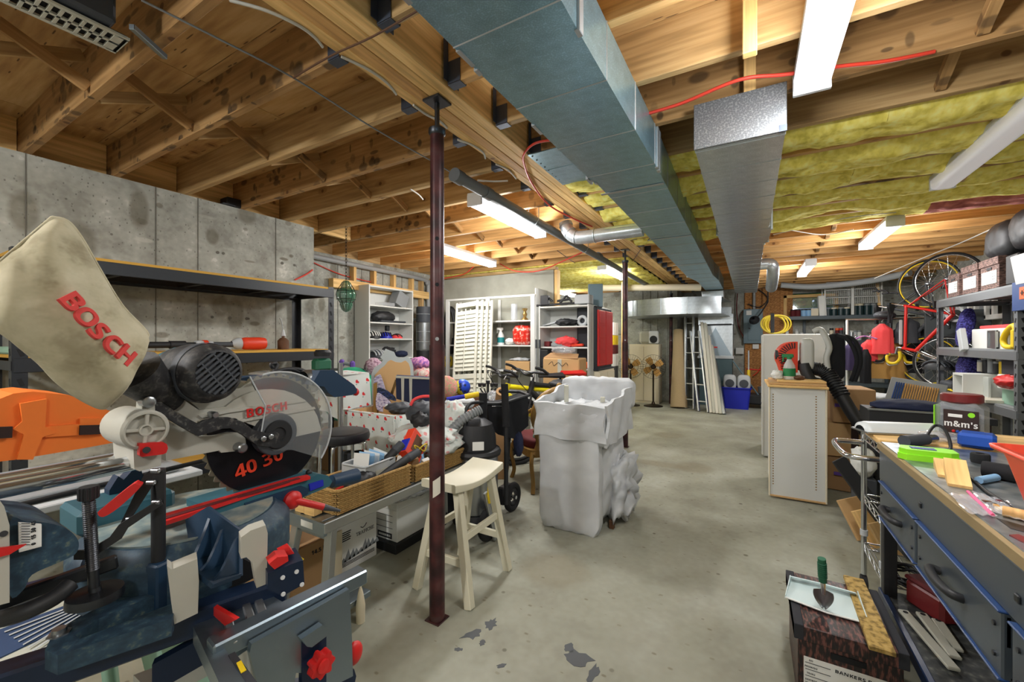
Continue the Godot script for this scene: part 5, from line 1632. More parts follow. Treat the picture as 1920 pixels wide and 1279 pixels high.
	bxp("food_panel", V(-1.88, 0.665, -1.98) + eul(35, 20, 20) * V(0.031, -0.01, -0.01), V(0.002, 0.10, 0.12), M.brown, bx, 0.0005, eul(35, 20, 20))
	for k in 5:
		single("small_packet", B.new().cb(V(-1.93 + 0.04 * k, 0.57 + 0.01 * (k % 2), -1.92 - 0.05 * (k % 3)), V(0.05, 0.09, 0.035), 0.003, eul(15 * k - 30, 20 * k, 10)), [M.paper, M.purple, M.skyblue, M.cardboard, M.paper][k], "small packet in the second basket, " + ["white by the wall side", "purple-fronted", "pale blue", "brown card", "white against the post"][k], "packet", "packets in the second basket")
	var w := thing("wine_carton", "white wine carton printed with mountains under the platform", "carton", V(-2.2, 0, -1.66))
	bxp("body", V(-2.2, 0.145, -1.67), V(0.32, 0.29, 0.31), M.paper, w, 0.004)
	words("lettering", "TRAPICHE", 0.02, M.ink, w, Transform3D(fx(), V(-2.0385, 0.19, -1.735)), 1.0, seriff)
	var mt := B.new()
	for k in 9:
		var z := -1.55 - k * 0.03
		mt.pr([Vector2(0, 0), Vector2(0.05, 0.0), Vector2(0.03 + 0.004 * (k % 3), 0.03 + 0.012 * ((k * 7) % 4))], 0, 0.001, Transform3D(fx(), V(-2.039, 0.06 + 0.003 * k, z)))
	part("mountain_print", mt, M.grey, w)
	for k in 3:
		bxp("ridge_print", V(-2.039, 0.055 - 0.008 * k, -1.67), V(0.001, 0.004, 0.27), M.ink, w, 0.0002)
	for k in 5:
		bxp("print_line", V(-2.039, 0.235 - 0.012 * k, -1.59), V(0.001, 0.006, 0.08 - 0.008 * (k % 3)), M.ink, w, 0.0002)
	tub("bird_mark", [V(-2.039, 0.225, -1.70), V(-2.039, 0.215, -1.715), V(-2.039, 0.22, -1.73), V(-2.039, 0.235, -1.745)], 0.0025, M.ink, w, 5)
	var c1 := thing("cardboard_carton", "brown carton marked with its weight beside the white wine carton", "carton", V(-2.2, 0, -1.32))
	bxp("body", V(-2.17, 0.14, -1.32), V(0.34, 0.28, 0.32), M.cardboard, c1, 0.004)
	words("lettering", "14.5 kg", 0.022, M.ink, c1, Transform3D(fx(), V(-1.9985, 0.23, -1.40)))
	single("board_sheet", B.new().cb(V(-1.985, 0.145, -1.48), V(0.012, 0.29, 0.09), 0.002), M.cream, "cream board offcut standing between the brown and white cartons", "board")
	var c2 := thing("cardboard_carton", "open flattened brown carton with printed flaps, lying above the others by the saw", "carton", V(-2.2, 0.29, -1.25))
	for k in 4:
		part("flap", slab(B.new(), [V(-2.45, 0.30 + 0.03 * k, -1.05 - 0.10 * k), V(-2.05, 0.29 + 0.02 * k, -1.08 - 0.08 * k), V(-2.04, 0.34 + 0.035 * k, -1.30 - 0.06 * k), V(-2.42, 0.42 + 0.02 * k, -1.30 - 0.07 * k)], 0.006), M.cardboard_pale if k % 2 else M.cardboard, c2)
	var bk := thing("banker_box", "white file box on a black tray beneath the platform", "file box", V(-2.14, 0, -2.13))
	bxp("tray", V(-2.14, 0.03, -2.13), V(0.42, 0.06, 0.50), M.black, bk)
	bxp("body", V(-2.14, 0.18, -2.13), V(0.38, 0.24, 0.44), M.white, bk)
	bxp("lid", V(-2.14, 0.29, -2.13), V(0.40, 0.05, 0.46), M.white, bk)
	for k in 3:
		bxp("form_line", V(-2.14, 0.22 - 0.04 * k, -1.909), V(0.3, 0.003, 0.001), M.ink, bk, 0.0002)
	bxp("label_mark", V(-2.06, 0.09, -1.909), V(0.13, 0.035, 0.001), M.ink, bk, 0.0002)
	words("lettering", "BANKERS BOX", 0.013, M.white, bk, Transform3D(Basis.IDENTITY, V(-2.06, 0.09, -1.9075)), 0.9)
	part("sheeting", lump(V(-1.98, 0.37, -2.08), V(0.13, 0.05, 0.28), 0.5, 8, 26, 14), M.clear_plastic, thing("plastic_sheeting", "crumpled clear plastic sheeting on the white file box", "plastic sheet", V(-1.98, 0.33, -2.08)))
	var gl := thing("spray_gun_tip", "small cream nozzle leaning at the platform's near leg", "nozzle", V(-1.66, 0, -1.42))
	lat("nozzle", [[0.0, 0], [0.02, 0], [0.022, 0.08], [0.012, 0.14], [0.004, 0.17], [0, 0.17]], V(-1.62, 0, -1.35), M.cream, gl)
	var s := thing("round_stool", "round stool with black padded seat and bent chrome legs beyond the saw", "stool", V(-2.33, 0, -1.80))
	lat("seat", [[0, 0.69], [0.15, 0.69], [0.165, 0.70], [0.17, 0.725], [0.163, 0.75], [0.14, 0.758], [0, 0.762]], V(-2.33, 0, -1.80), M.black_vinyl, s, Basis.IDENTITY, 32)
	for k in 4:
		var d := V(1, 0, 0).rotated(Vector3.UP, 0.5 + k * PI / 2)
		var o := V(-2.33, 0, -1.80)
		tub("leg", sp([o + d * 0.02 + V(0, 0.68, 0), o + d * 0.12 + V(0, 0.68, 0), o + d * 0.15 + V(0, 0.65, 0), o + d * 0.16 + V(0, 0.4, 0), o + d * 0.19 + V(0, 0, 0)], 5), 0.012, M.chrome, s, 10)
	part("foot_ring", B.new().tb(B.new().ringpts(V(-2.33, 0.28, -1.80), V(0.165, 0, 0), V(0, 0, 0.165), 28), 0.009, 8, true), M.chrome, s)
	var bd := thing("bench_drill", "green and black small drill press head behind the saw's handle", "drill press", V(-2.75, 0.9, -2.1))
	cyp("column", V(-2.75, 0.0, -2.1), V(-2.75, 1.18, -2.1), 0.02, M.steel, bd)
	bxp("head", P(603, 684, 3.25), V(0.09, 0.10, 0.14), M.green_dark, bd, 0.02)
	lat("pulley_cover", [[0, 0], [0.06, 0], [0.065, 0.03], [0.05, 0.05], [0, 0.05]], P(605, 668, 3.25), M.black, bd)
	bxp("base", V(-2.75, 0.02, -2.1), V(0.25, 0.04, 0.35), M.black, bd)
func face(p: Vector3) -> Vector3:
	var d := V(0, 0, 0) - p
	d.y = 0
	return d.normalized()
func wheel(t: Node3D, c: Vector3, r: float, b: Basis, tyre: Material, rim: Material, spokes := 18, tr := 0.014, nm := "wheel") -> void:
	var ringp := func(q: float) -> Array: return Array(B.new().ringpts(c, b.y * q, b.z * q, 40))
	var w := part("tyre", B.new().tb(ringp.call(r), tr, 8, true), tyre, t)
	part("rim", B.new().tb(ringp.call(r - tr * 1.5), tr * 0.65, 6, true), rim, w)
	var s := B.new()
	for k in spokes:
		var a := TAU * k / spokes
		s.cy(c + b.x * (0.02 if k % 2 else -0.02) + (b.y * cos(a + 0.5) + b.z * sin(a + 0.5)) * 0.015, c + (b.y * cos(a) + b.z * sin(a)) * (r - tr * 1.6), 0.0015, -1, 4, false)
	s.cy(c - b.x * 0.035, c + b.x * 0.035, 0.014, -1, 10)
	part("spoke_set", s, M.chrome, w).set_meta("kind", "stuff")
func bike(label: String, xf: Transform3D, fm: Material, tyre: Material, rim: Material, road: bool, bar: Material, sadm: Material, wr := 0.33) -> Node3D:
	var t := thing("bicycle", label, "bicycle", Vector3.ZERO, "")
	var ax := Basis(V(0, 0, 1), V(0, 1, 0), V(-1, 0, 0))
	wheel(t, V(0.5, wr, 0), wr - 0.014, ax, tyre, rim, 20, 0.013 if road else 0.024)
	wheel(t, V(-0.5, wr, 0), wr - 0.014, ax, tyre, rim, 20, 0.013 if road else 0.024)
	var bb := V(-0.08, 0.28, 0)
	var st := V(-0.22, 0.74, 0)
	var hb := V(0.36, 0.62, 0)
	var ht := V(0.33, 0.76, 0)
	if not road:
		bb.y = 0.36
		hb.y = 0.72
		ht.y = 0.82
	var r := 0.016 if road else 0.024
	tub("top_tube", [st - V(0, 0.02, 0), ht - V(0, 0.03, 0)], r, fm, t, 12)
	tub("down_tube", [bb, hb], r * 1.35, fm, t, 12)
	tub("seat_tube", [bb, st], r, fm, t, 12)
	tub("head_tube", [hb - V(-0.01, 0.03, 0), ht], r * 1.2, fm, t, 12)
	for s in [-1, 1]:
		tub("chain_stay", [bb + V(0, 0, s * 0.03), V(-0.5, wr, s * 0.06)], 0.009, fm, t)
		tub("seat_stay", [st - V(0, 0.05, -s * 0.012), V(-0.5, wr, s * 0.06)], 0.007, fm, t)
		tub("fork_blade", sp([hb + V(0.01, -0.03, s * 0.045), V(0.42, 0.5, s * 0.055), V(0.5, wr, s * 0.055)], 4), 0.011, M.chrome if road else fm, t)
		tub("crank", [bb + V(0, 0, s * 0.06), bb + V(s * 0.12, s * -0.12, s * 0.065)], 0.008, M.steel, t)
		bxp("pedal", bb + V(s * 0.12, s * -0.12, s * 0.11), V(0.09, 0.018, 0.07), M.black, t)
	part("chainring", B.new().la([Vector2(0.06, -0.002), Vector2(0.09, -0.002), Vector2(0.09, 0.002), Vector2(0.06, 0.002), Vector2(0.06, -0.002)], bb + V(0, 0, 0.05), 28, Basis(V(1, 0, 0), PI / 2)), M.steel, t)
	part("cassette", B.new().la([Vector2(0, -0.02), Vector2(0.05, -0.015), Vector2(0.035, 0.015), Vector2(0, 0.02)], V(-0.5, wr, 0.04), 20, Basis(V(1, 0, 0), PI / 2)), M.dark_steel, t)
	tub("seat_post", [st, st + V(-0.03, 0.13, 0)], 0.013, M.chrome if road else M.black, t)
	var sd := B.new()
	var rows := []
	for i in 9:
		var q := i / 8.0
		var w := lerpf(0.075, 0.018, smoothstep(0.1, 0.75, q))
		rows.append(PackedVector3Array([V(-0.13 + 0.27 * q, 0.875, -w) + V(-0.14, 0, 0), V(-0.13 + 0.27 * q, 0.90 + 0.012 * absf(q - 0.5), 0) + V(-0.14, 0, 0), V(-0.13 + 0.27 * q, 0.875, w) + V(-0.14, 0, 0)]))
	part("saddle", sd.sh(rows, 0.026), sadm, t)
	tub("stem", [ht, ht + V(-0.01, 0.05, 0), ht + V(0.08, 0.07, 0)], 0.014, M.steel if road else M.black, t)
	var hc := ht + V(0.08, 0.07, 0)
	if road:
		tub("bar_top", [hc - V(0, 0, 0.2), hc + V(0, 0, 0.2)], 0.012, M.chrome, t)
		for s in [-1, 1]:
			tub("bar_drop", sp([hc + V(0, 0, s * 0.14), hc + V(0.03, 0, s * 0.2), hc + V(0.10, -0.02, s * 0.21), hc + V(0.11, -0.09, s * 0.21), hc + V(0.05, -0.14, s * 0.215), hc + V(-0.04, -0.14, s * 0.22)], 5), 0.017, bar, t, 10)
			tub("brake_lever", sp([hc + V(0.11, 0.0, s * 0.21), hc + V(0.14, -0.03, s * 0.21), hc + V(0.12, -0.12, s * 0.21)], 4), 0.007, M.steel, t)
	else:
		tub("handlebar", sp([hc + V(-0.06, 0.03, -0.32), hc + V(-0.02, 0.03, -0.15), hc, hc + V(-0.02, 0.03, 0.15), hc + V(-0.06, 0.03, 0.32)], 5), 0.013, M.black, t, 10)
		for s in [-1, 1]:
			tub("grip", [hc + V(-0.06, 0.03, s * 0.33), hc + V(-0.035, 0.03, s * 0.21)], 0.018, M.black, t, 10)
			tub("bar_end", sp([hc + V(-0.06, 0.03, s * 0.33), hc + V(0.0, 0.07, s * 0.34), hc + V(0.07, 0.09, s * 0.33)], 4), 0.014, M.black, t)
			tub("brake_lever", [hc + V(-0.01, 0.02, s * 0.16), hc + V(0.04, -0.01, s * 0.24)], 0.007, M.steel, t)
			tub("brake_cable", sp([hc + V(0.0, 0.02, s * 0.15), hc + V(0.12, 0.06, s * 0.08), hc + V(0.08, -0.05, 0.02), hb + V(0.03, 0, 0)], 5), 0.004, M.black, t, 5)
	t.transform = xf
	return t
func zone_centre() -> void:
	var t := thing("fabric_basket", "rectangular box lined with white cloth printed with red cherries, beyond the round stool", "fabric box", V(-2.52, 0.46, -2.33))
	open_box("liner_box", V(-2.53, 0.64, -2.34), V(0.56, 0.30, 0.32), 0.012, M.cardboard_pale, t)
	var drape := func(a: Vector3, b: Vector3, n: Vector3, dn: float, k: float, sd: int) -> Array:
		var rows := []
		for i in 8:
			var v := i / 7.0
			var r := PackedVector3Array()
			for j in 25:
				var s := j / 24.0
				var w := 0.012 * sin(s * 26.0 + sd) * v + 0.01 * sin(s * 11.0 + 2.0 * sd) * v + k * v
				r.append(a.lerp(b, s) + V(0, -dn * v * (1.0 + 0.05 * sin(s * 7.0 + sd)), 0) + n * (0.012 + w))
			rows.append(r)
		rows.push_front(PackedVector3Array(rows[0]))
		for j in 25:
			rows[0][j] -= n * 0.03
		return rows
	part("cloth_front", B.new().sh(drape.call(V(-2.81, 0.795, -2.175), V(-2.245, 0.795, -2.175), V(0, 0, 1), 0.29, 0.01, 1), 0.004, Vector2(1.6, 0.85)), M.cherry_cloth, t)
	part("cloth_side", B.new().sh(drape.call(V(-2.245, 0.795, -2.175), V(-2.245, 0.795, -2.50), V(1, 0, 0), 0.36, 0.09, 4), 0.004, Vector2(1.0, 1.0)), M.cherry_cloth, t)
	part("corner_fold", B.new().sh(drape.call(V(-2.26, 0.80, -2.17), V(-2.235, 0.80, -2.20), V(0.7, 0, 0.7), 0.42, 0.08, 2), 0.004, Vector2(0.3, 1.0)), M.cherry_cloth, t)
	var rim := B.new()
	rim.tb([V(-2.81, 0.797, -2.17), V(-2.245, 0.797, -2.17), V(-2.235, 0.797, -2.5), V(-2.80, 0.797, -2.51)], 0.012, 7, true)
	part("cloth_rim", rim, M.cherry_cloth, t)
	single("trunk", B.new().cb(V(-2.53, 0.235, -2.34), V(0.62, 0.46, 0.36), 0.01), M.dark_grey, "dark trunk under the cherry-print box, mostly hidden by the round stool", "trunk")
	var h := thing("draped_chair", "chair back draped with cherry-print cloth in front of the green exercise ball", "chair", V(-3.09, 0, -2.6))
	var rows := []
	for i in 14:
		var v := i / 13.0
		var r := PackedVector3Array()
		for j in 16:
			var s := j / 15.0
			var y := 1.07 - 0.012 * s
			var z := -2.62 + 0.30 * minf(1.0, v * 2.6)
			if v > 0.385:
				y -= (v - 0.385) / 0.615 * (0.33 + 0.12 * s * s)
			z += 0.012 * sin(s * 15.0) * v
			r.append(V(-3.33 + 0.30 * s + 0.05 * s * v, y, z))
		rows.append(r)
	part("cloth", B.new().sh(rows, 0.004, Vector2(1.0, 1.1)), M.cherry_cloth, h)
	var rows2 := []
	for i in 9:
		var v := i / 8.0
		var r := PackedVector3Array()
		for j in 12:
			var s := j / 11.0
			r.append(V(-3.03 + 0.06 * v + 0.012 * sin(s * 12.0) * v, 1.058 - 0.50 * v, -2.32 - 0.30 * s))
		rows2.append(r)
	part("cloth_side", B.new().sh(rows2, 0.004, Vector2(0.7, 1.1)), M.cherry_cloth, h)
	bxp("seat_back", V(-3.17, 0.80, -2.56), V(0.28, 0.5, 0.03), M.gold_wood, h)
	for s in [-1, 1]:
		for e in [-2.56, -2.78]:
			bxp("leg", V(-3.17 + s * 0.12, 0.28, e), V(0.04, 0.56, 0.04), M.gold_wood, h)
	bxp("seat", V(-3.17, 0.55, -2.67), V(0.28, 0.04, 0.26), M.gold_wood, h)
	var bc := P(660, 741, 4.45)
	var bl := thing("exercise_ball", "big green exercise ball beside the bookcase, behind the cherry-print cloth", "exercise ball", bc - V(0, 0.3, 0))
	part("ball", B.new().el(bc, V(0.305, 0.305, 0.305), Basis.IDENTITY, 32, 20), M.ball_green, bl)
	single("carton", B.new().cb(V(bc.x, (bc.y - 0.3) / 2, bc.z), V(0.5, bc.y - 0.3, 0.5), 0.004), M.cardboard, "brown carton hidden under the green exercise ball", "carton")
	var db := thing("dumbbell", "purple dumbbell lying above the green ball against the bookcase side", "dumbbell", P(650, 682, 4.85))
	cyp("bar", P(638, 680, 4.85), P(664, 684, 4.85), 0.02, M.grey, db)
	for p in [[641, 681], [661, 684]]:
		part("head", B.new().cb(P(p[0], p[1], 4.85), V(0.06, 0.09, 0.06), 0.02), M.purple, db)
	single("shelf_box", B.new().cb(P(650, 682, 4.85) * V(1, 0, 1) + V(-0.03, 0.515, 0), V(0.22, 1.03, 0.16), 0.005), M.grey, "grey box under the purple dumbbell, behind the ball", "box")
	var mq := P(735, 710, 4.1)
	var mn := face(mq)
	var mf := thing("framed_mirror", "scalloped grey-painted frame with plain wooden back, leaning among the clutter", "mirror frame", mq * V(1, 0, 1))
	part("frame", trace(B.new(), [[696, 703], [701, 690], [714, 682], [718, 675], [713, 670], [719, 662], [723, 654], [730, 657], [739, 660], [743, 669], [751, 671], [764, 669], [771, 674], [775, 688], [776, 708], [778, 900], [701, 900]], mq, mn, 0.03), M.frame_grey, mf)
	part("back_panel", trace(B.new(), [[703, 703], [713, 692], [722, 685], [727, 678], [733, 675], [742, 679], [752, 680], [760, 676], [766, 681], [769, 690], [770, 707], [772, 880], [707, 880]], mq + mn * 0.006, mn, 0.012), M.cardboard_pale, mf)
	for k in 3:
		var p := P([700, 786, 788][k], [690, 682, 700][k], 4.5)
		var b := lump(p, [V(0.1, 0.11, 0.1), V(0.12, 0.075, 0.1), V(0.11, 0.1, 0.1)][k], 0.2, 40 + k)
		single("soft_bag", b, [M.pink_pale, M.violet_bag, M.pink_stripe][k], ["pale pink printed bag left of the framed mirror", "pink and lilac bag right of the mirror frame, upper", "red and white striped bag under the lilac one"][k], "bag", "soft bags by the bookcase")
	single("toy_chest", B.new().cb(V(P(788, 700, 4.5).x, 0.43, P(788, 700, 4.5).z), V(0.4, 0.86, 0.3), 0.005), M.cardboard, "brown box under the striped bags beside the near post", "box")
	var dc := thing("deck_chair", "folded wooden chair slung with floral and camouflage cloth", "deck chair", P(715, 780, 3.5) * V(1, 0, 1))
	var dq := P(715, 750, 3.55)
	var dn := face(dq)
	part("post", trace(B.new(), [[700, 720], [707, 717], [706, 900], [699, 900]], dq + dn * 0.03, dn, 0.03), M.gold_wood, dc)
	part("post", trace(B.new(), [[741, 712], [745, 714], [737, 740], [732, 738]], dq - dn * 0.1, dn, 0.03), M.gold_wood, dc)
	part("floral_sling", trace(B.new(), [[701, 712], [712, 703], [717, 712], [724, 737], [720, 745], [707, 735]], dq, dn, 0.04, true), M.floral, dc)
	part("camo_cover", trace(B.new(), [[708, 728], [722, 731], [740, 744], [742, 752], [728, 748], [709, 740]], dq + dn * 0.03, dn, 0.05, true), M.camo, dc)
	part("floral_cushion", trace(B.new(), [[707, 738], [722, 745], [733, 756], [732, 772], [707, 768]], dq + dn * 0.05, dn, 0.10, true), M.floral, dc)
	single("grey_clothing", lump(P(752, 765, 3.3), V(0.13, 0.045, 0.1), 0.35, 61), M.dark_grey, "grey clothes heaped in front of the floral chair, behind the cherry-print box", "clothes")
	var nq := P(775, 730, 3.6)
	var nn := face(nq)
	var nb := thing("storage_bin", "navy fabric bin with beige handle straps left of the near post", "fabric bin", nq * V(1, 0, 1) + V(0, 0.7, 0))
	part("body", trace(B.new(), [[742, 707], [812, 711], [812, 758], [775, 757], [743, 748]], nq, nn, 0.25), M.navy, nb)
	for x in [755, 770]:
		part("strap", trace(B.new(), [[x - 3, 708], [x + 3, 708], [x + 2, 756], [x - 2, 754]], nq + nn * 0.004, nn, 0.004), M.putty, nb)
	part("hem", trace(B.new(), [[742, 705], [812, 709], [812, 712], [742, 709]], nq + nn * 0.006, nn, 0.01), M.putty, nb)
	single("support_table", B.new().cb(V(nq.x, 0.37, nq.z) - nn * 0.13, V(0.5, 0.74, 0.3), 0.01, Basis(V(0, 1, 0), atan2(nn.x, nn.z))), M.brown, "dark wooden box that holds up the navy fabric bin", "box")
	var bp := thing("backpack", "dark grey backpack with a coral grip left of the near post", "backpack", P(790, 800, 2.95))
	part("body", lump(P(792, 775, 2.95), V(0.12, 0.09, 0.1), 0.25, 9), M.dark_grey, bp)
	part("front_pocket", lump(P(788, 788, 2.85), V(0.07, 0.06, 0.06), 0.3, 10), M.black, bp)
	tub("grip", sp([P(770, 760, 2.9), P(776, 750, 2.9), P(790, 744, 2.9), P(806, 743, 2.9)], 5), 0.011, M.coral, bp)
	part("cloth", lump(P(800, 822, 2.9), V(0.26, 0.11, 0.2), 0.3, 12, 40, 20), M.cherry_cloth_tri, thing("draped_cloth", "rumpled heap of cherry-print cloth on both sides of the near post", "cloth", P(800, 850, 2.9)))
	part("cloth", lump(P(850, 785, 3.0), V(0.12, 0.13, 0.1), 0.25, 14, 30, 18), M.cherry_cloth_tri, thing("draped_cloth", "peak of cherry-print cloth just right of the near post", "cloth", P(850, 815, 3.0)))
	single("low_crate", B.new().cb(V(P(830, 850, 3.3).x, 0.22, P(830, 850, 3.3).z), V(0.3, 0.44, 0.25), 0.01, ry(-30)), M.dark_grey, "dark crate under the rumpled cherry-print cloth", "crate")
	var cu := thing("round_cushion", "pink and beige round cushion partly behind the near post", "cushion", P(838, 745, 4.4))
	part("cushion", B.new().el(P(836, 727, 4.4), V(0.13, 0.13, 0.05), Basis(V(0, 1, 0), 0.5)), M.floral_pink, cu)
	var sb := thing("toy_ball", "small rainbow football with dark spots right of the near post", "ball", P(867, 741, 4.5))
	var sc := P(867, 726, 4.5)
	part("ball", B.new().el(sc, V(0.088, 0.088, 0.088), eul(20, 30, 25), 28, 18), M.rainbow, sb)
	for k in 6:
		var d := (face(sc) + V(rn(-0.9, 0.9), rn(-0.7, 0.7), rn(-0.5, 0.5))).normalized()
		part("spot", B.new().cy(sc + d * 0.084, sc + d * 0.0895, 0.016, 0.014, 5), M.navy, sb)
	single("toy_shelf", B.new().cb(V(sc.x, 0.385, sc.z), V(0.5, 0.76, 0.35), 0.01, ry(30)), M.brown, "brown chest under the rainbow football and pink cushion", "chest")
	var rk := thing("pool_net", "blue and yellow handled paddle lying right of the near post", "paddle", P(868, 745, 3.55))
	cyp("blue_shaft", P(838, 749, 3.55), P(874, 743, 3.55), 0.018, M.bin_blue, rk)
	cyp("yellow_grip", P(872, 744, 3.55), P(898, 739, 3.55), 0.024, M.yellow, rk)
	single("lidded_tub", B.new().cb(P(862, 756, 3.75), V(0.26, 0.07, 0.2), 0.015, ry(30)), M.light_grey, "grey lidded plastic tub under the blue and yellow paddle", "tub")
	single("orange_toy", B.new().cb(P(882, 775, 3.3), V(0.17, 0.05, 0.08), 0.02, eul(0, 40, 12)), M.orange, "orange plastic tool behind the vacuum's hose", "toy")
	var vx := V(-1.73, 0, -2.47)
	var sv := thing("shop_vacuum", "steel-tank shop vacuum with black head and grey hose behind the saddle stool", "vacuum cleaner", vx)
	lat("tank", [[0, 0.13], [0.15, 0.13], [0.16, 0.14], [0.16, 0.52], [0.15, 0.54]], vx, M.steel, sv, Basis.IDENTITY, 32)
	lat("rim", [[0.155, 0.52], [0.18, 0.53], [0.185, 0.55], [0.175, 0.57], [0.15, 0.58], [0, 0.58]], vx, M.black, sv, Basis.IDENTITY, 32)
	lat("head", [[0.15, 0.57], [0.145, 0.66], [0.12, 0.75], [0.06, 0.79], [0, 0.80]], vx, M.black, sv, Basis.IDENTITY, 28)
	bxp("label", vx + V(0.10, 0.62, 0.115), V(0.08, 0.06, 0.004), M.paper, sv, 0.001, ry(40))
	lat("base", [[0, 0.05], [0.17, 0.05], [0.175, 0.08], [0.16, 0.13], [0, 0.13]], vx, M.black, sv, Basis.IDENTITY, 26)
	var hz := sp([vx + V(-0.12, 0.45, 0.22), vx + V(-0.14, 0.62, 0.2), vx + V(-0.04, 0.78, 0.14), vx + V(0.06, 0.86, 0.02)], 9)
	var hb := B.new().tb(hz, 0.028, 12)
	for i in range(0, hz.size() - 1):
		hb.cy(hz[i], hz[i].lerp(hz[i + 1], 0.55), 0.034, -1, 12)
	part("hose", hb, M.grey, sv)
	wheel(sv, V(-1.53, 0.115, -2.33), 0.09, Basis(V(1, 0, 0), V(0, 1, 0), V(0, 0, 1)), M.rubber, M.black, 8, 0.024)
	bxp("yellow_sticker", V(-1.50, 0.33, -2.30), V(0.02, 0.12, 0.03), M.yellow, sv)
	bxp("wheel_strut", V(-1.50, 0.18, -2.31), V(0.02, 0.34, 0.035), M.alu, sv, 0.003, eul(12, 0, 6))
	var cc := P(945, 800, 3.15)
	var ca := thing("push_cart", "black tubular push cart with fabric basket, between the stool and the white-sheeted stack", "push cart", cc * V(1, 0, 1))
	var cn := V(0.75, 0, 0.66)
	part("basket", trace(B.new(), [[913, 757], [932, 759], [952, 757], [990, 743], [991, 798], [963, 823], [934, 815], [918, 798]], cc, cn, 0.22), M.black_cloth, ca)
	tub("basket_rim", [onPl(908, 757, cc, cn), onPl(935, 757, cc, cn), onPl(952, 754, cc, cn), onPl(992, 741, cc, cn), onPl(992, 741, cc, cn) - cn * 0.22, onPl(950, 739, cc, cn) - cn * 0.18], 0.012, M.black, ca)
	tub("chrome_band", [onPl(922, 762, cc + cn * 0.006, cn), onPl(948, 761, cc + cn * 0.006, cn)], 0.004, M.chrome, ca)
	for q in [[906, 737, 905, 868, 0.031], [946, 720, 949, 800, 0.027]]:
		cyp("foam_post", P(q[0], q[1], 3.08), P(q[2], q[3], 3.05), q[4], M.black_matt, ca, -1, 18)
		cyp("post", P(q[2], q[3] - 5, 3.05), P(q[2], q[3], 3.05) * V(1, 0, 1) + V(0, 0.14, 0), 0.016, M.black, ca)
	tub("side_loop", sp([P(872, 850, 2.9), P(872, 790, 2.92), P(874, 768, 2.95), P(884, 756, 3.0), P(906, 754, 3.05)], 5), 0.013, M.black, ca)
	cyp("orange_tip", P(872, 848, 2.9), P(872, 868, 2.9), 0.02, M.orange, ca)
	tub("rear_leg", [P(955, 815, 3.2), V(-1.70, 0.13, -2.83)], 0.016, M.black, ca)
	wheel(ca, V(-1.63, 0.115, -2.83), 0.09, Basis(V(1, 0, 0), V(0, 1, 0), V(0, 0, 1)), M.rubber, M.black, 8, 0.024)
	bxp("axle_box", V(-1.68, 0.14, -2.80), V(0.06, 0.14, 0.14), M.black, ca, 0.01)
	tub("axle", [V(-1.63, 0.115, -2.83), V(-1.9, 0.115, -2.83)], 0.01, M.steel, ca)
	single("blue_cloth", lump(P(972, 832, 3.2), V(0.04, 0.10, 0.04), 0.2, 31), M.navy, "dark blue sleeve hanging under the cart's basket", "cloth")
	var bt := thing("cart_roll", "cut log of tan cardboard tube standing behind the black cart", "cardboard tube", P(936, 760, 3.7))
	lat("tube", [[0.05, 0], [0.05, 0.16], [0.03, 0.16], [0.03, 0.02]], P(938, 756, 3.7), M.cardboard, bt, eul(35, 0, -25))
	single("glass_jar", lump(P(924, 742, 3.9), V(0.06, 0.05, 0.05), 0.2, 33), M.clear_plastic, "crumpled clear bag behind the cart's left grip", "bag")
	var cb := thing("candelabra", "black wrought candelabra with small cups above the cart's grips", "candelabra", P(915, 770, 4.2))
	tub("stem", [P(915, 790, 4.2), P(915, 716, 4.2)], 0.012, M.black, cb)
	for k in 5:
		var x := 900 + k * 7.5
		tub("arm", sp([P(915, 742, 4.2), P((915 + x) / 2, 738, 4.2), P(x, 728, 4.2)], 4), 0.007, M.black, cb)
		lat("cup", [[0, 0], [0.018, 0.005], [0.022, 0.04], [0, 0.04]], P(x, 726 - (5 if k == 2 else 0), 4.2), M.black, cb)
	single("carton", B.new().cb(V(P(915, 790, 4.2).x, 0.28, P(915, 790, 4.2).z), V(0.4, 0.56, 0.35), 0.005, ry(25)), M.cardboard, "brown carton under the candelabra, behind the cart", "carton")
	var ch := thing("gilt_armchair", "gilt oval-backed armchair with red seat left of the white-sheeted stack", "armchair", Vector3.ZERO)
	for s in [[-1, -1], [1, -1], [-1, 1], [1, 1]]:
		tub("leg", sp([V(s[0] * 0.23, 0.36, s[1] * 0.22), V(s[0] * 0.25, 0.26, s[1] * 0.24), V(s[0] * 0.225, 0.10, s[1] * 0.22), V(s[0] * 0.24, 0.0, s[1] * 0.25)], 4), 0.02, M.gold_wood, ch)
	part("seat_rail", B.new().pr(rrect(0.54, 0.52, 0.1), 0.32, 0.385, Transform3D(Basis(V(1, 0, 0), V(0, 0, -1), V(0, 1, 0)), Vector3.ZERO)), M.gold_wood, ch)
	part("cushion", soft(V(0, 0.42, 0.01), V(0.50, 0.12, 0.47), 0.5, 0.0, 1), M.maroon, ch)
	var ov := []
	for i in 28:
		var a := TAU * i / 28
		ov.append(V(cos(a) * 0.23, 0.70 + sin(a) * 0.22, -0.24 - 0.05 * sin(a)))
	part("back_frame", B.new().tb(ov, 0.027, 9, true), M.gold_wood, ch)
	part("back_pad", B.new().el(V(0, 0.70, -0.24), V(0.21, 0.20, 0.04)), M.maroon, ch)
	for s in [-1, 1]:
		tub("back_post", sp([V(s * 0.22, 0.34, -0.23), V(s * 0.17, 0.44, -0.22), V(s * 0.2, 0.56, -0.21)], 4), 0.025, M.gold_wood, ch)
		tub("arm", sp([V(s * 0.23, 0.74, -0.22), V(s * 0.28, 0.66, -0.05), V(s * 0.27, 0.64, 0.12), V(s * 0.25, 0.52, 0.14), V(s * 0.24, 0.40, 0.15)], 4), 0.018, M.gold_wood, ch)
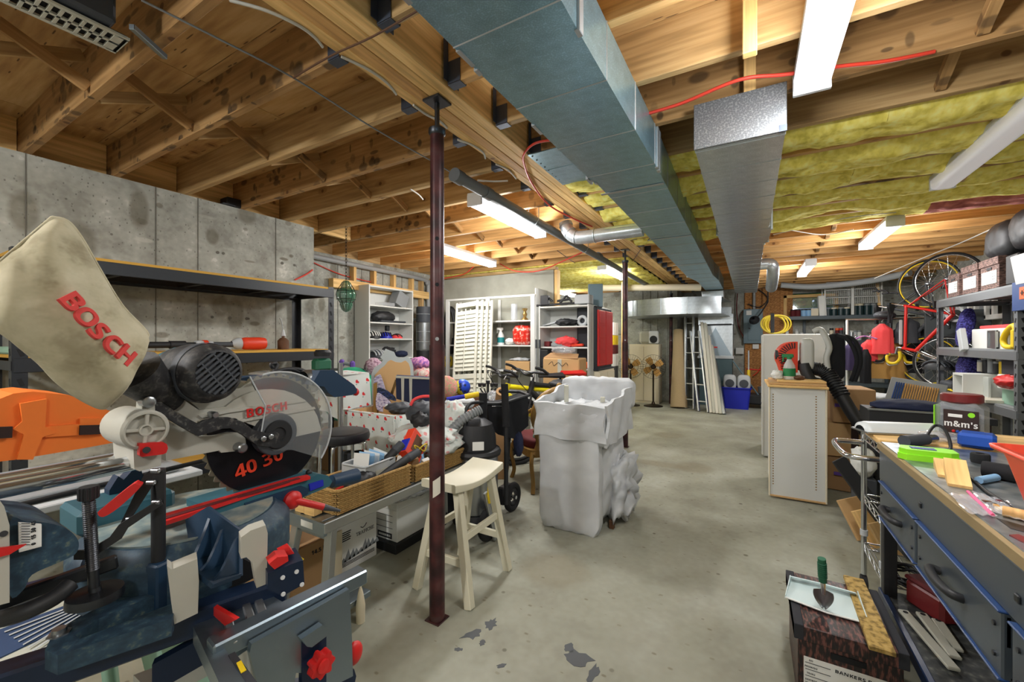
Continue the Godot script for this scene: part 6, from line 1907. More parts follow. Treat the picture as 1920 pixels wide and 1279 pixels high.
	lat("finial", [[0, 0], [0.03, 0.01], [0.02, 0.04], [0, 0.05]], V(0, 0.93, -0.29), M.gold_wood, ch)
	ch.transform = Transform3D(ry(-128), V(-1.70, 0, -3.57))
	single("printed_pouch", lump(P(1009, 818, 3.75), V(0.05, 0.075, 0.04), 0.15, 35), M.seafoam, "pale green printed pouch on the gilt armchair", "pouch")
	single("pink_bundle", lump(P(1008, 842, 3.75), V(0.05, 0.05, 0.05), 0.2, 36), M.pink, "pink printed bundle on the gilt chair's seat", "bundle")
	var wc := thing("covered_chair", "white slipcovered chair standing back-on with its tall flat back towards the viewer", "covered chair", V(-1.12, 0, -3.0))
	part("back_cover", soft(V(-1.115, 0.40, -2.765), V(0.455, 0.80, 0.10), 0.14, 0.014, 3), M.white_sheet, wc)
	part("seat_cover", soft(V(-1.10, 0.36, -3.06), V(0.46, 0.56, 0.55), 0.25, 0.05, 4), M.white_sheet, wc)
	part("skirt", soft(V(-0.90, 0.25, -3.16), V(0.26, 0.42, 0.44), 0.4, 0.11, 6), M.white_sheet, wc)
	part("skirt", soft(V(-1.34, 0.27, -3.02), V(0.12, 0.42, 0.3), 0.5, 0.08, 7), M.white_sheet, wc)
	for q in [[-0.86, -2.93], [-1.30, -3.28], [-0.92, -3.3]]:
		bxp("leg", V(q[0], 0.03, q[1]), V(0.035, 0.06, 0.035), M.brown, wc)
	var w2 := thing("covered_chair", "second white slipcovered chair upturned on top of the first, its seat hollow at the top", "covered chair", V(-1.08, 0.66, -3.05))
	part("seat_cover", soft(V(-1.10, 0.74, -3.02), V(0.52, 0.26, 0.60), 0.16, 0.035, 8), M.white_sheet, w2)
	var wall_ := B.new()
	for q in [[V(-1.37, 0.90, -2.73), V(-0.84, 0.90, -2.73), V(-0.84, 0.66, -2.71), V(-1.37, 0.66, -2.71)], [V(-1.38, 0.90, -2.73), V(-1.35, 1.0, -3.32), V(-1.35, 0.68, -3.32), V(-1.37, 0.66, -2.73)], [V(-0.84, 0.91, -2.73), V(-0.81, 1.0, -3.32), V(-0.82, 0.66, -3.32), V(-0.84, 0.62, -2.73)]]:
		var rr := []
		for i in 9:
			var r := PackedVector3Array()
			for j in 13:
				var p: Vector3 = (q[0] as Vector3).lerp(q[1], j / 12.0).lerp((q[3] as Vector3).lerp(q[2], j / 12.0), i / 8.0)
				r.append(p + V(sin(j * 1.3 + i * 0.5), 0.7 * sin(j * 0.9), cos(i * 1.1 + j * 0.7)) * 0.012)
			rr.append(r)
		wall_.sh(rr, 0.02)
	part("loose_cover", wall_, M.white_sheet, w2)
	part("back_cover", soft(V(-1.09, 0.93, -3.30), V(0.60, 0.24, 0.12), 0.25, 0.02, 11), M.white_sheet, w2)
	for q in [[1062, 738], [1130, 760]]:
		bxp("leg", P(q[0], q[1], 3.2), V(0.035, 0.13, 0.035), M.putty, w2, 0.004, eul(4, 20, 0))
	var b1 := bike("yellow mountain bike with black handlebar standing behind the black push cart", Transform3D(ry(228).scaled(Vector3.ONE * 1.08), V(-2.05, 0, -4.15)), M.bike_yellow, M.rubber, M.black, false, M.black, M.black)
	var b2 := bike("black and yellow mountain bike with red saddle behind the yellow one", Transform3D(ry(235).scaled(Vector3.ONE * 1.1), V(-1.88, 0, -4.38)), M.black, M.rubber, M.black, false, M.black, M.red)
	single("saddle_bag", lump(P(1052, 722, 4.4), V(0.14, 0.06, 0.08), 0.2, 51), M.black, "black pouch slung under the red bicycle saddle", "pouch")
func helmet(c: Vector3, r: float, m: Material, m2: Material, label: String, yaw: float) -> void:
	var t := thing("bike_helmet", label, "helmet", c)
	var b := ry(yaw)
	var rows := []
	for i in 8:
		var e := PI / 2 * i / 7.0
		rows.append(B.new().ringpts(c + V(0, sin(e) * r * 0.75, 0), b * V(0, 0, cos(e) * r + 1e-4), b * V(cos(e) * r * 0.8 + 1e-4, 0, 0), 20))
	part("shell", B.new().gr(rows, true), m, t)
	for k in 5:
		var o := []
		for i in 9:
			var e := deg_to_rad(20 + 140.0 * i / 8.0)
			o.append(c + b * V((k - 2) * r * 0.27, sin(e) * r * (0.78 - 0.05 * absf(k - 2)), cos(e) * r * (1.02 - 0.1 * absf(k - 2))))
		tub("rib", o, r * 0.07, m2, t, 6)
func shelf_unit(nm: String, label: String, x0: float, x1: float, z0: float, z1: float, ht: float, ys: Array, m: Material, open_x := false) -> Node3D:
	var t := thing(nm, label, "bookcase", V((x0 + x1) / 2, 0, (z0 + z1) / 2))
	var w := x1 - x0
	var d := z1 - z0
	if open_x:
		for z in [z0 + 0.01, z1 - 0.01]:
			bxp("side_panel", V((x0 + x1) / 2, ht / 2, z), V(w, ht, 0.02), m, t)
		bxp("back_panel", V(x0 + 0.005, ht / 2, (z0 + z1) / 2), V(0.008, ht, d - 0.04), m, t)
	else:
		for x in [x0 + 0.01, x1 - 0.01]:
			bxp("side_panel", V(x, ht / 2, (z0 + z1) / 2), V(0.02, ht, d), m, t)
		bxp("back_panel", V((x0 + x1) / 2, ht / 2, z0 + 0.005), V(w - 0.04, ht, 0.008), m, t)
	for y in ys + [ht - 0.01, 0.06]:
		bxp("shelf", V((x0 + x1) / 2 + (0.004 if open_x else 0.0), y - 0.01, (z0 + z1) / 2), V(w - (0.008 if open_x else 0.04), 0.02, d - (0.04 if open_x else 0.0)), m, t)
	return t
func zone_back_left() -> void:
	var lc := P(649, 556, 4.2)
	var l := thing("hanging_lantern", "bulbous green glass lantern in wire, hung on a chain from a joist", "lantern", lc)
	lat("glass", [[0.02, 0.16], [0.045, 0.14], [0.055, 0.11], [0.05, 0.085], [0.085, 0.06], [0.098, 0.02], [0.09, -0.03], [0.06, -0.06], [0.065, -0.09], [0.045, -0.135], [0.02, -0.155], [0, -0.16]], lc, M.green_glass, l)
	var wr := B.new()
	for k in 10:
		var a := TAU * k / 10
		var d := V(cos(a), 0, sin(a))
		wr.tb(sp([lc + V(0, 0.16, 0) + d * 0.022, lc + V(0, 0.11, 0) + d * 0.058, lc + V(0, 0.02, 0) + d * 0.101, lc + V(0, -0.06, 0) + d * 0.064, lc + V(0, -0.15, 0) + d * 0.022], 3), 0.0025, 4)
	for q in [[0.085, 0.053], [0.05, 0.09], [-0.03, 0.093], [-0.06, 0.063]]:
		wr.tb(B.new().ringpts(lc + V(0, q[0], 0), V(q[1], 0, 0), V(0, 0, q[1]), 20), 0.0025, 4, true)
	part("wire_cage", wr, M.bronze, l).set_meta("kind", "stuff")
	var cn := B.new()
	var y := lc.y + 0.16
	var k := 0
	while y < YJ:
		cn.tb(B.new().ringpts(V(lc.x, y, lc.z), V(0, 0.022, 0), V(0.009, 0, 0) if k % 2 else V(0, 0, 0.009), 8), 0.003, 4, true)
		y += 0.034
		k += 1
	part("chain", cn, M.bronze, l).set_meta("kind", "stuff")
	shelf_unit("bookcase", "tall white bookcase against the left wall holding helmets and bags", -4.88, -4.58, -4.83, -3.96, 2.14, [1.86, 1.62, 1.385, 1.10, 0.6], M.white_board, true)
	var sh := func(px: float, y2: float) -> Vector3:
		var p := onX(px, 600, -4.68)
		return V(-4.68, y2, p.z)
	single("board", B.new().cb(sh.call(748, 1.98), V(0.16, 0.22, 0.22), 0.004, eul(-25, 0, 0)), M.grey, "dark picture panel leaning on the bookcase's upper shelf", "panel")
	single("glass_tray", B.new().cb(sh.call(722, 1.89), V(0.18, 0.05, 0.22), 0.004), M.clear_plastic, "clear tray on the bookcase's upper shelf", "tray")
	single("black_bag", lump(sh.call(718, 1.70), V(0.10, 0.09, 0.22), 0.18, 21), M.black, "black hard travel bag on the bookcase's second shelf", "bag")
	single("flat_case", B.new().cb(sh.call(730, 1.637), V(0.2, 0.03, 0.5), 0.01), M.dark_grey, "flat dark case under the black travel bag", "case")
	helmet(sh.call(699, 1.39), 0.13, M.black, M.white, "white-ribbed bike helmet on the bookcase's third shelf", 70)
	helmet(sh.call(723, 1.39), 0.12, M.bin_blue, M.black, "blue bike helmet on the bookcase's third shelf", 60)
	helmet(sh.call(744, 1.39), 0.09, M.coral, M.black, "red bike helmet at the right of the third shelf", 100)
	single("camera", B.new().cb(sh.call(726, 1.54), V(0.06, 0.08, 0.06), 0.01), M.black, "small black gadget on top of the blue helmet", "gadget")
	helmet(sh.call(707, 1.11), 0.15, M.dark_grey, M.light_grey, "grey bike helmet on the bookcase's fourth shelf", 80)
	single("bag_strap", lump(sh.call(728, 1.2), V(0.08, 0.06, 0.12), 0.4, 22), M.black, "tangle of black straps behind the grey helmet", "straps")
	single("cap", lump(sh.call(752, 1.15), V(0.1, 0.05, 0.1), 0.2, 23), M.navy, "navy cap at the right end of the fourth shelf", "cap")
	var cv := V(-4.56, 0, -5.05)
	var v := thing("vacuum_canister", "tall grey wall vacuum canister between the bookcase and the plasterboard", "vacuum cleaner", cv + V(0, 0.95, 0))
	lat("motor_head", [[0, 1.9], [0.115, 1.9], [0.122, 1.88], [0.122, 1.66], [0.115, 1.65]], cv, M.dark_grey, v, Basis.IDENTITY, 26)
	lat("tank", [[0.115, 1.65], [0.124, 1.64], [0.124, 1.22], [0.115, 1.2]], cv, M.steel, v, Basis.IDENTITY, 26)
	lat("bucket", [[0.115, 1.2], [0.12, 1.19], [0.11, 0.95], [0, 0.95]], cv, M.black, v, Basis.IDENTITY, 26)
	for h in [1.78, 1.5, 1.34]:
		part("band", B.new().tb(B.new().ringpts(cv + V(0, h, 0), V(0.124, 0, 0), V(0, 0, 0.124), 24), 0.003, 4, true), M.light_grey, v)
	tub("wall_bracket", [cv + V(-0.1, 1.7, 0), cv + V(-0.34, 1.7, 0)], 0.02, M.steel, v)
	var hs := []
	for i in 70:
		var a := i / 70.0 * TAU * 4.0
		hs.append(V(-4.33 + 0.10 * cos(a) + 0.01 * sin(i), 1.53 + 0.38 * sin(a), -5.48 + 0.08 * i / 70.0))
	single("coiled_hose", B.new().tb(sp(hs, 2), 0.022, 8), M.black, "long coil of black hose hung on the partition left of the shutters", "hose")
	var ys_ := thing("yellow_reel", "yellow plastic cord reel below the black hose", "reel", onZ(840, 690, -5.35))
	bxp("frame", onZ(840, 678, -5.35), V(0.16, 0.18, 0.1), M.yellow, ys_, 0.03)
	cyp("hub", onZ(840, 676, -5.29), onZ(840, 676, -5.27), 0.045, M.dark_grey, ys_)
	bxp("stand", V(onZ(840, 690, -5.35).x, 0.42, -5.35), V(0.05, 0.84, 0.05), M.dark_grey, ys_)
	for s in 4:
		var t := thing("louvred_shutter", "cream louvred shutter panel leaning on the shelving, " + ["the one in front showing all its slats", "second in the leaning row", "third in the leaning row", "hindmost, nearest the shelf bay"][s], "shutter", V(0, 0, 0), "leaning louvred shutters")
		var hw := 0.2
		var ln := 1.98
		for e in [-1, 1]:
			bxp("stile", V(e * (hw - 0.016), ln / 2, 0), V(0.032, ln, 0.028), M.shutter, t)
		for yy in [0.05, 0.86, ln - 0.05]:
			bxp("rail", V(0, yy, 0), V(hw * 2 - 0.064, 0.07, 0.026), M.shutter, t)
		var lv := B.new()
		for i in 29:
			var yy := 0.13 + 0.06 * i
			if absf(yy - 0.86) > 0.06 and yy < ln - 0.1:
				lv.bx(V(0, yy, 0), V(hw * 2 - 0.064, 0.063, 0.008), Basis(V(1, 0, 0), -0.30))
		part("louvre_set", lv, M.shutter, t).set_meta("kind", "stuff")
		cyp("tilt_rod", V(0, 0.12, 0.03), V(0, 0.8, 0.03), 0.007, M.shutter, t)
		cyp("tilt_rod", V(0, 0.93, 0.03), V(0, 1.86, 0.03), 0.007, M.shutter, t)
		var o := V(-3.46 + 0.05 * s, 0, -4.60 - 0.055 * s)
		var up := (V(-3.645 + 0.05 * s, 1.94, -4.98 - 0.055 * s) - o).normalized()
		t.transform = Transform3D(Basis(V(1, 0, 0) - up * up.x, up, V(0, 0, 1)).orthonormalized(), o)
	var w := thing("wall_shelving", "white open shelving bays on the grey partition behind the shutters", "shelving", V(-3.45, 0, -5.35))
	for x in [-4.19, -3.42, -2.66]:
		bxp("upright", V(x, 1.0, -5.2), V(0.07, 2.0, 0.025), M.white_board, w)
		bxp("upright", V(x, 1.0, -5.53), V(0.05, 2.0, 0.02), M.white_board, w)
	bxp("top_rail", V(-3.42, 2.0, -5.2), V(1.6, 0.03, 0.03), M.white_board, w)
	for yy in [1.64, 1.28, 0.91, 0.5]:
		bxp("shelf", V(-3.42, yy, -5.37), V(1.52, 0.022, 0.33), M.white_board, w)
		for x in [-3.04, -3.8]:
			bxp("bracket", V(x, yy - 0.06, -5.5), V(0.015, 0.10, 0.05), M.white_board, w)
	bxp("end_board", V(-2.62, 1.05, -5.38), V(0.02, 2.1, 0.36), M.white_board, w)
	var on := func(px: float, yy: float) -> Vector3:
		var p := onZ(px, 600, -5.33)
		return V(p.x, yy, -5.33)
	var vs: Vector3 = on.call(964, 1.652)
	lat("body", [[0, 0], [0.05, 0.0], [0.05, 0.25], [0.046, 0.25], [0.046, 0.02], [0, 0.02]], vs, M.clear_plastic, thing("glass_vase", "clear cylinder vase on the top white shelf", "vase", vs))
	var cs: Vector3 = on.call(984, 1.652)
	lat("body", [[0, 0], [0.055, 0], [0.05, 0.02], [0.02, 0.05], [0.035, 0.09], [0.018, 0.13], [0.045, 0.17], [0.03, 0.18], [0, 0.18]], cs, M.brass, thing("candlestick", "brass candlestick beside the glass vase", "candlestick", cs))
	spray(on.call(939, 1.292), M.white, M.white, M.teal, "white spray bottle with teal label on the second white shelf", 1.12)
	single("candle_bag", soft(on.call(981, 1.435) , V(0.30, 0.29, 0.2), 0.55, 0.02, 25), M.candle_red, "clear bag full of red candles on the second white shelf", "bag")
	single("paper_bundle", lump(on.call(957, 1.34), V(0.08, 0.05, 0.08), 0.3, 26), M.paper, "white paper bundle left of the red candle bag", "bundle")
	var tr := thing("carton_tray", "shallow cardboard tray with grey cloth on the lower white shelf", "carton", on.call(975, 0.92))
	bxp("tray", on.call(977, 0.99), V(0.40, 0.13, 0.24), M.cardboard_pale, tr)
	part("cloth", lump(on.call(975, 1.075), V(0.16, 0.03, 0.1), 0.4, 27), M.light_grey, tr)
	shelf_unit("bookcase", "white bookcase with red items right of the partition", -2.52, -1.80, -5.45, -5.10, 1.83, [1.55, 1.27, 0.98, 0.5], M.white_board)
	var o2 := func(px: float, yy: float) -> Vector3:
		var p := onZ(px, 600, -5.22)
		return V(p.x, yy, -5.22)
	var br := thing("bike_rack", "folded black car bicycle rack on top of the right white bookcase", "bike rack", o2.call(1040, 1.84))
	tub("long_bar", [o2.call(995, 1.85), o2.call(1086, 1.86)], 0.016, M.black, br)
	for q in [[1015, 1.87, 1023, 1.98], [1023, 1.98, 1036, 1.90], [1050, 1.87, 1062, 1.97], [1045, 1.90, 1070, 1.92], [1062, 1.97, 1072, 1.88]]:
		tub("arm", [o2.call(q[0], q[1]), o2.call(q[2], q[3])], 0.016, M.black, br)
	bxp("clamp_plate", o2.call(1022, 1.92), V(0.12, 0.13, 0.06), M.black, br)
	single("grey_carton", B.new().cb(o2.call(1095, 1.90), V(0.2, 0.12, 0.18), 0.006), M.light_grey, "pale box at the right end of the bookcase top", "carton")
	single("metal_plank", B.new().cb(o2.call(1040, 1.60), V(0.42, 0.02, 0.09), 0.003, eul(0, 0, 12)), M.light_grey, "grey metal strip tilted on the bookcase's first shelf", "strip")
	single("cable_heap", lump(o2.call(1062, 1.60), V(0.15, 0.05, 0.1), 0.5, 28), M.black, "heap of black cable on the bookcase's first shelf", "cable")
	var rg: Vector3 = o2.call(1092, 1.62)
	part("ring", B.new().tb(B.new().ringpts(rg, V(0.055, 0, 0), V(0, 0.055, 0), 24), 0.022, 8, true), M.light_grey, thing("duct_ring", "light grey plastic ring standing on the first shelf", "ring", rg))
	single("red_net", lump(o2.call(1062, 1.34), V(0.15, 0.07, 0.1), 0.4, 29), M.coral, "red net bag on the bookcase's second shelf", "net bag")
	single("orange_tool", B.new().cb(o2.call(1083, 1.295), V(0.16, 0.035, 0.1), 0.01, eul(0, 10, 3)), M.orange_red, "orange-red flat tool right of the red net bag", "tool")
	single("grey_tray", B.new().cb(o2.call(1050, 1.30), V(0.22, 0.05, 0.12), 0.01), M.grey, "grey paint tray in front of the red net bag", "tray")
	single("small_box", B.new().cb(o2.call(1028, 1.31), V(0.08, 0.07, 0.1), 0.004), M.maroon, "small dull red box left of the grey tray", "box")
	single("black_case", B.new().cb(V(-2.43, 1.11, -5.2), V(0.12, 0.24, 0.25), 0.01), M.black, "black upright case on the bookcase's third shelf", "case")
	single("orange_hat", lump(o2.call(1098, 1.03), V(0.06, 0.045, 0.06), 0.1, 30), M.orange, "orange rounded cap at the right of the third shelf", "cap")
	spray(V(-2.40, 0.512, -5.18), M.grey, M.black, M.paper, "grey bottle standing low in the right bookcase", 1.3)
	for s in 2:
		var t := thing("trekking_pole", "grey trekking pole leaning on the right bookcase's edge, " + ["left one", "right one"][s], "pole", V(-2.50 + s * 0.04, 0, -5.02))
		cyp("shaft", V(-2.50 + s * 0.04, 0, -4.98), V(-2.545 + s * 0.05, 1.25, -5.08), 0.009, M.steel, t)
		cyp("grip", V(-2.545 + s * 0.05, 1.25, -5.08), V(-2.548 + s * 0.05, 1.37, -5.085), 0.016, M.dark_grey, t)
	var cb := thing("cardboard_carton", "big scuffed cardboard carton taped on its front, before the right bookcase", "carton", V(-2.0, 0.60, -4.72))
	bxp("body", V(-1.985, 0.88, -4.75), V(0.46, 0.52, 0.32), M.cardboard_pale, cb, 0.012, ry(4))
	bxp("tape", V(-1.985, 0.88, -4.585), V(0.05, 0.5, 0.004), M.putty, cb, 0.001, ry(4))
	part("flap", slab(B.new(), [V(-2.21, 1.14, -4.60), V(-1.76, 1.14, -4.60), V(-1.80, 1.19, -4.74), V(-2.17, 1.20, -4.74)], 0.008), M.cardboard, cb)
	part("scribble", B.new().tb(sp([V(-2.13, 1.06, -4.580), V(-2.08, 1.10, -4.580), V(-2.06, 1.05, -4.580), V(-2.0, 1.09, -4.580), V(-1.95, 1.05, -4.580), V(-1.9, 1.09, -4.580), V(-1.88, 1.06, -4.580)], 4), 0.003, 4), M.ink, cb)
	single("film_bag", lump(V(-1.99, 1.24, -4.70), V(0.15, 0.05, 0.1), 0.3, 32), M.clear_plastic, "clear crinkled bag on top of the big carton", "bag")
	single("cardboard_carton", B.new().cb(V(-1.98, 0.30, -4.76), V(0.5, 0.60, 0.36), 0.006), M.cardboard, "lower cardboard carton carrying the big scuffed one", "carton")
	var rc := thing("plastic_cabinet", "black plastic cabinet with red doors standing past the right bookcase", "cabinet", V(-1.88, 0.95, -5.65))
	bxp("carcass", V(-1.90, 1.385, -5.64), V(0.28, 0.87, 0.70), M.cab_black, rc, 0.02)
	for s in 2:
		bxp("door", V(-1.752, 1.39, -5.475 - s * 0.34), V(0.024, 0.76, 0.32), M.red, rc, 0.01)
	for k2 in 4:
		bxp("door_panel", V(-1.738, 1.12 + 0.18 * k2, -5.475), V(0.008, 0.14, 0.24), M.red, rc, 0.003)
	bxp("skirt", V(-1.89, 0.965, -5.64), V(0.32, 0.03, 0.72), M.cab_black, rc, 0.01)
	var lc2 := thing("base_cupboard", "low cream cupboard under the red-doored cabinet", "cupboard", V(-1.9, 0, -5.65))
	bxp("carcass", V(-1.90, 0.475, -5.65), V(0.34, 0.95, 0.7), M.cream, lc2)
	for s in 2:
		bxp("door", V(-1.725, 0.5, -5.475 - 0.34 * s), V(0.016, 0.85, 0.33), M.cream, lc2)
	single("grey_block", B.new().cb(V(-1.88, 1.98, -5.6), V(0.2, 0.32, 0.2), 0.006, ry(20)), M.panel_grey, "blue-grey box standing on the red-doored cabinet", "box")
	var wp := V(-1.93, 0, -7.35)
	single("timber_post", B.new().cb(wp + V(0, 1.2, 0), V(0.09, 2.4, 0.09), 0.003), M.pine, "bare timber post behind the far steel post", "timber post")
	for q in [[0.0, 0.42, M.black, "black box at the bottom of the stack left of the timber post"], [0.42, 0.9, M.dark_grey, "dark box in the middle of the stack left of the timber post"], [0.9, 1.12, M.paper, "white box on the dark one left of the timber post"], [1.12, 1.28, M.maroon, "dull red carton in the stack left of the timber post"], [1.28, 1.45, M.yellow, "yellow box high in the stack left of the timber post"], [1.45, 1.68, M.paper, "white parcel topping the stack left of the timber post"]]:
		single("stacked_box", B.new().cb(V(-2.22, (q[0] + q[1]) / 2, -7.3), V(0.30, q[1] - q[0] - 0.004, 0.3), 0.004), q[2], q[3], "box", "boxes stacked by the timber post")
func spray(p: Vector3, body: Material, head: Material, label: Material, text: String, k := 1.0) -> Node3D:
	var t := thing("spray_bottle", text, "spray bottle", p)
	lat("bottle", [[0, 0], [0.045 * k, 0], [0.048 * k, 0.01], [0.048 * k, 0.10 * k], [0.042 * k, 0.13 * k], [0.02 * k, 0.175 * k], [0.016 * k, 0.19 * k], [0, 0.19 * k]], p, body, t)
	lat("label", [[0.0485 * k, 0.03 * k], [0.0495 * k, 0.031 * k], [0.0495 * k, 0.10 * k], [0.0485 * k, 0.101 * k]], p, label, t)
	var f := face(p).cross(Vector3.UP)
	bxp("trigger_head", p + V(0, 0.215 * k, 0) + f * 0.012 * k, V(0.09, 0.035, 0.028) * k, head, t, 0.006, Basis(f, Vector3.UP, f.cross(Vector3.UP)))
	tub("trigger", [p + V(0, 0.20 * k, 0) + f * 0.045 * k, p + V(0, 0.16 * k, 0) + f * 0.05 * k], 0.006 * k, head, t)
	cyp("collar", p + V(0, 0.185 * k, 0), p + V(0, 0.205 * k, 0), 0.02 * k, head, t)
	return t
func zone_far() -> void:
	var c := thing("metal_cabinet", "cream two-door cabinet at the back wall behind the fans", "cabinet", V(-1.99, 0, -9.35))
	bxp("carcass", V(-1.99, 0.64, -9.36), V(0.62, 1.28, 0.38), M.cream, c)
	for s in [-1, 1]:
		bxp("door", V(-1.99 + s * 0.154, 0.65, -9.16), V(0.30, 1.18, 0.018), M.cream, c)
	var hp := V(-1.83, 1.285, -9.3)
	var h := thing("fan_heater", "beige and silver fan heater with round black grille on the cream cabinet", "heater", hp)
	bxp("body", hp + V(-0.06, 0.14, 0), V(0.42, 0.28, 0.22), M.putty, h, 0.05)
	bxp("front", hp + V(0.04, 0.145, 0.10), V(0.20, 0.27, 0.04), M.white_metal, h, 0.018)
	lat("grille", [[0, 0], [0.075, 0.0], [0.08, 0.012], [0.05, 0.018], [0, 0.018]], hp + V(0.04, 0.10, 0.115), M.black, h, Basis(V(1, 0, 0), PI / 2))
	for k in 2:
		var p := [V(-1.73, 0, -8.85), V(-2.17, 0, -8.75)][k] as Vector3
		var f := thing("pedestal_fan", "bronze pedestal fan with wooden-tone blades, " + ["in front of the cream cabinet's right door", "partly behind the far steel post"][k], "fan", p)
		lat("base", [[0, 0], [0.19, 0], [0.19, 0.012], [0.12, 0.03], [0.04, 0.05], [0.02, 0.1], [0, 0.1]], p, M.bronze, f)
		cyp("stem", p + V(0, 0.08, 0), p + V(0, 0.74, 0), 0.017, M.bronze, f)
		var d := face(p)
		var hub := p + V(0, 0.82, 0) + d * 0.06
		var e := Basis(Vector3.UP.cross(d), Vector3.UP, d)
		part("motor", B.new().la([Vector2(0, -0.05), Vector2(0.05, -0.04), Vector2(0.06, 0.06), Vector2(0.03, 0.1), Vector2(0, 0.1)], hub - d * 0.12, 16, e * Basis(V(1, 0, 0), PI / 2)), M.bronze, f)
		for j in 4:
			var a := TAU * j / 4 + 0.6
			var u := e.x * cos(a) + e.y * sin(a)
			var w := e.x * -sin(a) + e.y * cos(a)
			part("blade", B.new().sh([PackedVector3Array([hub + u * 0.05 - w * 0.03 + d * 0.015, hub + u * 0.13 - w * 0.075 + d * 0.025, hub + u * 0.205 - w * 0.06 + d * 0.02]), PackedVector3Array([hub + u * 0.05 + w * 0.03 - d * 0.015, hub + u * 0.13 + w * 0.06 - d * 0.02, hub + u * 0.205 + w * 0.05 - d * 0.015])], 0.005), M.tan, f)
		var g := B.new()
		for j in 28:
			var a := TAU * j / 28
			var u := e.x * cos(a) + e.y * sin(a)
			g.tb([hub + d * 0.075, hub + u * 0.15 + d * 0.065, hub + u * 0.245, hub + u * 0.12 - d * 0.09], 0.0017, 3)
		for r in [[0.246, 0.0], [0.15, 0.066], [0.08, 0.075]]:
			g.tb(B.new().ringpts(hub + d * r[1], e.x * r[0], e.y * r[0], 36), 0.003, 5, true)
		part("guard", g, M.bronze, f).set_meta("kind", "stuff")
		part("badge", B.new().cy(hub + d * 0.074, hub + d * 0.084, 0.04, 0.035, 16), M.bronze, f)
	single("carpet_roll", B.new().cy(V(-1.24, 0, -8.9), V(-1.30, 1.58, -9.3), 0.165, 0.10, 22), M.carpet, "tan rolled carpet standing beside the cream cabinet", "carpet roll")
	var lad := func(a: Vector3, b: Vector3, w: float, n: int, label: String, m: Material) -> void:
		var t := thing("ladder", label, "ladder", a)
		var d := (b - a).normalized()
		var s := V(1, 0, 0.25).normalized() * w / 2
		for k in [-1, 1]:
			part("rail", B.new().cb((a + b) / 2 + s * k, V(0.03, (b - a).length(), 0.075), 0.004, fr(V(0, 0, 0), s - d * s.dot(d), d).basis), m, t)
		for i in n:
			var q := a.lerp(b, (i + 0.6) / n)
			cyp("rung", q - s, q + s, 0.016, m, t)
	lad.call(V(-1.03, 0, -8.85), V(-1.10, 2.15, -9.35), 0.16, 7, "aluminium ladder standing left in the leaning group", M.alu)
	lad.call(V(-0.76, 0, -8.6), V(-0.98, 1.55, -9.2), 0.17, 5, "shorter aluminium ladder with rounded top in the middle of the leaning group", M.alu)
	for k in 5:
		var a := V(-0.62 + 0.055 * k, 0, -8.55 + 0.02 * k)
		var b := V(-0.84 + 0.06 * k, [1.72, 1.70, 1.45, 1.25, 0.95][k], -9.2)
		single("plank", B.new().cb((a + b) / 2, V(0.05, (b - a).length(), 0.10), 0.004, fr(V(0, 0, 0), V(1, 0, 0.2) - (b - a).normalized() * (b - a).normalized().dot(V(1, 0, 0.2)), b - a).basis), [M.offwhite, M.putty, M.offwhite, M.putty, M.steel][k], "pale timber plank in the leaning group, " + ["tallest and nearest the ladders", "second from the ladders", "middle one", "fourth, well shorter", "shortest, at the blue bin"][k], "plank", "planks leaning by the ladders")
	var fu := thing("furnace", "grey sheet-metal furnace behind the leaning planks", "furnace", V(-0.75, 0, -9.75))
	bxp("cabinet", V(-0.62, 0.5, -9.85), V(0.62, 1.0, 0.55), M.dark_panel, fu)
	bxp("coil_box", V(-0.62, 1.35, -9.85), V(0.64, 0.66, 0.56), M.galvanised, fu)
	bxp("plenum_base", V(-0.62, 1.80, -9.85), V(0.66, 0.22, 0.58), M.galvanised, fu)
	bxp("dark_joint", V(-0.62, 1.69, -9.565), V(0.60, 0.035, 0.03), M.black, fu)
	bxp("label", V(-0.66, 1.18, -9.565), V(0.16, 0.12, 0.006), M.paper, fu, 0.001)
	bxp("label_bar", V(-0.66, 1.22, -9.56), V(0.16, 0.03, 0.006), M.red, fu, 0.001)
	part("coil_frame", B.new().pr([Vector2(-0.30, -0.3), Vector2(0.3, -0.3), Vector2(0.0, 0.28)], 0, 0.012, Transform3D(Basis.IDENTITY, V(-0.62, 1.35, -9.57))), M.zinc_plate, fu)
	bxp("cornice", V(-0.62, 1.01, -9.85), V(0.68, 0.05, 0.6), M.light_grey, fu)
	var pl := thing("duct_plenum", "broad curved galvanised plenum joining the long duct to the furnace", "duct", V(-1.2, 1.95, -8.9))
	var rows := []
	for i in 21:
		var s := i / 20.0
		var a := deg_to_rad(180 - 130 * s)
		var p := V(-1.15 + 1.2 * cos(a) * (1.0 if s < 0.5 else 0.9), 2.02, -9.05 + 0.75 * sin(a))
		rows.append(PackedVector3Array([p + V(0, -0.16, 0), p + V(0, 0.155, 0)]))
	part("curved_side", B.new().sh(rows, 0.01), M.galvanised, pl)
	for i in [3, 6, 7, 11, 15]:
		tub("standing_seam", [rows[i][0] + face(rows[i][0]) * 0.008, rows[i][1] + face(rows[i][0]) * 0.008], 0.012, M.zinc_seam, pl, 5)
	var cap := []
	for r in rows:
		cap.append(Vector2(r[0].x, -r[0].z))
	cap.append(Vector2(-0.32, 9.8))
	cap.append(Vector2(-2.3, 9.8))
	part("bottom", B.new().pr(cap, 1.86, 1.866, Transform3D(Basis(V(1, 0, 0), V(0, 0, -1), V(0, 1, 0)), Vector3.ZERO)), M.galvanised, pl)
	part("top", B.new().pr(cap, 2.17, 2.176, Transform3D(Basis(V(1, 0, 0), V(0, 0, -1), V(0, 1, 0)), Vector3.ZERO)), M.galvanised, pl)
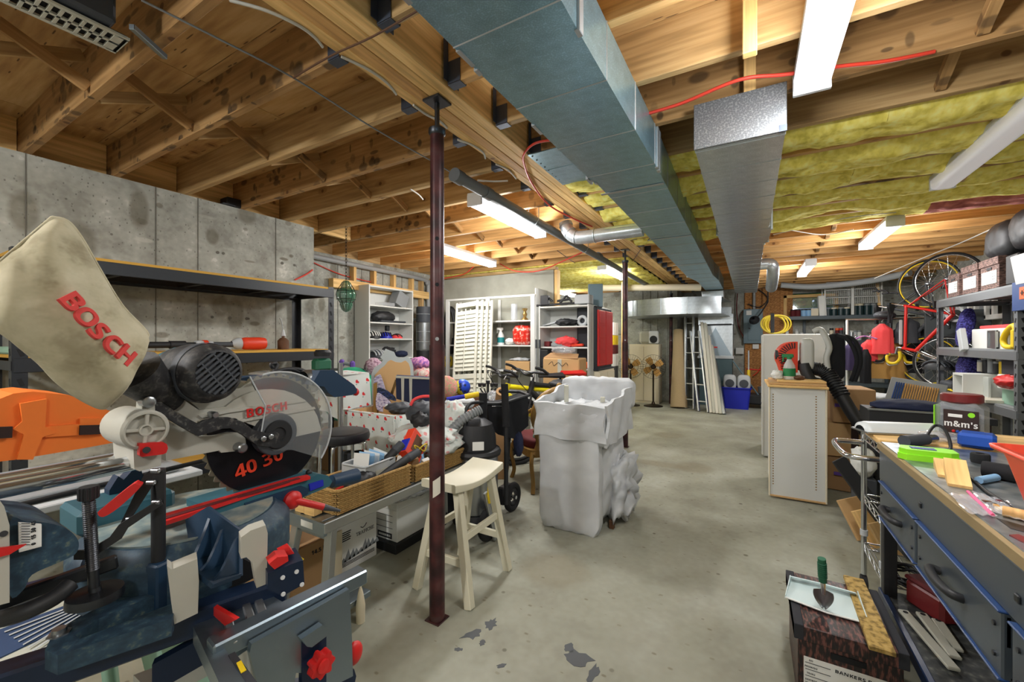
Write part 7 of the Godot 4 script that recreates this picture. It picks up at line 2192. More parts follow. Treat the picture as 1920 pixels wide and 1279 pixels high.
	bxp("riser", V(-0.6, 2.22, -8.7), V(0.36, 0.12, 0.4), M.galvanised, pl)
	bxp("drop", V(-0.62, 1.95, -9.75), V(0.6, 0.2, 0.4), M.galvanised, pl)
	var ep := thing("breaker_panel", "blue-grey electrical breaker panel on chipboard at the back wall", "electrical panel", V(0.06, 1.1, -10.6))
	var pc := onZ(1412, 612, -10.62)
	bxp("enclosure", V(pc.x, pc.y, -10.6), V(0.37, 0.76, 0.10), M.panel_grey, ep)
	bxp("door", V(pc.x + 0.02, pc.y - 0.06, -10.545), V(0.24, 0.50, 0.012), M.panel_grey, ep)
	bxp("latch", V(pc.x - 0.07, pc.y - 0.05, -10.535), V(0.03, 0.03, 0.008), M.dark_grey, ep)
	bxp("notice", V(pc.x - 0.08, pc.y + 0.30, -10.547), V(0.10, 0.10, 0.004), M.paper, ep, 0.001)
	cyp("conduit", V(pc.x + 0.02, pc.y + 0.38, -10.6), V(pc.x + 0.02, 2.5, -10.6), 0.03, M.conduit, ep)
	for q in [[-0.36, -0.55, 0.16, 0.14], [-0.05, -0.45, 0.12, 0.10]]:
		bxp("junction_box", V(pc.x + q[0] + 0.1, pc.y + q[1], -10.62), V(q[2], q[3], 0.06), M.white, ep)
	var wi := 0
	for q in [[[-0.05, 0.4, 0.1], [-0.22, 0.3, -0.3], [-0.25, -0.1, -0.5], [-0.12, -0.35, -0.5]], [[-0.3, 1.1, 0], [-0.32, 0.4, 0], [-0.28, 0.0, 0], [-0.15, -0.3, 0]], [[0.1, 0.9, 0], [0.28, 0.6, 0], [0.12, 0.42, 0], [-0.1, 0.5, 0]], [[0.25, -0.4, 0], [0.15, -0.9, 0], [0.0, -1.1, 0]]]:
		var pts := []
		for w in q:
			pts.append(V(pc.x + w[0], minf(pc.y + w[1], 2.49), -10.58))
		cable("panel_cable", ["brown cable loop left of the breaker panel", "thick dark cable dropping beside the breaker panel", "black wire loop above the breaker panel", "orange hose below the breaker panel"][wi], pts, 0.012, [M.brown, M.maroon, M.black, M.orange_red][wi])
		wi += 1
	var dl := thing("clamp_lamp", "black hooded clamp lamp hanging before the breaker panel", "lamp", P(1415, 600, 8.6))
	tub("arm", sp([P(1440, 566, 8.6), P(1428, 585, 8.6), P(1418, 597, 8.6)], 4), 0.014, M.black, dl)
	lat("hood", [[0.03, 0.06], [0.07, 0.05], [0.10, 0.0], [0.10, -0.02], [0, -0.02]], P(1414, 600, 8.6), M.black, dl, eul(60, -20, 0))
	cyp("bracket", P(1440, 566, 8.6), P(1440, 566, 8.6) + V(0, 0.5, 0), 0.012, M.black, dl)
	var bb := V(-0.23, 0, -9.45)
	var bn := thing("recycling_bin", "bright blue plastic bin holding two grey fan-shaped units", "bin", bb)
	var br_ := []
	for q in [[0.0, 0.21, 0.16], [0.40, 0.25, 0.19], [0.40, 0.27, 0.21], [0.43, 0.27, 0.21]]:
		var r := PackedVector3Array()
		for p in rrect(q[1] * 2, q[2] * 2, 0.04, 3):
			r.append(bb + V(p.x, q[0], -p.y))
		br_.append(r)
	part("tub", B.new().gr(br_, true), M.bin_blue, bn)
	part("bottom", B.new().cb(bb + V(0, 0.38, 0), V(0.46, 0.01, 0.34), 0.002), M.bin_blue, bn)
	for k in 2:
		var p := bb + V(-0.12 + 0.25 * k, 0.385, 0.04)
		var d := face(p)
		var t := thing("small_heater", ["left", "right"][k] + " grey small fan unit with round grille standing in the blue bin", "fan unit", p)
		part("casing", soft(p + V(0, 0.14, 0), V(0.23, 0.30, 0.14), 0.5, 0.0, 3, Basis(Vector3.UP.cross(d), Vector3.UP, d)), M.light_grey, t)
		lat("grille", [[0, 0.0], [0.075, 0.0], [0.08, 0.012], [0.06, 0.016], [0, 0.016]], p + V(0, 0.12, 0) + d * 0.066, M.dark_grey, t, Basis(Vector3.UP.cross(d), Vector3.UP, d) * Basis(V(1, 0, 0), PI / 2))
	var ht := thing("hand_truck", "red and black wheeled mower by the breaker panel", "mower", V(0.10, 0, -9.7))
	bxp("deck", V(0.08, 0.18, -9.7), V(0.34, 0.2, 0.4), M.black, ht, 0.03)
	wheel(ht, V(0.28, 0.12, -9.55), 0.10, Basis(V(1, 0, 0), V(0, 1, 0), V(0, 0, 1)), M.rubber, M.dark_grey, 6, 0.022)
	wheel(ht, V(-0.10, 0.12, -9.55), 0.10, Basis(V(1, 0, 0), V(0, 1, 0), V(0, 0, 1)), M.rubber, M.dark_grey, 6, 0.022)
	tub("handle", [V(-0.02, 0.25, -9.6), V(-0.02, 1.15, -9.9)], 0.014, M.light_grey, ht)
	tub("handle", [V(0.22, 0.25, -9.6), V(0.24, 0.75, -9.9), V(-0.06, 0.76, -9.9)], 0.018, M.red, ht)
	tub("strut", [V(-0.30, 0.95, -9.5), V(0.16, 0.26, -9.55)], 0.014, M.panel_grey, ht)
	cyp("yellow_sleeve", V(-0.02, 0.62, -9.725), V(-0.02, 0.75, -9.77), 0.03, M.yellow, ht)
	var gb := thing("bucket", "grey lidded bucket behind the mower", "bucket", V(0.32, 0, -10.2))
	lat("pail", [[0, 0], [0.13, 0], [0.15, 0.34], [0.155, 0.35], [0.155, 0.38], [0, 0.38]], V(0.30, 0, -10.2), M.grey, gb)
	var ec := thing("cord_coil", "yellow extension cord coiled on the tall white cabinet", "cord", V(0.26, 1.44, -6.05))
	for k in 7:
		var o := V(0.25 + 0.01 * k, 1.435 + 0.12, -6.0 - 0.012 * k)
		var e := Basis(V(0, 1, 0), 0.3) * Basis(V(1, 0, 0), 0.1 * (k - 3))
		part("loop", B.new().tb(B.new().ringpts(o, e * V(0.135 - 0.012 * (k % 3), 0, 0), e * V(0, 0.115, 0), 26), 0.009, 6, true), M.rope_yellow, ec)
	bxp("strap", V(0.24, 1.57, -5.94), V(0.04, 0.24, 0.02), M.black, ec, 0.006)
func garment(nm: String, label: String, o: Vector3, w: float, h: float, m: Material, yaw: float, sd: int, flare := 1.25, th := 0.12) -> Node3D:
	var t := thing(nm, label, "garment", o - V(0, h, 0))
	var b := ry(yaw)
	var rows := []
	for i in 15:
		var v := i / 14.0
		var sw := w / 2 * (lerpf(0.25, 1.0, minf(1.0, v * 6.0))) * lerpf(1.0, flare, v)
		var r := PackedVector3Array()
		for j in 26:
			var a := TAU * j / 26
			var f := 1.0 + 0.12 * sin(a * 5.0 + sd) * v + 0.07 * sin(a * 9.0 + sd * 2.0 + v * 3.0)
			r.append(o + b * V(cos(a) * sw * f, -h * v + (0.0 if i else 0.01), -sin(a) * th * 0.5 * f * minf(1.0, 0.4 + v * 3)))
		rows.append(r)
	rows.reverse()
	var q := B.new().gr(rows, true)
	part("cloth", q, m, t)
	tub("hanger_hook", sp([o + V(0, 0, 0), o + V(0, 0.05, 0), o + b * V(0.02, 0.08, 0), o + b * V(0, 0.10, 0)], 3), 0.004, M.chrome, t, 5)
	return t
func jarlike(nm: String, label: String, p: Vector3, r: float, h: float, m: Material, lid: Material, cat: String, group := "") -> void:
	var t := thing(nm, label, cat, p, group)
	lat("body", [[0, 0], [r * 0.95, 0], [r, r * 0.1], [r, h * 0.8], [r * 0.9, h * 0.84]], p, m, t, Basis.IDENTITY, 14)
	lat("lid", [[r * 0.9, h * 0.82], [r * 0.95, h * 0.83], [r * 0.95, h], [0, h]], p, lid, t, Basis.IDENTITY, 14)
func zone_right_far() -> void:
	var fz := thing("tall_cabinet", "tall white cabinet behind the drilled white panel unit", "cabinet", V(0.45, 0, -5.9))
	bxp("body", V(0.44, 0.72, -5.95), V(0.62, 1.42, 0.7), M.white_board, fz, 0.01)
	bxp("door_edge", V(0.13, 0.72, -5.62), V(0.02, 1.38, 0.06), M.white_board, fz)
	cyp("knob", V(0.11, 0.62, -5.66), V(0.13, 0.62, -5.66), 0.012, M.dark_grey, fz)
	var pu := thing("drilled_cabinet", "white panel unit with two columns of shelf-pin holes facing the viewer", "cabinet", V(0.345, 0, -4.4))
	bxp("front_panel", V(0.345, 0.49, -4.21), V(0.385, 0.93, 0.018), M.white_board, pu)
	bxp("body", V(0.345, 0.50, -4.52), V(0.375, 0.92, 0.58), M.white_board, pu)
	for x in [0.148, 0.543]:
		bxp("edge_strip", V(x, 0.49, -4.205), V(0.012, 0.95, 0.03), M.cream, pu)
	bxp("bottom_edge", V(0.345, 0.02, -4.205), V(0.39, 0.016, 0.026), M.cardboard_pale, pu)
	var hb := B.new()
	for k in 36:
		for x in [0.175, 0.475]:
			hb.cy(V(x, 0.12 + k * 0.022, -4.202), V(x, 0.12 + k * 0.022, -4.2002), 0.0055, -1, 7)
	part("pin_hole", hb, M.gold_wood, pu).set_meta("kind", "stuff")
	for k in 3:
		bxp("top_board", V(0.34 + [0.0, 0.01, 0.03][k], 0.965 + 0.02 * k, -4.47), V([0.42, 0.40, 0.34][k], 0.018, [0.62, 0.56, 0.5][k]), M.pine if k != 1 else M.cardboard_pale, pu, 0.002, ry([1, -1, 2][k]))
	var ty := 1.016
	spray(V(0.30, ty, -4.33), M.milky, M.green, M.green, "translucent spray bottle with green label on the drilled panel unit", 0.95)
	single("white_clamp", lump(V(0.21, ty + 0.035, -4.32), V(0.045, 0.045, 0.05), 0.35, 71), M.white, "white crumpled plastic piece left of the green-labelled spray bottle", "plastic piece")
	single("steel_wool", lump(V(0.37, ty + 0.018, -4.30), V(0.04, 0.02, 0.03), 0.3, 72), M.brown, "brown scouring pad right of the green-labelled bottle", "pad")
	var o := V(0.42, ty, -4.62)
	var bl := thing("backpack_blower", "orange and white backpack leaf blower standing on the drilled panel unit", "leaf blower", o)
	var oc := []
	for i in 13:
		var a := deg_to_rad(85 + 125.0 * i / 12.0)
		oc.append(Vector2(cos(a), sin(a)) * 0.17)
	oc.append_array([Vector2(-0.12, -0.18), Vector2(0.03, -0.18), Vector2(0.03, 0.17)])
	var bf := Transform3D(ry(8), o + V(-0.06, 0.24, 0.12))
	part("engine_shroud", B.new().pr(oc, -0.16, 0.0, bf), M.orange_red, bl)
	var sl := B.new()
	for k in 12:
		var a := deg_to_rad(90 + 118.0 * k / 11.0)
		sl.cb(bf * V(cos(a) * 0.125, sin(a) * 0.125, 0.001), V(0.066, 0.011, 0.008), 0.001, bf.basis * Basis(V(0, 0, 1), a))
	for k in 7:
		sl.cb(bf * V(-0.085, 0.02 - 0.026 * k, 0.001), V(0.09, 0.010, 0.008), 0.001, bf.basis)
	part("shroud_slot", sl, M.black, bl).set_meta("kind", "stuff")
	lat("starter", [[0, 0], [0.05, 0], [0.055, 0.03], [0, 0.035]], bf * V(-0.15, 0.02, -0.04), M.dark_grey, bl, Basis(V(0, 0, 1), PI / 2))
	part("fan_housing", soft(o + V(0.06, 0.27, 0.03), V(0.13, 0.36, 0.22), 0.4, 0.0, 1), M.milky_solid, bl)
	part("outlet_elbow", B.new().tb(sp([o + V(0.03, 0.16, 0.10), o + V(0.05, 0.06, 0.12), o + V(0.10, -0.03, 0.13), o + V(0.21, -0.06, 0.10)], 5), 0.058, 16), M.black, bl)
	part("back_frame", B.new().tb(sp([o + V(0.12, 0.52, 0.05), o + V(0.19, 0.54, 0.05), o + V(0.26, 0.36, 0.06), o + V(0.235, 0.22, 0.07), o + V(0.26, 0.02, 0.07)], 5), 0.03, 8), M.milky_solid, bl)
	part("harness_pad", soft(o + V(0.33, 0.24, -0.04), V(0.17, 0.52, 0.10), 0.5, 0.01, 2), M.black_cloth, bl)
	for s in [0, 1]:
		tub("shoulder_strap", sp([o + V(0.30, 0.48, -0.05), o + V(0.42 + s * 0.05, 0.44, 0.03), o + V(0.50 + s * 0.03, 0.22, 0.05), o + V(0.46 + s * 0.03, -0.02, 0.0)], 5), 0.022, M.black_cloth, bl)
	for q in bl.get_children():
		q.transform = Transform3D(Basis.from_scale(Vector3.ONE * 0.8), V(-0.02, 0, 0.02))
	var hp := sp([P(1497, 684, 3.75), P(1520, 690, 3.72), P(1548, 698, 3.66), P(1572, 732, 3.56), P(1598, 775, 3.44), P(1630, 818, 3.3)], 8)
	var hs := B.new().tb(hp, 0.05, 14)
	for i in range(4, hp.size() - 14):
		hs.tb(B.new().ringpts(hp[i], V(0, 1, 0).cross(hp[i + 1] - hp[i]).normalized() * 0.055, (hp[i + 1] - hp[i]).cross(V(0, 1, 0).cross(hp[i + 1] - hp[i])).normalized() * 0.055, 14), 0.008, 5, true)
	part("flex_hose", hs, M.black, bl)
	var zb := -10.45
	var sh := thing("wall_shelf", "long dark grey shelves under and beside the small window", "shelving", V(1.6, 1.3, zb))
	for q in [[0.6, 2.35, 1.82], [0.9, 2.3, 1.33], [1.2, 2.4, 0.92], [1.2, 2.4, 0.5]]:
		bxp("shelf", V((q[0] + q[1]) / 2, q[2], zb), V(q[1] - q[0], 0.07, 0.45), M.shelf_grey, sh)
	for x in [1.0, 1.7, 2.32]:
		bxp("upright", V(x, 0.93, zb - 0.2), V(0.05, 1.86, 0.05), M.shelf_grey, sh)
	var sx := func(px: float, y: float) -> Vector3:
		return V(onZ(px, 600, -10.35).x, y, -10.35)
	for k in 4:
		var p: Vector3 = sx.call([1487, 1496, 1507, 1516][k], 1.857)
		jarlike("mug", ["red mug at the left end of the top shelf under the window", "second red mug under the window", "blue mug under the window", "second blue mug beside the white carton"][k], p, 0.05, 0.15, M.maroon if k < 2 else M.skyblue, M.black, "mug", "mugs under the window")
	single("white_carton", B.new().cb(sx.call(1527, 1.935), V(0.12, 0.15, 0.12), 0.004), M.cream, "cream carton right of the blue mugs", "carton")
	single("slim_box", B.new().cb(sx.call(1541, 2.05), V(0.12, 0.42, 0.2), 0.004, eul(0, 0, 3)), M.white, "tall white box standing left of the wire drawers", "box")
	for k in 2:
		var x0: float = [1.30, 1.74][k]
		var t := thing("drawer_unit", "white frame of wire drawers on the top shelf, " + ["left unit", "right unit"][k], "drawer unit", V(x0 + 0.21, 1.857, zb + 0.08))
		for e in [0.0, 0.42]:
			bxp("post", V(x0 + e, 2.17, zb + 0.22), V(0.025, 0.62, 0.025), M.white, t)
			bxp("post", V(x0 + e, 2.17, zb - 0.15), V(0.025, 0.62, 0.025), M.white, t)
		for j in 3:
			var y: float = 2.08 + 0.15 * j
			var g := B.new()
			for i in 13:
				g.cy(V(x0 + 0.03 + 0.03 * i, y, zb + 0.23), V(x0 + 0.03 + 0.03 * i, y + 0.12, zb + 0.23), 0.003, -1, 4, false)
			for i in 5:
				g.cy(V(x0 + 0.02, y + 0.03 * i, zb + 0.23), V(x0 + 0.40, y + 0.03 * i, zb + 0.23), 0.003, -1, 4, false)
			g.bx(V(x0 + 0.21, y + 0.125, zb + 0.23), V(0.38, 0.012, 0.012))
			g.bx(V(x0 + 0.21, y, zb + 0.04), V(0.38, 0.004, 0.36))
			part("wire_drawer", g, M.white, t)
	for k in 8:
		var p: Vector3 = sx.call([1553, 1564, 1577, 1588, 1604, 1613, 1626, 1638][k], 1.857)
		jarlike("paint_jar", "dark jar with pale lid under the wire drawers, number " + ["one", "two", "three", "four", "five", "six", "seven", "eight"][k] + " from the left", p, 0.052, 0.16 if k < 4 else 0.22, M.teal_dark, M.cream if k in [1, 3, 4, 5] else M.grey, "jar", "jars under the wire drawers")
	single("timber_strip", B.new().cb(V(2.12, 2.15, zb + 0.2), V(0.04, 0.6, 0.03), 0.003, eul(0, 0, 4)), M.pine, "timber strip leaning at the right wire drawers", "strip")
	for k in 7:
		var p: Vector3 = sx.call([1559, 1570, 1577, 1590, 1597, 1604, 1611][k], 1.367)
		jarlike("spray_can", "spray can on the middle back shelf, " + ["cream one at the left", "red-brown one", "dark one", "silver one", "second silver one", "third silver one", "white one at the right"][k], p, 0.035, 0.24 if k < 3 else 0.19, [M.cream, M.maroon, M.dark_grey, M.steel, M.steel, M.light_grey, M.white][k], [M.black, M.orange, M.red, M.grey, M.white, M.grey, M.grey][k], "spray can", "spray cans on the middle back shelf")
	for k in 5:
		var p: Vector3 = sx.call([1467, 1476, 1485, 1494, 1503][k], 1.367)
		jarlike("white_bottle", "small white bottle above the tall white cabinet, " + ["leftmost", "second", "middle", "fourth", "rightmost"][k] + " of the row", p, 0.03, [0.14, 0.2, 0.12, 0.22, 0.16][k], M.white, M.light_grey, "bottle", "white bottles behind the tall cabinet")
	single("orange_item", B.new().cb(V(1.55, 1.0, zb + 0.05), V(0.24, 0.09, 0.2), 0.02), M.orange_red, "orange box on the lower back shelf behind the blower's straps", "box")
	single("black_helmet", lump(V(1.85, 1.08, zb + 0.05), V(0.16, 0.11, 0.15), 0.15, 73), M.black, "black rounded bag on the lower back shelf", "bag")
	var tr := thing("rolled_awning", "grey rolled tarpaulin sagging under the joists above the window", "tarpaulin", V(1.7, 2.4, -9.9))
	part("roll", B.new().tb(sp([V(0.55, 2.49, -10.0), V(1.1, 2.42, -10.0), V(1.8, 2.43, -9.7), V(2.3, 2.48, -9.2)], 6), 0.055, 14), M.light_grey, tr)
	var cr := thing("clothes_rail", "chrome clothes rail on a post near the right wall", "clothes rail", V(1.75, 0, -7.9))
	tub("rail", [V(1.25, 1.67, -7.9), V(2.35, 1.67, -7.9)], 0.014, M.chrome, cr)
	for x in [1.27, 2.33]:
		cyp("upright", V(x, 0, -7.9), V(x, 1.67, -7.9), 0.016, M.white, cr)
	garment("jacket", "coral pink jacket hanging in front of the tan coat", V(1.63, 1.585, -7.70), 0.21, 0.42, M.coral, -10, 1)
	garment("coat", "long tan coat on the clothes rail under the coral jacket", V(1.68, 1.45, -7.82), 0.30, 0.64, M.tan, -5, 2, 1.6, 0.18)
	garment("coat", "navy padded jacket at the left end of the clothes rail", V(1.34, 1.34, -7.78), 0.28, 0.42, M.violet_dark, 40, 3, 1.0, 0.2)
	garment("trousers", "black trousers with pale side stripe left of the tan coat", V(1.45, 1.22, -7.70), 0.12, 0.48, M.black_cloth, 60, 4, 1.2)
	garment("jacket", "coral red jacket lower left beside the navy one", V(1.50, 1.36, -7.76), 0.18, 0.3, M.coral, 20, 5)
	garment("jacket", "black and grey striped jacket at the right of the rail", V(1.95, 1.60, -7.85), 0.36, 0.70, M.black_cloth, -20, 6)
	garment("jacket", "grey and black hooded top on the rail's right side", V(1.90, 1.66, -7.7), 0.22, 0.34, M.dark_grey, 0, 7)
	single("pale_stripe", B.new().cb(V(1.80, 1.47, -7.58), V(0.035, 0.34, 0.02), 0.006), M.light_grey, "pale grey scarf strip hanging between the coral jacket and the hooded top", "scarf")
	single("lilac_hangers", B.new().tb(sp([V(1.3, 1.36, -7.65), V(1.42, 1.42, -7.65), V(1.56, 1.38, -7.62)], 4), 0.012, 6), M.violet_bag, "lilac plastic hanger above the navy jacket", "hanger")
	var cap := thing("flat_hat", "black and grey round cap on top of the clothes rail", "cap", V(1.66, 1.67, -7.8))
	part("crown", B.new().el(V(1.66, 1.72, -7.75), V(0.12, 0.06, 0.10)), M.dark_grey, cap)
	part("opening", B.new().el(V(1.68, 1.71, -7.68), V(0.10, 0.055, 0.06)), M.black, cap)
	var ow := thing("sash_frame", "old white sash frames stacked on the wall behind the bicycles", "window frame", V(2.5, 1.4, -8.2))
	for k in 2:
		var n := V(-1, 0, 0)
		for q in [[0.0, 0.9, 0.5, 0.06], [0.0, 0.9, 0.0, 0.06]]:
			bxp("rail", V(2.66 - 0.04 * k, 1.62 + q[2] + 0.03, -8.2 + k * 0.4), V(0.04, 0.06, 1.5), M.white, ow)
		for z in [-8.92, -8.45, -7.98, -7.5]:
			bxp("stile", V(2.66 - 0.04 * k, 1.88, z + k * 0.4), V(0.04, 0.5, 0.05), M.white, ow)
	bxp("pane", V(2.68, 1.88, -8.2), V(0.006, 0.46, 1.45), M.grey, ow)
	bxp("black_rail", V(2.62, 2.20, -8.1), V(0.08, 0.08, 1.6), M.dark_grey, ow)
	single("grey_door", B.new().cb(V(2.36, 0.88, -7.62), V(0.62, 1.76, 0.05), 0.006), M.door_grey, "plain grey metal door panel standing behind the red bicycle", "door panel")
	var bx_ := Basis(V(0, -1, 0), V(-0.8, 0, -0.6), V(0.6, 0, -0.8))
	bike("red road bicycle with yellow bar tape hung nose-down from the joists", Transform3D(bx_.scaled(Vector3.ONE * 1.05), V(2.44, 1.60, -7.05)), M.bike_red, M.rubber, M.chrome, true, M.yellow, M.black)
	bike("second road bicycle with a dark frame and yellow fender hung behind the red one", Transform3D(bx_.scaled(Vector3.ONE * 1.03), V(2.36, 1.60, -7.42)), M.dark_grey, M.black, M.yellow, true, M.black, M.black)
	for k in 3:
		tub("hook", [V(2.0 + 0.02 * k, YJ + 0.05, -7.5 + 0.22 * k), V(2.0 + 0.02 * k, YJ - 0.08, -7.5 + 0.22 * k), V(2.06, YJ - 0.12, -7.5 + 0.22 * k)], 0.012, M.black, get_node("bicycle_002"))
	helmet(V(2.0, 1.0, -6.95), 0.16, M.black, M.dark_grey, "black helmet hanging below the red bicycle's bars", 40)
	var r := thing("storage_rack", "grey boltless steel rack on the right wall loaded with boxes", "storage rack", V(2.25, 0, -6))
	rack(r, 1.95, 2.55, -6.85, -5.12, [1.82, 1.26, 0.76], M.rack_grey, M.grey)
	var rz := func(px: float, y: float, x := 2.02) -> Vector3:
		return V(x, y, onX(px, 600, x).z)
	var nb := 0
	for q in [[-6.42, 0.30], [-6.02, 0.36], [-5.62, 0.36]]:
		var t := thing("file_box", "wood-print file box on the right rack's top, " + ["narrow-end one furthest left", "middle of the three", "right one below the black bags"][nb], "file box", V(2.16, 1.84, q[0]), "file boxes on the right rack")
		bxp("body", V(2.16, 1.965, q[0]), V(0.40, 0.25, q[1] - 0.02), M.wood_print, t)
		if nb:
			bxp("lid", V(2.16, 2.09, q[0]), V(0.42, 0.07, q[1]), M.wood_print, t)
		bxp("label", V(1.957, 1.945, q[0]), V(0.004, 0.12, q[1] - 0.08), M.paper, t, 0.001)
		bxp("hand_hole", V(1.957, 2.03, q[0]), V(0.004, 0.022, 0.09), M.black, t, 0.001)
		for k in 3:
			bxp("label_line", V(1.954, 1.975 - 0.025 * k, q[0] + 0.08), V(0.002, 0.003, 0.07), M.ink, t, 0.0002)
		nb += 1
	for k in 2:
		single("duffel_bag", soft(V(2.15, 2.28 + 0.02 * k, -5.55 + 0.42 * k), V(0.42, 0.36, 0.46), 0.6, 0.012, 5 + k), M.black, ["black shiny bag on the right file box", "black shiny bag at the frame's right edge above the rack"][k], "bag")
	single("black_case", B.new().cb(V(2.16, 1.97, -5.24), V(0.4, 0.26, 0.2), 0.01), M.black, "black case right of the file boxes on the rack", "case")
	single("paper_box", B.new().cb(V(2.1, 1.96, -4.96), V(0.4, 0.24, 0.22), 0.006, eul(0, 0, 8)), M.paper, "open box of papers at the rack's near end", "box")
	var bb := thing("blue_carton", "blue carton with orange label fixed at the rack's near post", "carton", V(1.93, 1.62, -4.96))
	bxp("body", V(1.97, 1.72, -4.98), V(0.10, 0.24, 0.30), M.blue_box, bb)
	bxp("orange_label", V(1.918, 1.74, -4.93), V(0.004, 0.10, 0.16), M.orange, bb, 0.001)
	words("lettering", "+M", 0.06, M.ink, bb, Transform3D(Basis(V(0, 0, 1), V(0, 1, 0), V(-1, 0, 0)), V(1.914, 1.74, -4.93)))
	single("power_strip", B.new().cb(rz.call(1805, 1.36, 1.93), V(0.05, 0.24, 0.085), 0.006, eul(-20, 0, 0)), M.light_grey, "pale meter box leaning over the rack's middle shelf edge", "meter")
	single("flat_carton", B.new().cb(V(2.1, 1.37, -5.75), V(0.2, 0.20, 0.7), 0.006), M.white, "white carton with grey corner on the rack's middle shelf", "carton")
	single("red_folder", B.new().cb(V(2.16, 1.49, -5.75), V(0.2, 0.03, 0.72), 0.006), M.coral, "red folder lying along the white carton on the middle shelf", "folder")
	var tf := thing("photo_frame", "small silver frame standing before the white carton on the middle shelf", "frame", V(1.98, 1.28, -5.62))
	open_box("frame", V(1.98, 1.365, -5.62), V(0.17, 0.02, 0.15), 0.012, M.steel, tf, Basis(V(0, 0, 1), PI / 2))
	var tl := thing("clear_organiser", "clear organiser box with yellow lid at the back of the middle shelf", "organiser", V(2.35, 1.28, -5.6))
	bxp("box", V(2.38, 1.47, -5.6), V(0.25, 0.16, 0.5), M.clear_plastic, tl)
	bxp("lid", V(2.38, 1.56, -5.6), V(0.27, 0.03, 0.54), M.yellow, tl)
	var wl := thing("work_light", "yellow round-handled work light at the near end of the middle shelf", "work light", V(1.98, 1.28, -5.25))
	part("ring", B.new().tb(sp([V(1.98, 1.30, -5.38), V(1.98, 1.36, -5.43), V(1.98, 1.44, -5.36), V(1.98, 1.48, -5.24), V(1.98, 1.32, -5.22)], 5, true), 0.022, 10, true), M.yellow, wl)
	bxp("base", V(1.98, 1.37, -5.20), V(0.07, 0.16, 0.06), M.yellow, wl, 0.01)
	single("maroon_cap", lump(V(2.05, 1.52, -5.2), V(0.08, 0.08, 0.08), 0.3, 74), M.maroon, "maroon and pink knitted cap at the rack's near end", "cap")
	var sb := thing("sleeping_bag", "blue-purple patterned sleeping bag hanging in the rack's far bay", "sleeping bag", V(2.2, 0.78, -6.6))
	part("upper_roll", soft(V(2.12, 1.50, -6.62), V(0.13, 0.44, 0.13), 0.7, 0.012, 75, eul(0, 0, -8)), M.blue_camo, sb)
	part("lower_fold", soft(V(2.12, 0.99, -6.55), V(0.16, 0.46, 0.26), 0.7, 0.015, 76), M.blue_camo, sb)
	var dw := thing("drawer_box", "small white drawer chest on the rack's lower shelf", "drawer chest", V(2.1, 0.78, -5.95))
	open_box("carcass", V(2.1, 0.90, -5.95), V(0.24, 0.5, 0.24), 0.02, M.white, dw, Basis(V(0, 0, 1), PI / 2) * Basis(V(0, 1, 0), PI / 2))
	bxp("divider", V(2.1, 0.9, -5.95), V(0.22, 0.22, 0.018), M.white, dw)
	for k in 2:
		bxp("drawer", V(2.0, 0.9, -6.06 + 0.23 * k), V(0.02, 0.2, 0.2), M.milky, dw)
	single("black_manual", B.new().cb(V(2.1, 1.13, -5.35), V(0.2, 0.16, 0.34), 0.004), M.ink, "black printed box at the near end below the middle shelf", "box")
	single("white_tin", B.new().cb(V(2.1, 0.98, -5.36), V(0.24, 0.13, 0.36), 0.006), M.white, "white box under the black printed box", "box")
	single("grey_tin", B.new().cb(V(2.14, 0.845, -5.36), V(0.26, 0.14, 0.36), 0.006), M.seafoam, "pale box low at the near end of the rack", "box")
	single("red_bag", lump(V(1.99, 0.99, -5.36), V(0.08, 0.06, 0.16), 0.3, 77), M.red, "red bag with black straps on the rack's near end", "bag")
	for k in 6:
		jarlike("small_bottle", "little bottle among the tools between the rack's lower shelves, " + ["first", "second", "third", "fourth", "fifth", "sixth"][k] + " from the far end", V(2.1, 1.03, -6.2 + 0.11 * k), 0.028, 0.12 + 0.03 * (k % 3), [M.offwhite, M.black, M.grey, M.black, M.yellow, M.maroon][k], M.grey, "bottle", "small bottles on the lower shelf")
	for k in 2:
		var p := V(1.98, 0.80, -6.62 + 0.34 * k)
		var t := thing("shoe", ["yellow-trimmed grey shoe at the far end of the rack's lower shelf", "black shoe with yellow trim nearer on the rack's lower shelf"][k], "shoe", p)
		part("upper", soft(p + V(0, 0.045, 0), V(0.10, 0.10, 0.28), 0.6, 0.01, 78 + k), M.black_cloth if k else M.dark_grey, t)
		bxp("sole", p, V(0.10, 0.02, 0.30), M.yellow, t, 0.008)
	single("paper_stack", B.new().cb(V(2.0, 0.79, -5.7), V(0.22, 0.03, 0.4), 0.003), M.offwhite, "stack of papers in front of the white drawer chest", "papers")
	var tb_ := thing("dark_table", "low dark folding table behind the workbench, piled with boxes", "table", V(1.2, 0, -4.95))
	bxp("top", V(1.2, 0.72, -4.95), V(0.9, 0.05, 0.7), M.black, tb_)
	for s in [[-0.4, -0.3], [0.4, -0.3], [-0.4, 0.3], [0.4, 0.3]]:
		bxp("leg", V(1.2 + s[0], 0.35, -4.95 + s[1]), V(0.05, 0.70, 0.05), M.maroon_dark, tb_)
	single("foam_sheet", soft(V(1.08, 0.80, -5.12), V(0.6, 0.09, 0.34), 0.4, 0.02, 81), M.light_grey, "pale plastic-wrapped sheet on the dark table", "sheet")
	var gp := thing("louvred_screen", "grey framed louvred panel tilted on the dark table", "louvre panel", V(1.25, 0.75, -4.86))
	var gf := Transform3D(eul(-35, -14, -10), V(1.25, 0.90, -4.86))
	part("frame", B.new().cb(gf * V(0, 0, -0.012), V(0.36, 0.25, 0.02), 0.004, gf.basis), M.grey, gp)
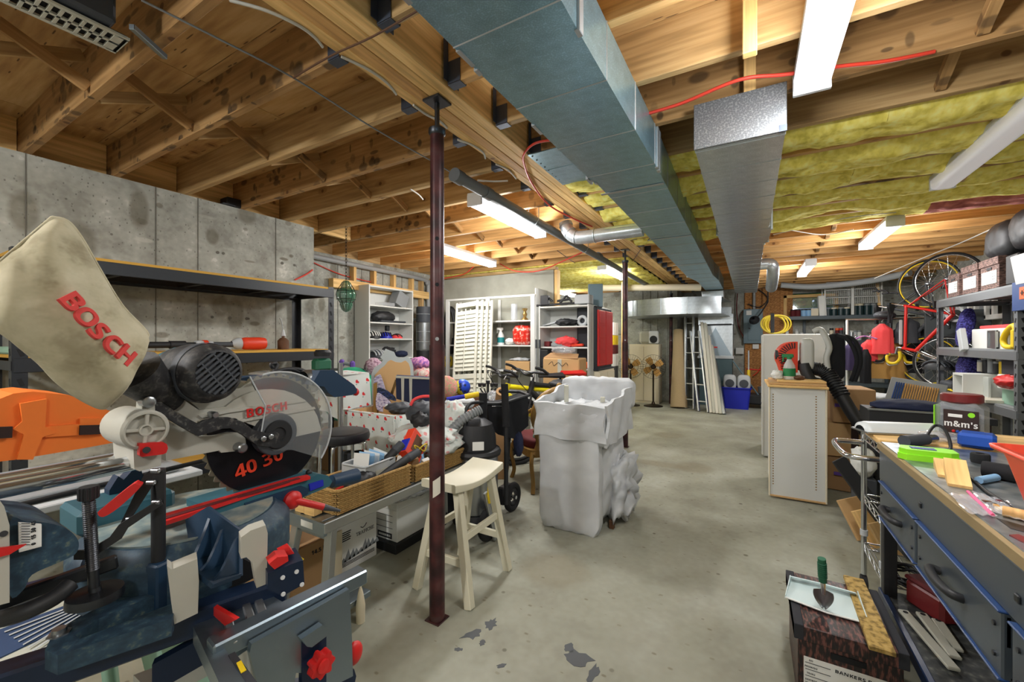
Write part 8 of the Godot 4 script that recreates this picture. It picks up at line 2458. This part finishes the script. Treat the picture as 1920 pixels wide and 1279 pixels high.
	for k in 18:
		part("louvre", B.new().cb(gf * V(-0.135 + 0.0155 * k, -0.01, 0.003), V(0.007, 0.17, 0.014), 0.001, gf.basis * Basis(V(0, 1, 0), 0.5)), M.tan if k > 3 else M.blue_box, gp)
	var db := thing("black_toolbox", "long black metal tool tray behind the workbench", "tool tray", V(1.0, 0.70, -4.0))
	bxp("tray", V(1.02, 0.80, -4.0), V(0.55, 0.11, 0.30), M.black, db)
	bxp("rim", V(1.02, 0.86, -3.845), V(0.57, 0.015, 0.012), M.steel, db)
	part("cloth", lump(V(1.0, 0.88, -4.0), V(0.22, 0.05, 0.12), 0.2, 82), M.navy, db)
	single("tray_stand", B.new().cb(V(1.02, 0.37, -4.0), V(0.5, 0.73, 0.28), 0.01), M.black, "black chest under the long tool tray", "chest")
	for k in 3:
		var t := thing("cardboard_carton", "brown carton stacked right of the drilled panel unit, " + ["lowest", "middle", "top"][k], "carton", V(0.76, 0.31 * k, -4.87), "cartons right of the panel unit")
		bxp("body", V(0.74 + 0.02 * k, 0.155 + 0.31 * k, -4.87 + 0.02 * k), V(0.30, 0.30, 0.4), M.cardboard if k != 1 else M.cardboard_pale, t, 0.006, ry(-8 + 6 * k))
		bxp("purple_mark", V(0.70, 0.16 + 0.31 * k, -4.655 + 0.02 * k), V(0.09, 0.03, 0.003), M.purple, t, 0.001, ry(-8 + 6 * k))
	single("white_sack", lump(V(0.69, 0.50, -3.75), V(0.07, 0.10, 0.12), 0.25, 83), M.white, "white plastic sack beside the drilled panel unit's right edge", "sack")
	single("sack_stand", B.new().cb(V(0.70, 0.2, -3.78), V(0.1, 0.40, 0.24), 0.006), M.dark_grey, "dark box under the white sack", "box")
	single("steel_rule", B.new().cb(V(0.68, 0.30, -3.45), V(0.09, 0.62, 0.02), 0.003, eul(-18, 20, 28)), M.black, "black ruled strip leaning beyond the wire cart", "strip")
	for k in 3:
		single("wood_offcut", B.new().cb(V(0.64 + 0.05 * k, 0.14, -3.62 + 0.14 * k), V(0.14, 0.26 - 0.03 * k, 0.025), 0.003, eul(-22, 15, 18)), [M.cardboard_pale, M.pine, M.joist_wood][k], "wood offcut leaning right of the drilled panel unit, " + ["furthest back", "middle", "nearest"][k], "offcut", "offcuts beyond the wire cart")
func zone_bench() -> void:
	var x0 := 0.495
	var top := 0.90
	var w := thing("workbench", "long steel workbench with drawers and a metal-sheeted top at the right", "workbench", V(0.85, 0, -1.5))
	bxp("core", V(0.88, top - 0.017, -1.42), V(0.77, 0.03, 2.0), M.chip_edge, w, 0.002)
	bxp("sheet_top", V(0.885, top - 0.001, -1.42), V(0.755, 0.004, 1.99), M.bench_zinc, w, 0.001)
	bxp("apron", V(x0 + 0.012, 0.805, -1.42), V(0.02, 0.125, 1.94), M.bench_steel, w)
	bxp("apron", V(0.9, 0.805, -2.385), V(0.72, 0.125, 0.02), M.bench_steel, w)
	for k in 3:
		var z: float = [-2.13, -1.62, -0.98][k]
		var l: float = [0.44, 0.54, 0.66][k]
		var d := part("drawer", B.new().cb(V(x0 + 0.20, 0.665, z), V(0.40, 0.14, l), 0.003), M.bench_steel, w)
		part("drawer_front", B.new().cb(V(x0 + 0.004, 0.665, z), V(0.018, 0.155, l), 0.004), M.bench_steel, d)
		part("edge_trim", B.new().cb(V(x0 - 0.002, 0.741, z), V(0.020, 0.006, l + 0.004), 0.002), M.trim_blue, d)
		part("edge_trim", B.new().cb(V(x0 - 0.002, 0.588, z), V(0.020, 0.006, l + 0.004), 0.002), M.trim_blue, d)
		part("handle", B.new().tb(sp([V(x0 - 0.005, 0.665, z - 0.075), V(x0 - 0.03, 0.672, z - 0.07), V(x0 - 0.038, 0.672, z), V(x0 - 0.03, 0.672, z + 0.07), V(x0 - 0.005, 0.665, z + 0.075)], 4), 0.012, 8), M.black, d)
		for s in [-1, 1]:
			part("screw", B.new().cy(V(x0 - 0.005, 0.70, z + s * (l / 2 - 0.03)), V(x0 - 0.009, 0.70, z + s * (l / 2 - 0.03)), 0.006, -1, 10), M.dark_steel, d)
			part("screw", B.new().cy(V(x0 - 0.005, 0.63, z + s * (l / 2 - 0.03)), V(x0 - 0.009, 0.63, z + s * (l / 2 - 0.03)), 0.006, -1, 10), M.dark_steel, d)
	for z in [-2.37, -0.45]:
		for x in [x0 + 0.03, 1.22]:
			bxp("leg", V(x, 0.435, z), V(0.045, 0.87, 0.045), M.black, w)
	for z in [-1.88, -1.30]:
		bxp("apron_bolt", V(x0, 0.80, z), V(0.006, 0.018, 0.018), M.dark_steel, w, 0.002)
	bxp("lower_shelf", V(0.88, 0.235, -1.42), V(0.74, 0.025, 1.98), M.shelf_dusty, w)
	bxp("shelf_lip", V(x0 + 0.012, 0.232, -1.42), V(0.022, 0.045, 1.98), M.trim_navy, w)
	var c := thing("wire_cart", "chrome wire-shelf cart with bent handle and wooden top beyond the workbench", "cart", V(0.75, 0, -2.7))
	bxp("wood_top", V(0.83, 0.885, -2.69), V(0.63, 0.025, 0.42), M.pine, c)
	for x in [0.535, 1.12]:
		for z in [-2.50, -2.88]:
			cyp("post", V(x, 0.09, z), V(x, 0.875, z), 0.0125, M.chrome, c)
			cyp("caster", V(x - 0.012, 0.045, z), V(x + 0.012, 0.045, z), 0.04, M.rubber, c)
			part("collar_set", B.new().cy(V(x, 0.30, z), V(x, 0.33, z), 0.017), M.light_grey, c)
	for y in [0.26, 0.52, 0.855]:
		var g := B.new()
		for k in 12:
			g.cy(V(0.55 + 0.05 * k, y, -2.88), V(0.55 + 0.05 * k, y, -2.50), 0.0025, -1, 5)
		for q in [[V(0.535, y, -2.88), V(0.535, y, -2.50)], [V(1.12, y, -2.88), V(1.12, y, -2.50)], [V(0.535, y, -2.5), V(1.12, y, -2.5)], [V(0.535, y, -2.88), V(1.12, y, -2.88)]]:
			g.cy(q[0], q[1], 0.004, -1, 6)
			g.cy(q[0] - V(0, 0.035, 0), q[1] - V(0, 0.035, 0), 0.004, -1, 6)
			for k in 8:
				var a: Vector3 = (q[0] as Vector3).lerp(q[1], k / 8.0)
				var e: Vector3 = (q[0] as Vector3).lerp(q[1], (k + 1) / 8.0)
				g.cy(a - V(0, 0.035 * (k % 2), 0), e - V(0, 0.035 * ((k + 1) % 2), 0), 0.0025, -1, 5)
		part("wire_shelf", g, M.chrome, c)
	tub("push_handle", sp([V(0.535, 0.80, -2.50), V(0.45, 0.80, -2.50), V(0.405, 0.80, -2.53), V(0.395, 0.80, -2.69), V(0.405, 0.80, -2.85), V(0.45, 0.80, -2.88), V(0.535, 0.80, -2.88)], 5), 0.0135, M.chrome, c, 12)
	single("black_bag", soft(V(0.85, 0.39, -2.70), V(0.45, 0.20, 0.32), 0.5, 0.02, 91), M.black, "black bag on the wire cart's lower shelf", "bag")
	var on := func(px: float, py: float) -> Vector3: return onY(px, py, top + 0.001)
	var lz := thing("lamp_cover", "frosted white light cover lying across the far end of the workbench", "lamp cover", on.call(1705, 812))
	var e := fr(on.call(1708, 812) + V(0, 0.0, 0), on.call(1783, 812) - on.call(1630, 806), Vector3.UP)
	part("cover", B.new().gr([[-0.215, 0.6], [-0.21, 0.9], [-0.19, 1.0], [0.19, 1.0], [0.21, 0.9], [0.215, 0.6]].map(func(q):
		var r := PackedVector3Array()
		for i in 13:
			var a := PI * i / 12.0
			r.append(e * V(q[0], sin(a) * 0.05 * q[1], -cos(a) * 0.065 * q[1]))
		return r)), M.frosted, lz)
	bxp("rim", e * V(0, 0.004, 0), V(0.44, 0.008, 0.14), M.steel, lz, 0.002, e.basis)
	var jp: Vector3 = on.call(1803, 822)
	var j := thing("candy_jar", "clear square jar with maroon lid and brown candy label on the workbench", "jar", jp)
	var jb := ry(-28)
	bxp("jar", jp + V(0, 0.085, 0), V(0.155, 0.17, 0.155), M.clear_plastic, j, 0.025, jb)
	bxp("contents", jp + V(0, 0.05, 0), V(0.13, 0.09, 0.13), M.teal_dark, j, 0.02, jb)
	lat("lid", [[0, 0.165], [0.062, 0.165], [0.07, 0.172], [0.07, 0.20], [0.064, 0.206], [0, 0.208]], jp, M.maroon_lid, j, jb, 28)
	bxp("label", jp + jb * V(0.012, 0.075, 0.079), V(0.11, 0.125, 0.004), M.choc, j, 0.001, jb)
	words("lettering", "m&m's", 0.026, M.paper, j, Transform3D(jb, jp + jb * V(0.012, 0.075, 0.0825)), 0.9)
	bxp("barcode", jp + jb * V(-0.005, 0.112, 0.082), V(0.045, 0.014, 0.002), M.paper, j, 0.0005, jb)
	part("green_seal", B.new().cy(jp + jb * V(0.045, 0.12, 0.079), jp + jb * V(0.045, 0.12, 0.083), 0.011), M.lime, j)
	for k in 4:
		part("candy_dot", B.new().el(jp + jb * V(-0.01 + 0.013 * k, 0.042, 0.082), V(0.006, 0.006, 0.002)), [M.red, M.blue, M.orange, M.yellow][k], j)
	bxp("green_card", jp + jb * V(-0.077, 0.10, 0.02), V(0.004, 0.10, 0.09), M.lime, j, 0.001, jb)
	var lt := thing("lime_case", "lime green stud finder on the workbench, before the wooden wedges", "stud finder", on.call(1735, 862))
	var lb := fr(on.call(1737, 862), on.call(1768, 865) - on.call(1705, 858), Vector3.UP)
	part("lower_shell", B.new().pr([Vector2(-0.085, -0.02), Vector2(-0.065, -0.045), Vector2(0.06, -0.045), Vector2(0.085, -0.03), Vector2(0.085, 0.04), Vector2(0.06, 0.05), Vector2(-0.07, 0.045)], 0.0, 0.022, lb * Transform3D(Basis(V(1, 0, 0), -PI / 2), Vector3.ZERO)), M.lime, lt)
	part("upper_shell", B.new().pr([Vector2(-0.08, -0.018), Vector2(-0.062, -0.04), Vector2(0.057, -0.04), Vector2(0.08, -0.027), Vector2(0.08, 0.037), Vector2(0.057, 0.046), Vector2(-0.066, 0.04)], 0.022, 0.040, lb * Transform3D(Basis(V(1, 0, 0), -PI / 2), Vector3.ZERO)), M.lime, lt)
	part("display", B.new().cb(lb * V(-0.01, 0.041, 0.0), V(0.07, 0.003, 0.035), 0.001, lb.basis), M.blue_box, lt)
	for k in 2:
		var t := thing("wood_wedge", ["pale wooden wedge leaning behind on the workbench", "larger pale wooden wedge showing its end grain on the workbench"][k], "wedge", on.call(1780 + 15 * k, 905))
		var f := fr(on.call([1778, 1798][k], [893, 910][k]), on.call([1768, 1790][k], 858) - on.call([1795, 1815][k], 908), Vector3.UP)
		part("wedge", B.new().pr([Vector2(-0.03, 0), Vector2(0.13, 0.0), Vector2(0.13, [0.03, 0.055][k]), Vector2(-0.03, 0.008)], -0.026, 0.026, f), M.pine, t)
	var tn := thing("black_multitool", "grey and black power tool with cord beside the lime stud finder", "power tool", on.call(1715, 838))
	cyp("body", on.call(1695, 838) + V(0, 0.024, 0), on.call(1735, 834) + V(0, 0.024, 0), 0.024, M.dark_grey, tn)
	cyp("nose", on.call(1735, 834) + V(0, 0.024, 0), on.call(1752, 832) + V(0, 0.024, 0), 0.017, M.steel, tn)
	tub("cord", sp([on.call(1735, 836) + V(0, 0.03, 0), on.call(1752, 828) + V(0, 0.07, 0), on.call(1772, 832) + V(0, 0.06, 0), on.call(1782, 846) + V(0, 0.008, 0), on.call(1752, 850) + V(0, 0.008, 0)], 5), 0.006, M.black, tn)
	single("plastic_wrap", lump(on.call(1768, 828) + V(0, 0.02, 0), V(0.09, 0.025, 0.05), 0.4, 92), M.clear_plastic, "crumpled clear wrap behind the black power tool", "plastic wrap")
	single("blue_case", B.new().cb(on.call(1832, 838) + V(0, 0.03, 0), V(0.11, 0.06, 0.10), 0.012, ry(-20)), M.blue, "bright blue plastic case beside the orange-red bin", "case")
	for k in 2:
		var p: Vector3 = on.call([1838, 1842][k], [868, 893][k])
		var b := B.new()
		var rr := []
		for q in [[0.012, 0.0], [0.024, 0.0], [0.026, 0.01], [0.026, 0.03 + 0.05 * k], [0.023, 0.035 + 0.05 * k], [0.012, 0.035 + 0.05 * k], [0.012, 0.0]]:
			rr.append(Vector2(q[0], q[1]))
		b.la(rr, p + V(0.0, 0.0 if k == 0 else 0.026, 0), 24, Basis.IDENTITY if k == 0 else Basis(V(0, 1, 0), -0.5) * Basis(V(0, 0, 1), -PI / 2))
		single("foam_roll", b, M.black_matt, ["black foam ring lying flat beside the blue case", "black foam tube on its side before the blue case"][k], "foam roll")
	single("blue_leaflet", B.new().cy(on.call(1835, 908) + V(0, 0.012, 0), on.call(1868, 902) + V(0, 0.012, 0), 0.011, -1, 12), M.skyblue, "rolled pale blue leaflet in front of the black foam tube", "leaflet")
	var bp := V(0.715, top, -1.40)
	var rb := thing("red_bin", "orange-red plastic bin holding a clear bag at the workbench's right", "bin", bp)
	var rows := []
	for q in [[0.002, 0.105, 0.165], [0.16, 0.14, 0.20], [0.165, 0.158, 0.218], [0.175, 0.16, 0.22], [0.176, 0.146, 0.206], [0.02, 0.10, 0.16]]:
		var r := PackedVector3Array()
		for p in rrect(q[1] * 2, q[2] * 2, 0.03, 4):
			r.append(bp + V(p.x, q[0], -p.y))
		rows.append(r)
	part("tub", B.new().gr(rows, true), M.bin_red, rb)
	bxp("floor", bp + V(0, 0.012, 0), V(0.2, 0.012, 0.32), M.bin_red, rb, 0.003)
	var zb := thing("clear_bag", "clear zip bag with yellow strip and white cloth in the orange-red bin", "bag", bp + V(0, 0.1, 0))
	part("film", soft(bp + V(0.0, 0.19, -0.02), V(0.22, 0.20, 0.32), 0.6, 0.05, 93), M.clear_plastic, zb)
	part("white_cloth", soft(bp + V(0.0, 0.13, 0.02), V(0.2, 0.13, 0.28), 0.6, 0.03, 94), M.white_sheet, zb)
	tub("zip_strip", sp([bp + V(-0.09, 0.27, -0.06), bp + V(-0.02, 0.285, -0.02), bp + V(0.1, 0.26, 0.02)], 4), 0.004, M.rope_yellow, zb)
	for k in 2:
		var rws := []
		for i in 7:
			var r := PackedVector3Array()
			for jx in 7:
				r.append(on.call(lerpf([1778, 1822][k], [1835, 1890][k], jx / 6.0) + 6.0 * i, lerpf([928, 925][k], [935, 945][k], jx / 6.0) + 6.5 * i) + V(0, 0.004 + 0.005 * absf(sin(i * 2.3 + jx * 1.7 + k)), 0))
			rws.append(r)
		var zt := thing("zip_bag", ["clear zip bag with pink seal flat on the workbench edge", "clear zip bag of small parts flat on the workbench nearer the bin"][k], "bag", on.call(1820, 945))
		part("film", B.new().sh(rws, 0.001), M.clear_plastic, zt)
		if k == 0:
			tub("pink_seal", [on.call(1815, 927) + V(0, 0.008, 0), on.call(1862, 972) + V(0, 0.008, 0)], 0.004, M.pink, zt)
		else:
			for q in 5:
				part("small_part", B.new().cb(on.call(1850 + 9 * q, 945 + 4 * (q % 3)) + V(0, 0.006, 0), V(0.02, 0.006, 0.012), 0.001, ry(40 * q)), [M.brown, M.steel, M.tan, M.maroon, M.steel][q], zt)
	var ch := thing("chisel", "wood-handled scraper at the frame's right edge of the workbench", "scraper", on.call(1900, 972))
	cyp("handle", on.call(1880, 968) + V(0, 0.014, 0), on.call(1925, 978) + V(0, 0.014, 0), 0.013, M.pine, ch)
	part("blade", slab(B.new(), [on.call(1868, 972), on.call(1895, 992), on.call(1935, 1002), on.call(1930, 990)], 0.003), M.dark_steel, ch)
	part("red_guard", slab(B.new(), [on.call(1892, 1005), on.call(1940, 1030), on.call(1940, 1018), on.call(1910, 1004)], 0.006), M.maroon_lid, ch)
	single("round_slice", B.new().cy(on.call(1895, 962), on.call(1895, 962) + V(0, 0.008, 0), 0.028, -1, 20), M.cream, "thin round wooden disc beside the scraper", "wood disc")
	cable("extension_cord", "thin black cord along the workbench top beside the orange-red bin", [on.call(1822, 900) + V(0, 0.005, 0), on.call(1850, 925) + V(0, 0.005, 0), on.call(1885, 948) + V(0, 0.005, 0), on.call(1920, 975) + V(0, 0.005, 0)], 0.005, M.black)
	var sy := 0.248
	var us := func(px: float, py: float) -> Vector3: return onY(px, py, sy)
	var hg := thing("heat_gun", "black corded power tool with bow handle on the workbench's lower shelf", "power tool", us.call(1760, 1095))
	part("body", soft(us.call(1757, 1085) + V(0, 0.06, 0), V(0.10, 0.12, 0.22), 0.6, 0.01, 95), M.black, hg)
	tub("handle", sp([us.call(1733, 1085) + V(0, 0.08, 0), us.call(1728, 1085) + V(0, 0.17, 0), us.call(1740, 1085) + V(0, 0.185, 0), us.call(1765, 1090) + V(0, 0.18, 0)], 4), 0.012, M.dark_grey, hg)
	var cd := []
	for i in 60:
		var a := i / 60.0 * TAU * 5
		cd.append(us.call(1702, 1092) + V((0.07 + 0.02 * sin(i * 1.7)) * cos(a), 0.012 + 0.03 * absf(sin(i * 0.37)), (0.09 + 0.02 * cos(i * 1.1)) * sin(a)))
	tub("cord", sp(cd, 2), 0.006, M.black, hg, 5)
	var tb_ := thing("red_toolbox", "dark red metal toolbox lying on the workbench's lower shelf", "toolbox", us.call(1770, 1140))
	bxp("body", us.call(1775, 1145) + V(0.04, 0.05, 0), V(0.16, 0.10, 0.30), M.maroon_lid, tb_, 0.012, ry(-62))
	bxp("lid", us.call(1775, 1145) + V(0.04, 0.107, 0), V(0.165, 0.02, 0.305), M.maroon, tb_, 0.008, ry(-62))
	for k in 3:
		var a: Vector3 = us.call([1693, 1727, 1757][k], [1150, 1155, 1168][k]) + V(0, 0.01, 0)
		var e2: Vector3 = us.call([1790, 1792, 1795][k], [1262, 1240, 1225][k]) + V(0, 0.01, 0)
		var t := thing("steel_bar", "flat pale metal bar with a hole on the lower shelf, " + ["nearest the shelf edge", "middle of three", "behind the other two"][k], "bar", a)
		bxp("bar", (a + e2) / 2, V(0.035, 0.012, (e2 - a).length()), M.putty, t, 0.003, Basis.looking_at(e2 - a, Vector3.UP))
		part("hole", B.new().cy(a.lerp(e2, 0.06) + V(0, 0.006, 0), a.lerp(e2, 0.06) + V(0, 0.0075, 0), 0.008), M.black_matt, t)
	var kc := thing("hard_case", "black moulded tool case standing at the near end of the lower shelf", "case", us.call(1850, 1230))
	bxp("shell", V(0.74, sy + 0.15, -1.28), V(0.24, 0.30, 0.34), M.black, kc, 0.03)
	bxp("seam_band", V(0.74, sy + 0.15, -1.28), V(0.03, 0.312, 0.352), M.dark_grey, kc, 0.01)
	single("grey_block", B.new().cb(V(0.76, sy + 0.335, -1.36), V(0.10, 0.06, 0.06), 0.006), M.seafoam, "grey-green plastic clip above the black case under the drawers", "clip")
	var fb := thing("file_box", "dark wood-print file box on the floor in the foreground, dustpan on its lid", "file box", V(0.30, 0, -2.05))
	bxp("body", V(0.303, 0.125, -2.055), V(0.295, 0.25, 0.385), M.wood_dark, fb, 0.003)
	bxp("lid", V(0.303, 0.273, -2.055), V(0.32, 0.055, 0.41), M.wood_dark, fb, 0.003)
	for x in [0.146, 0.46]:
		bxp("lid_border", V(x + (0.012 if x < 0.3 else -0.012), 0.275, -2.055), V(0.03, 0.056, 0.412), M.ink, fb, 0.002)
	bxp("hand_hole", V(0.303, 0.215, -1.861), V(0.10, 0.022, 0.004), M.black_matt, fb, 0.001)
	bxp("label", V(0.303, 0.12, -1.861), V(0.26, 0.13, 0.003), M.paper, fb, 0.001)
	words("lettering", "BANKERS BOX", 0.011, M.ink, fb, Transform3D(Basis.IDENTITY, V(0.33, 0.165, -1.8592)), 1.3)
	for k in 4:
		bxp("form_line", V(0.215, 0.165 - 0.024 * k, -1.859), V(0.075, 0.002, 0.001), M.ink, fb, 0.0002)
		words("lettering", ["NO", "FROM/DU", "TO/AU", "DESTROY"][k], 0.006, M.ink, fb, Transform3D(Basis.IDENTITY, V(0.195, 0.175 - 0.024 * k, -1.8592)), 1.0)
	var ly := 0.302
	var dp := thing("dustpan", "white plastic dustpan lying on the wood-print file box", "dustpan", V(0.28, ly, -2.05))
	var D0 := onY(1473, 1120, ly + 0.01)
	var D1 := onY(1482, 1082, ly + 0.03)
	var D2 := onY(1608, 1112, ly + 0.03)
	var D3 := onY(1628, 1170, ly + 0.005)
	slab_rows(dp, "pan", [[onY(1480, 1080, ly + 0.035), onY(1545, 1095, ly + 0.035), onY(1605, 1112, ly + 0.035)], [onY(1481, 1088, ly + 0.008), onY(1545, 1102, ly + 0.008), onY(1607, 1119, ly + 0.008)], [D0, onY(1550, 1147, ly + 0.006), D3]], 0.004, M.dustpan)
	for q in [[D1, D0, onY(1482, 1090, ly + 0.01), onY(1472, 1122, ly + 0.006)], [D2, D3, onY(1607, 1118, ly + 0.008), onY(1629, 1172, ly + 0.003)]]:
		part("side_wall", slab(B.new(), [q[0] + V(0, 0.008, 0), q[1] + V(0, 0.01, 0), q[3], q[2]], 0.003), M.dustpan, dp)
	part("front_lip", B.new().tb([D0, onY(1550, 1149, ly + 0.006), D3], 0.0035, 6), M.white, dp)
	var tw := thing("garden_trowel", "steel hand trowel with green grip standing tilted in the dustpan", "trowel", onY(1545, 1130, ly))
	var ta := onY(1545, 1140, ly + 0.014)
	var tu := P(1541, 1052, (ta - V(0, EYE, 0)).dot(V(-0.5, 0, -0.866)) - 0.02)
	var td := (tu - ta).normalized()
	var ts := td.cross(face(ta)).normalized()
	var tn2 := ts.cross(td)
	var bl := []
	for i in 9:
		var v := i / 8.0
		var hw: float = 0.032 * sin(lerpf(0.15, PI * 0.62, v))
		var r := PackedVector3Array()
		for k in 7:
			var s := (k - 3) / 3.0
			r.append(ta + td * (0.075 * v) - ts * hw * s + tn2 * (0.012 * s * s - 0.004))
		bl.append(r)
	part("blade", B.new().sh(bl, 0.002), M.steel, tw)
	cyp("shank", ta + td * 0.06, ta + td * 0.12, 0.009, M.chrome, tw)
	part("grip", B.new().tb([ta + td * 0.11, ta + td * 0.125, ta + td * 0.19, ta + td * 0.205], 0.0135, 12), M.green_dark, tw)
	for k in 8:
		part("grip_ring", B.new().tb(B.new().ringpts(ta + td * (0.13 + 0.008 * k), ts * 0.0142, tn2 * 0.0142, 12), 0.0018, 4, true), M.green_dark, tw)
	var pk := B.new()
	var k0 := onY(1600, 1085, ly + 0.01)
	var k1 := onY(1655, 1222, ly + 0.01)
	pk.cb((k0 + k1) / 2, V(0.07, 0.016, (k1 - k0).length()), 0.002, Basis.looking_at(k1 - k0, Vector3.UP))
	single("wood_board", pk, M.board_yellow, "yellowish stained board lying over the file box beside the dustpan", "board")
func slab_rows(t: Node3D, nm: String, pts: Array, th: float, m: Material) -> void:
	var rows := []
	for r in pts:
		rows.append(PackedVector3Array(r))
	part(nm, B.new().sh(rows, th), m, t)
func build_rest() -> void:
	zone_saw()
	zone_rack()
	zone_platform()
	zone_centre()
	zone_back_left()
	zone_far()
	zone_right_far()
	zone_bench()
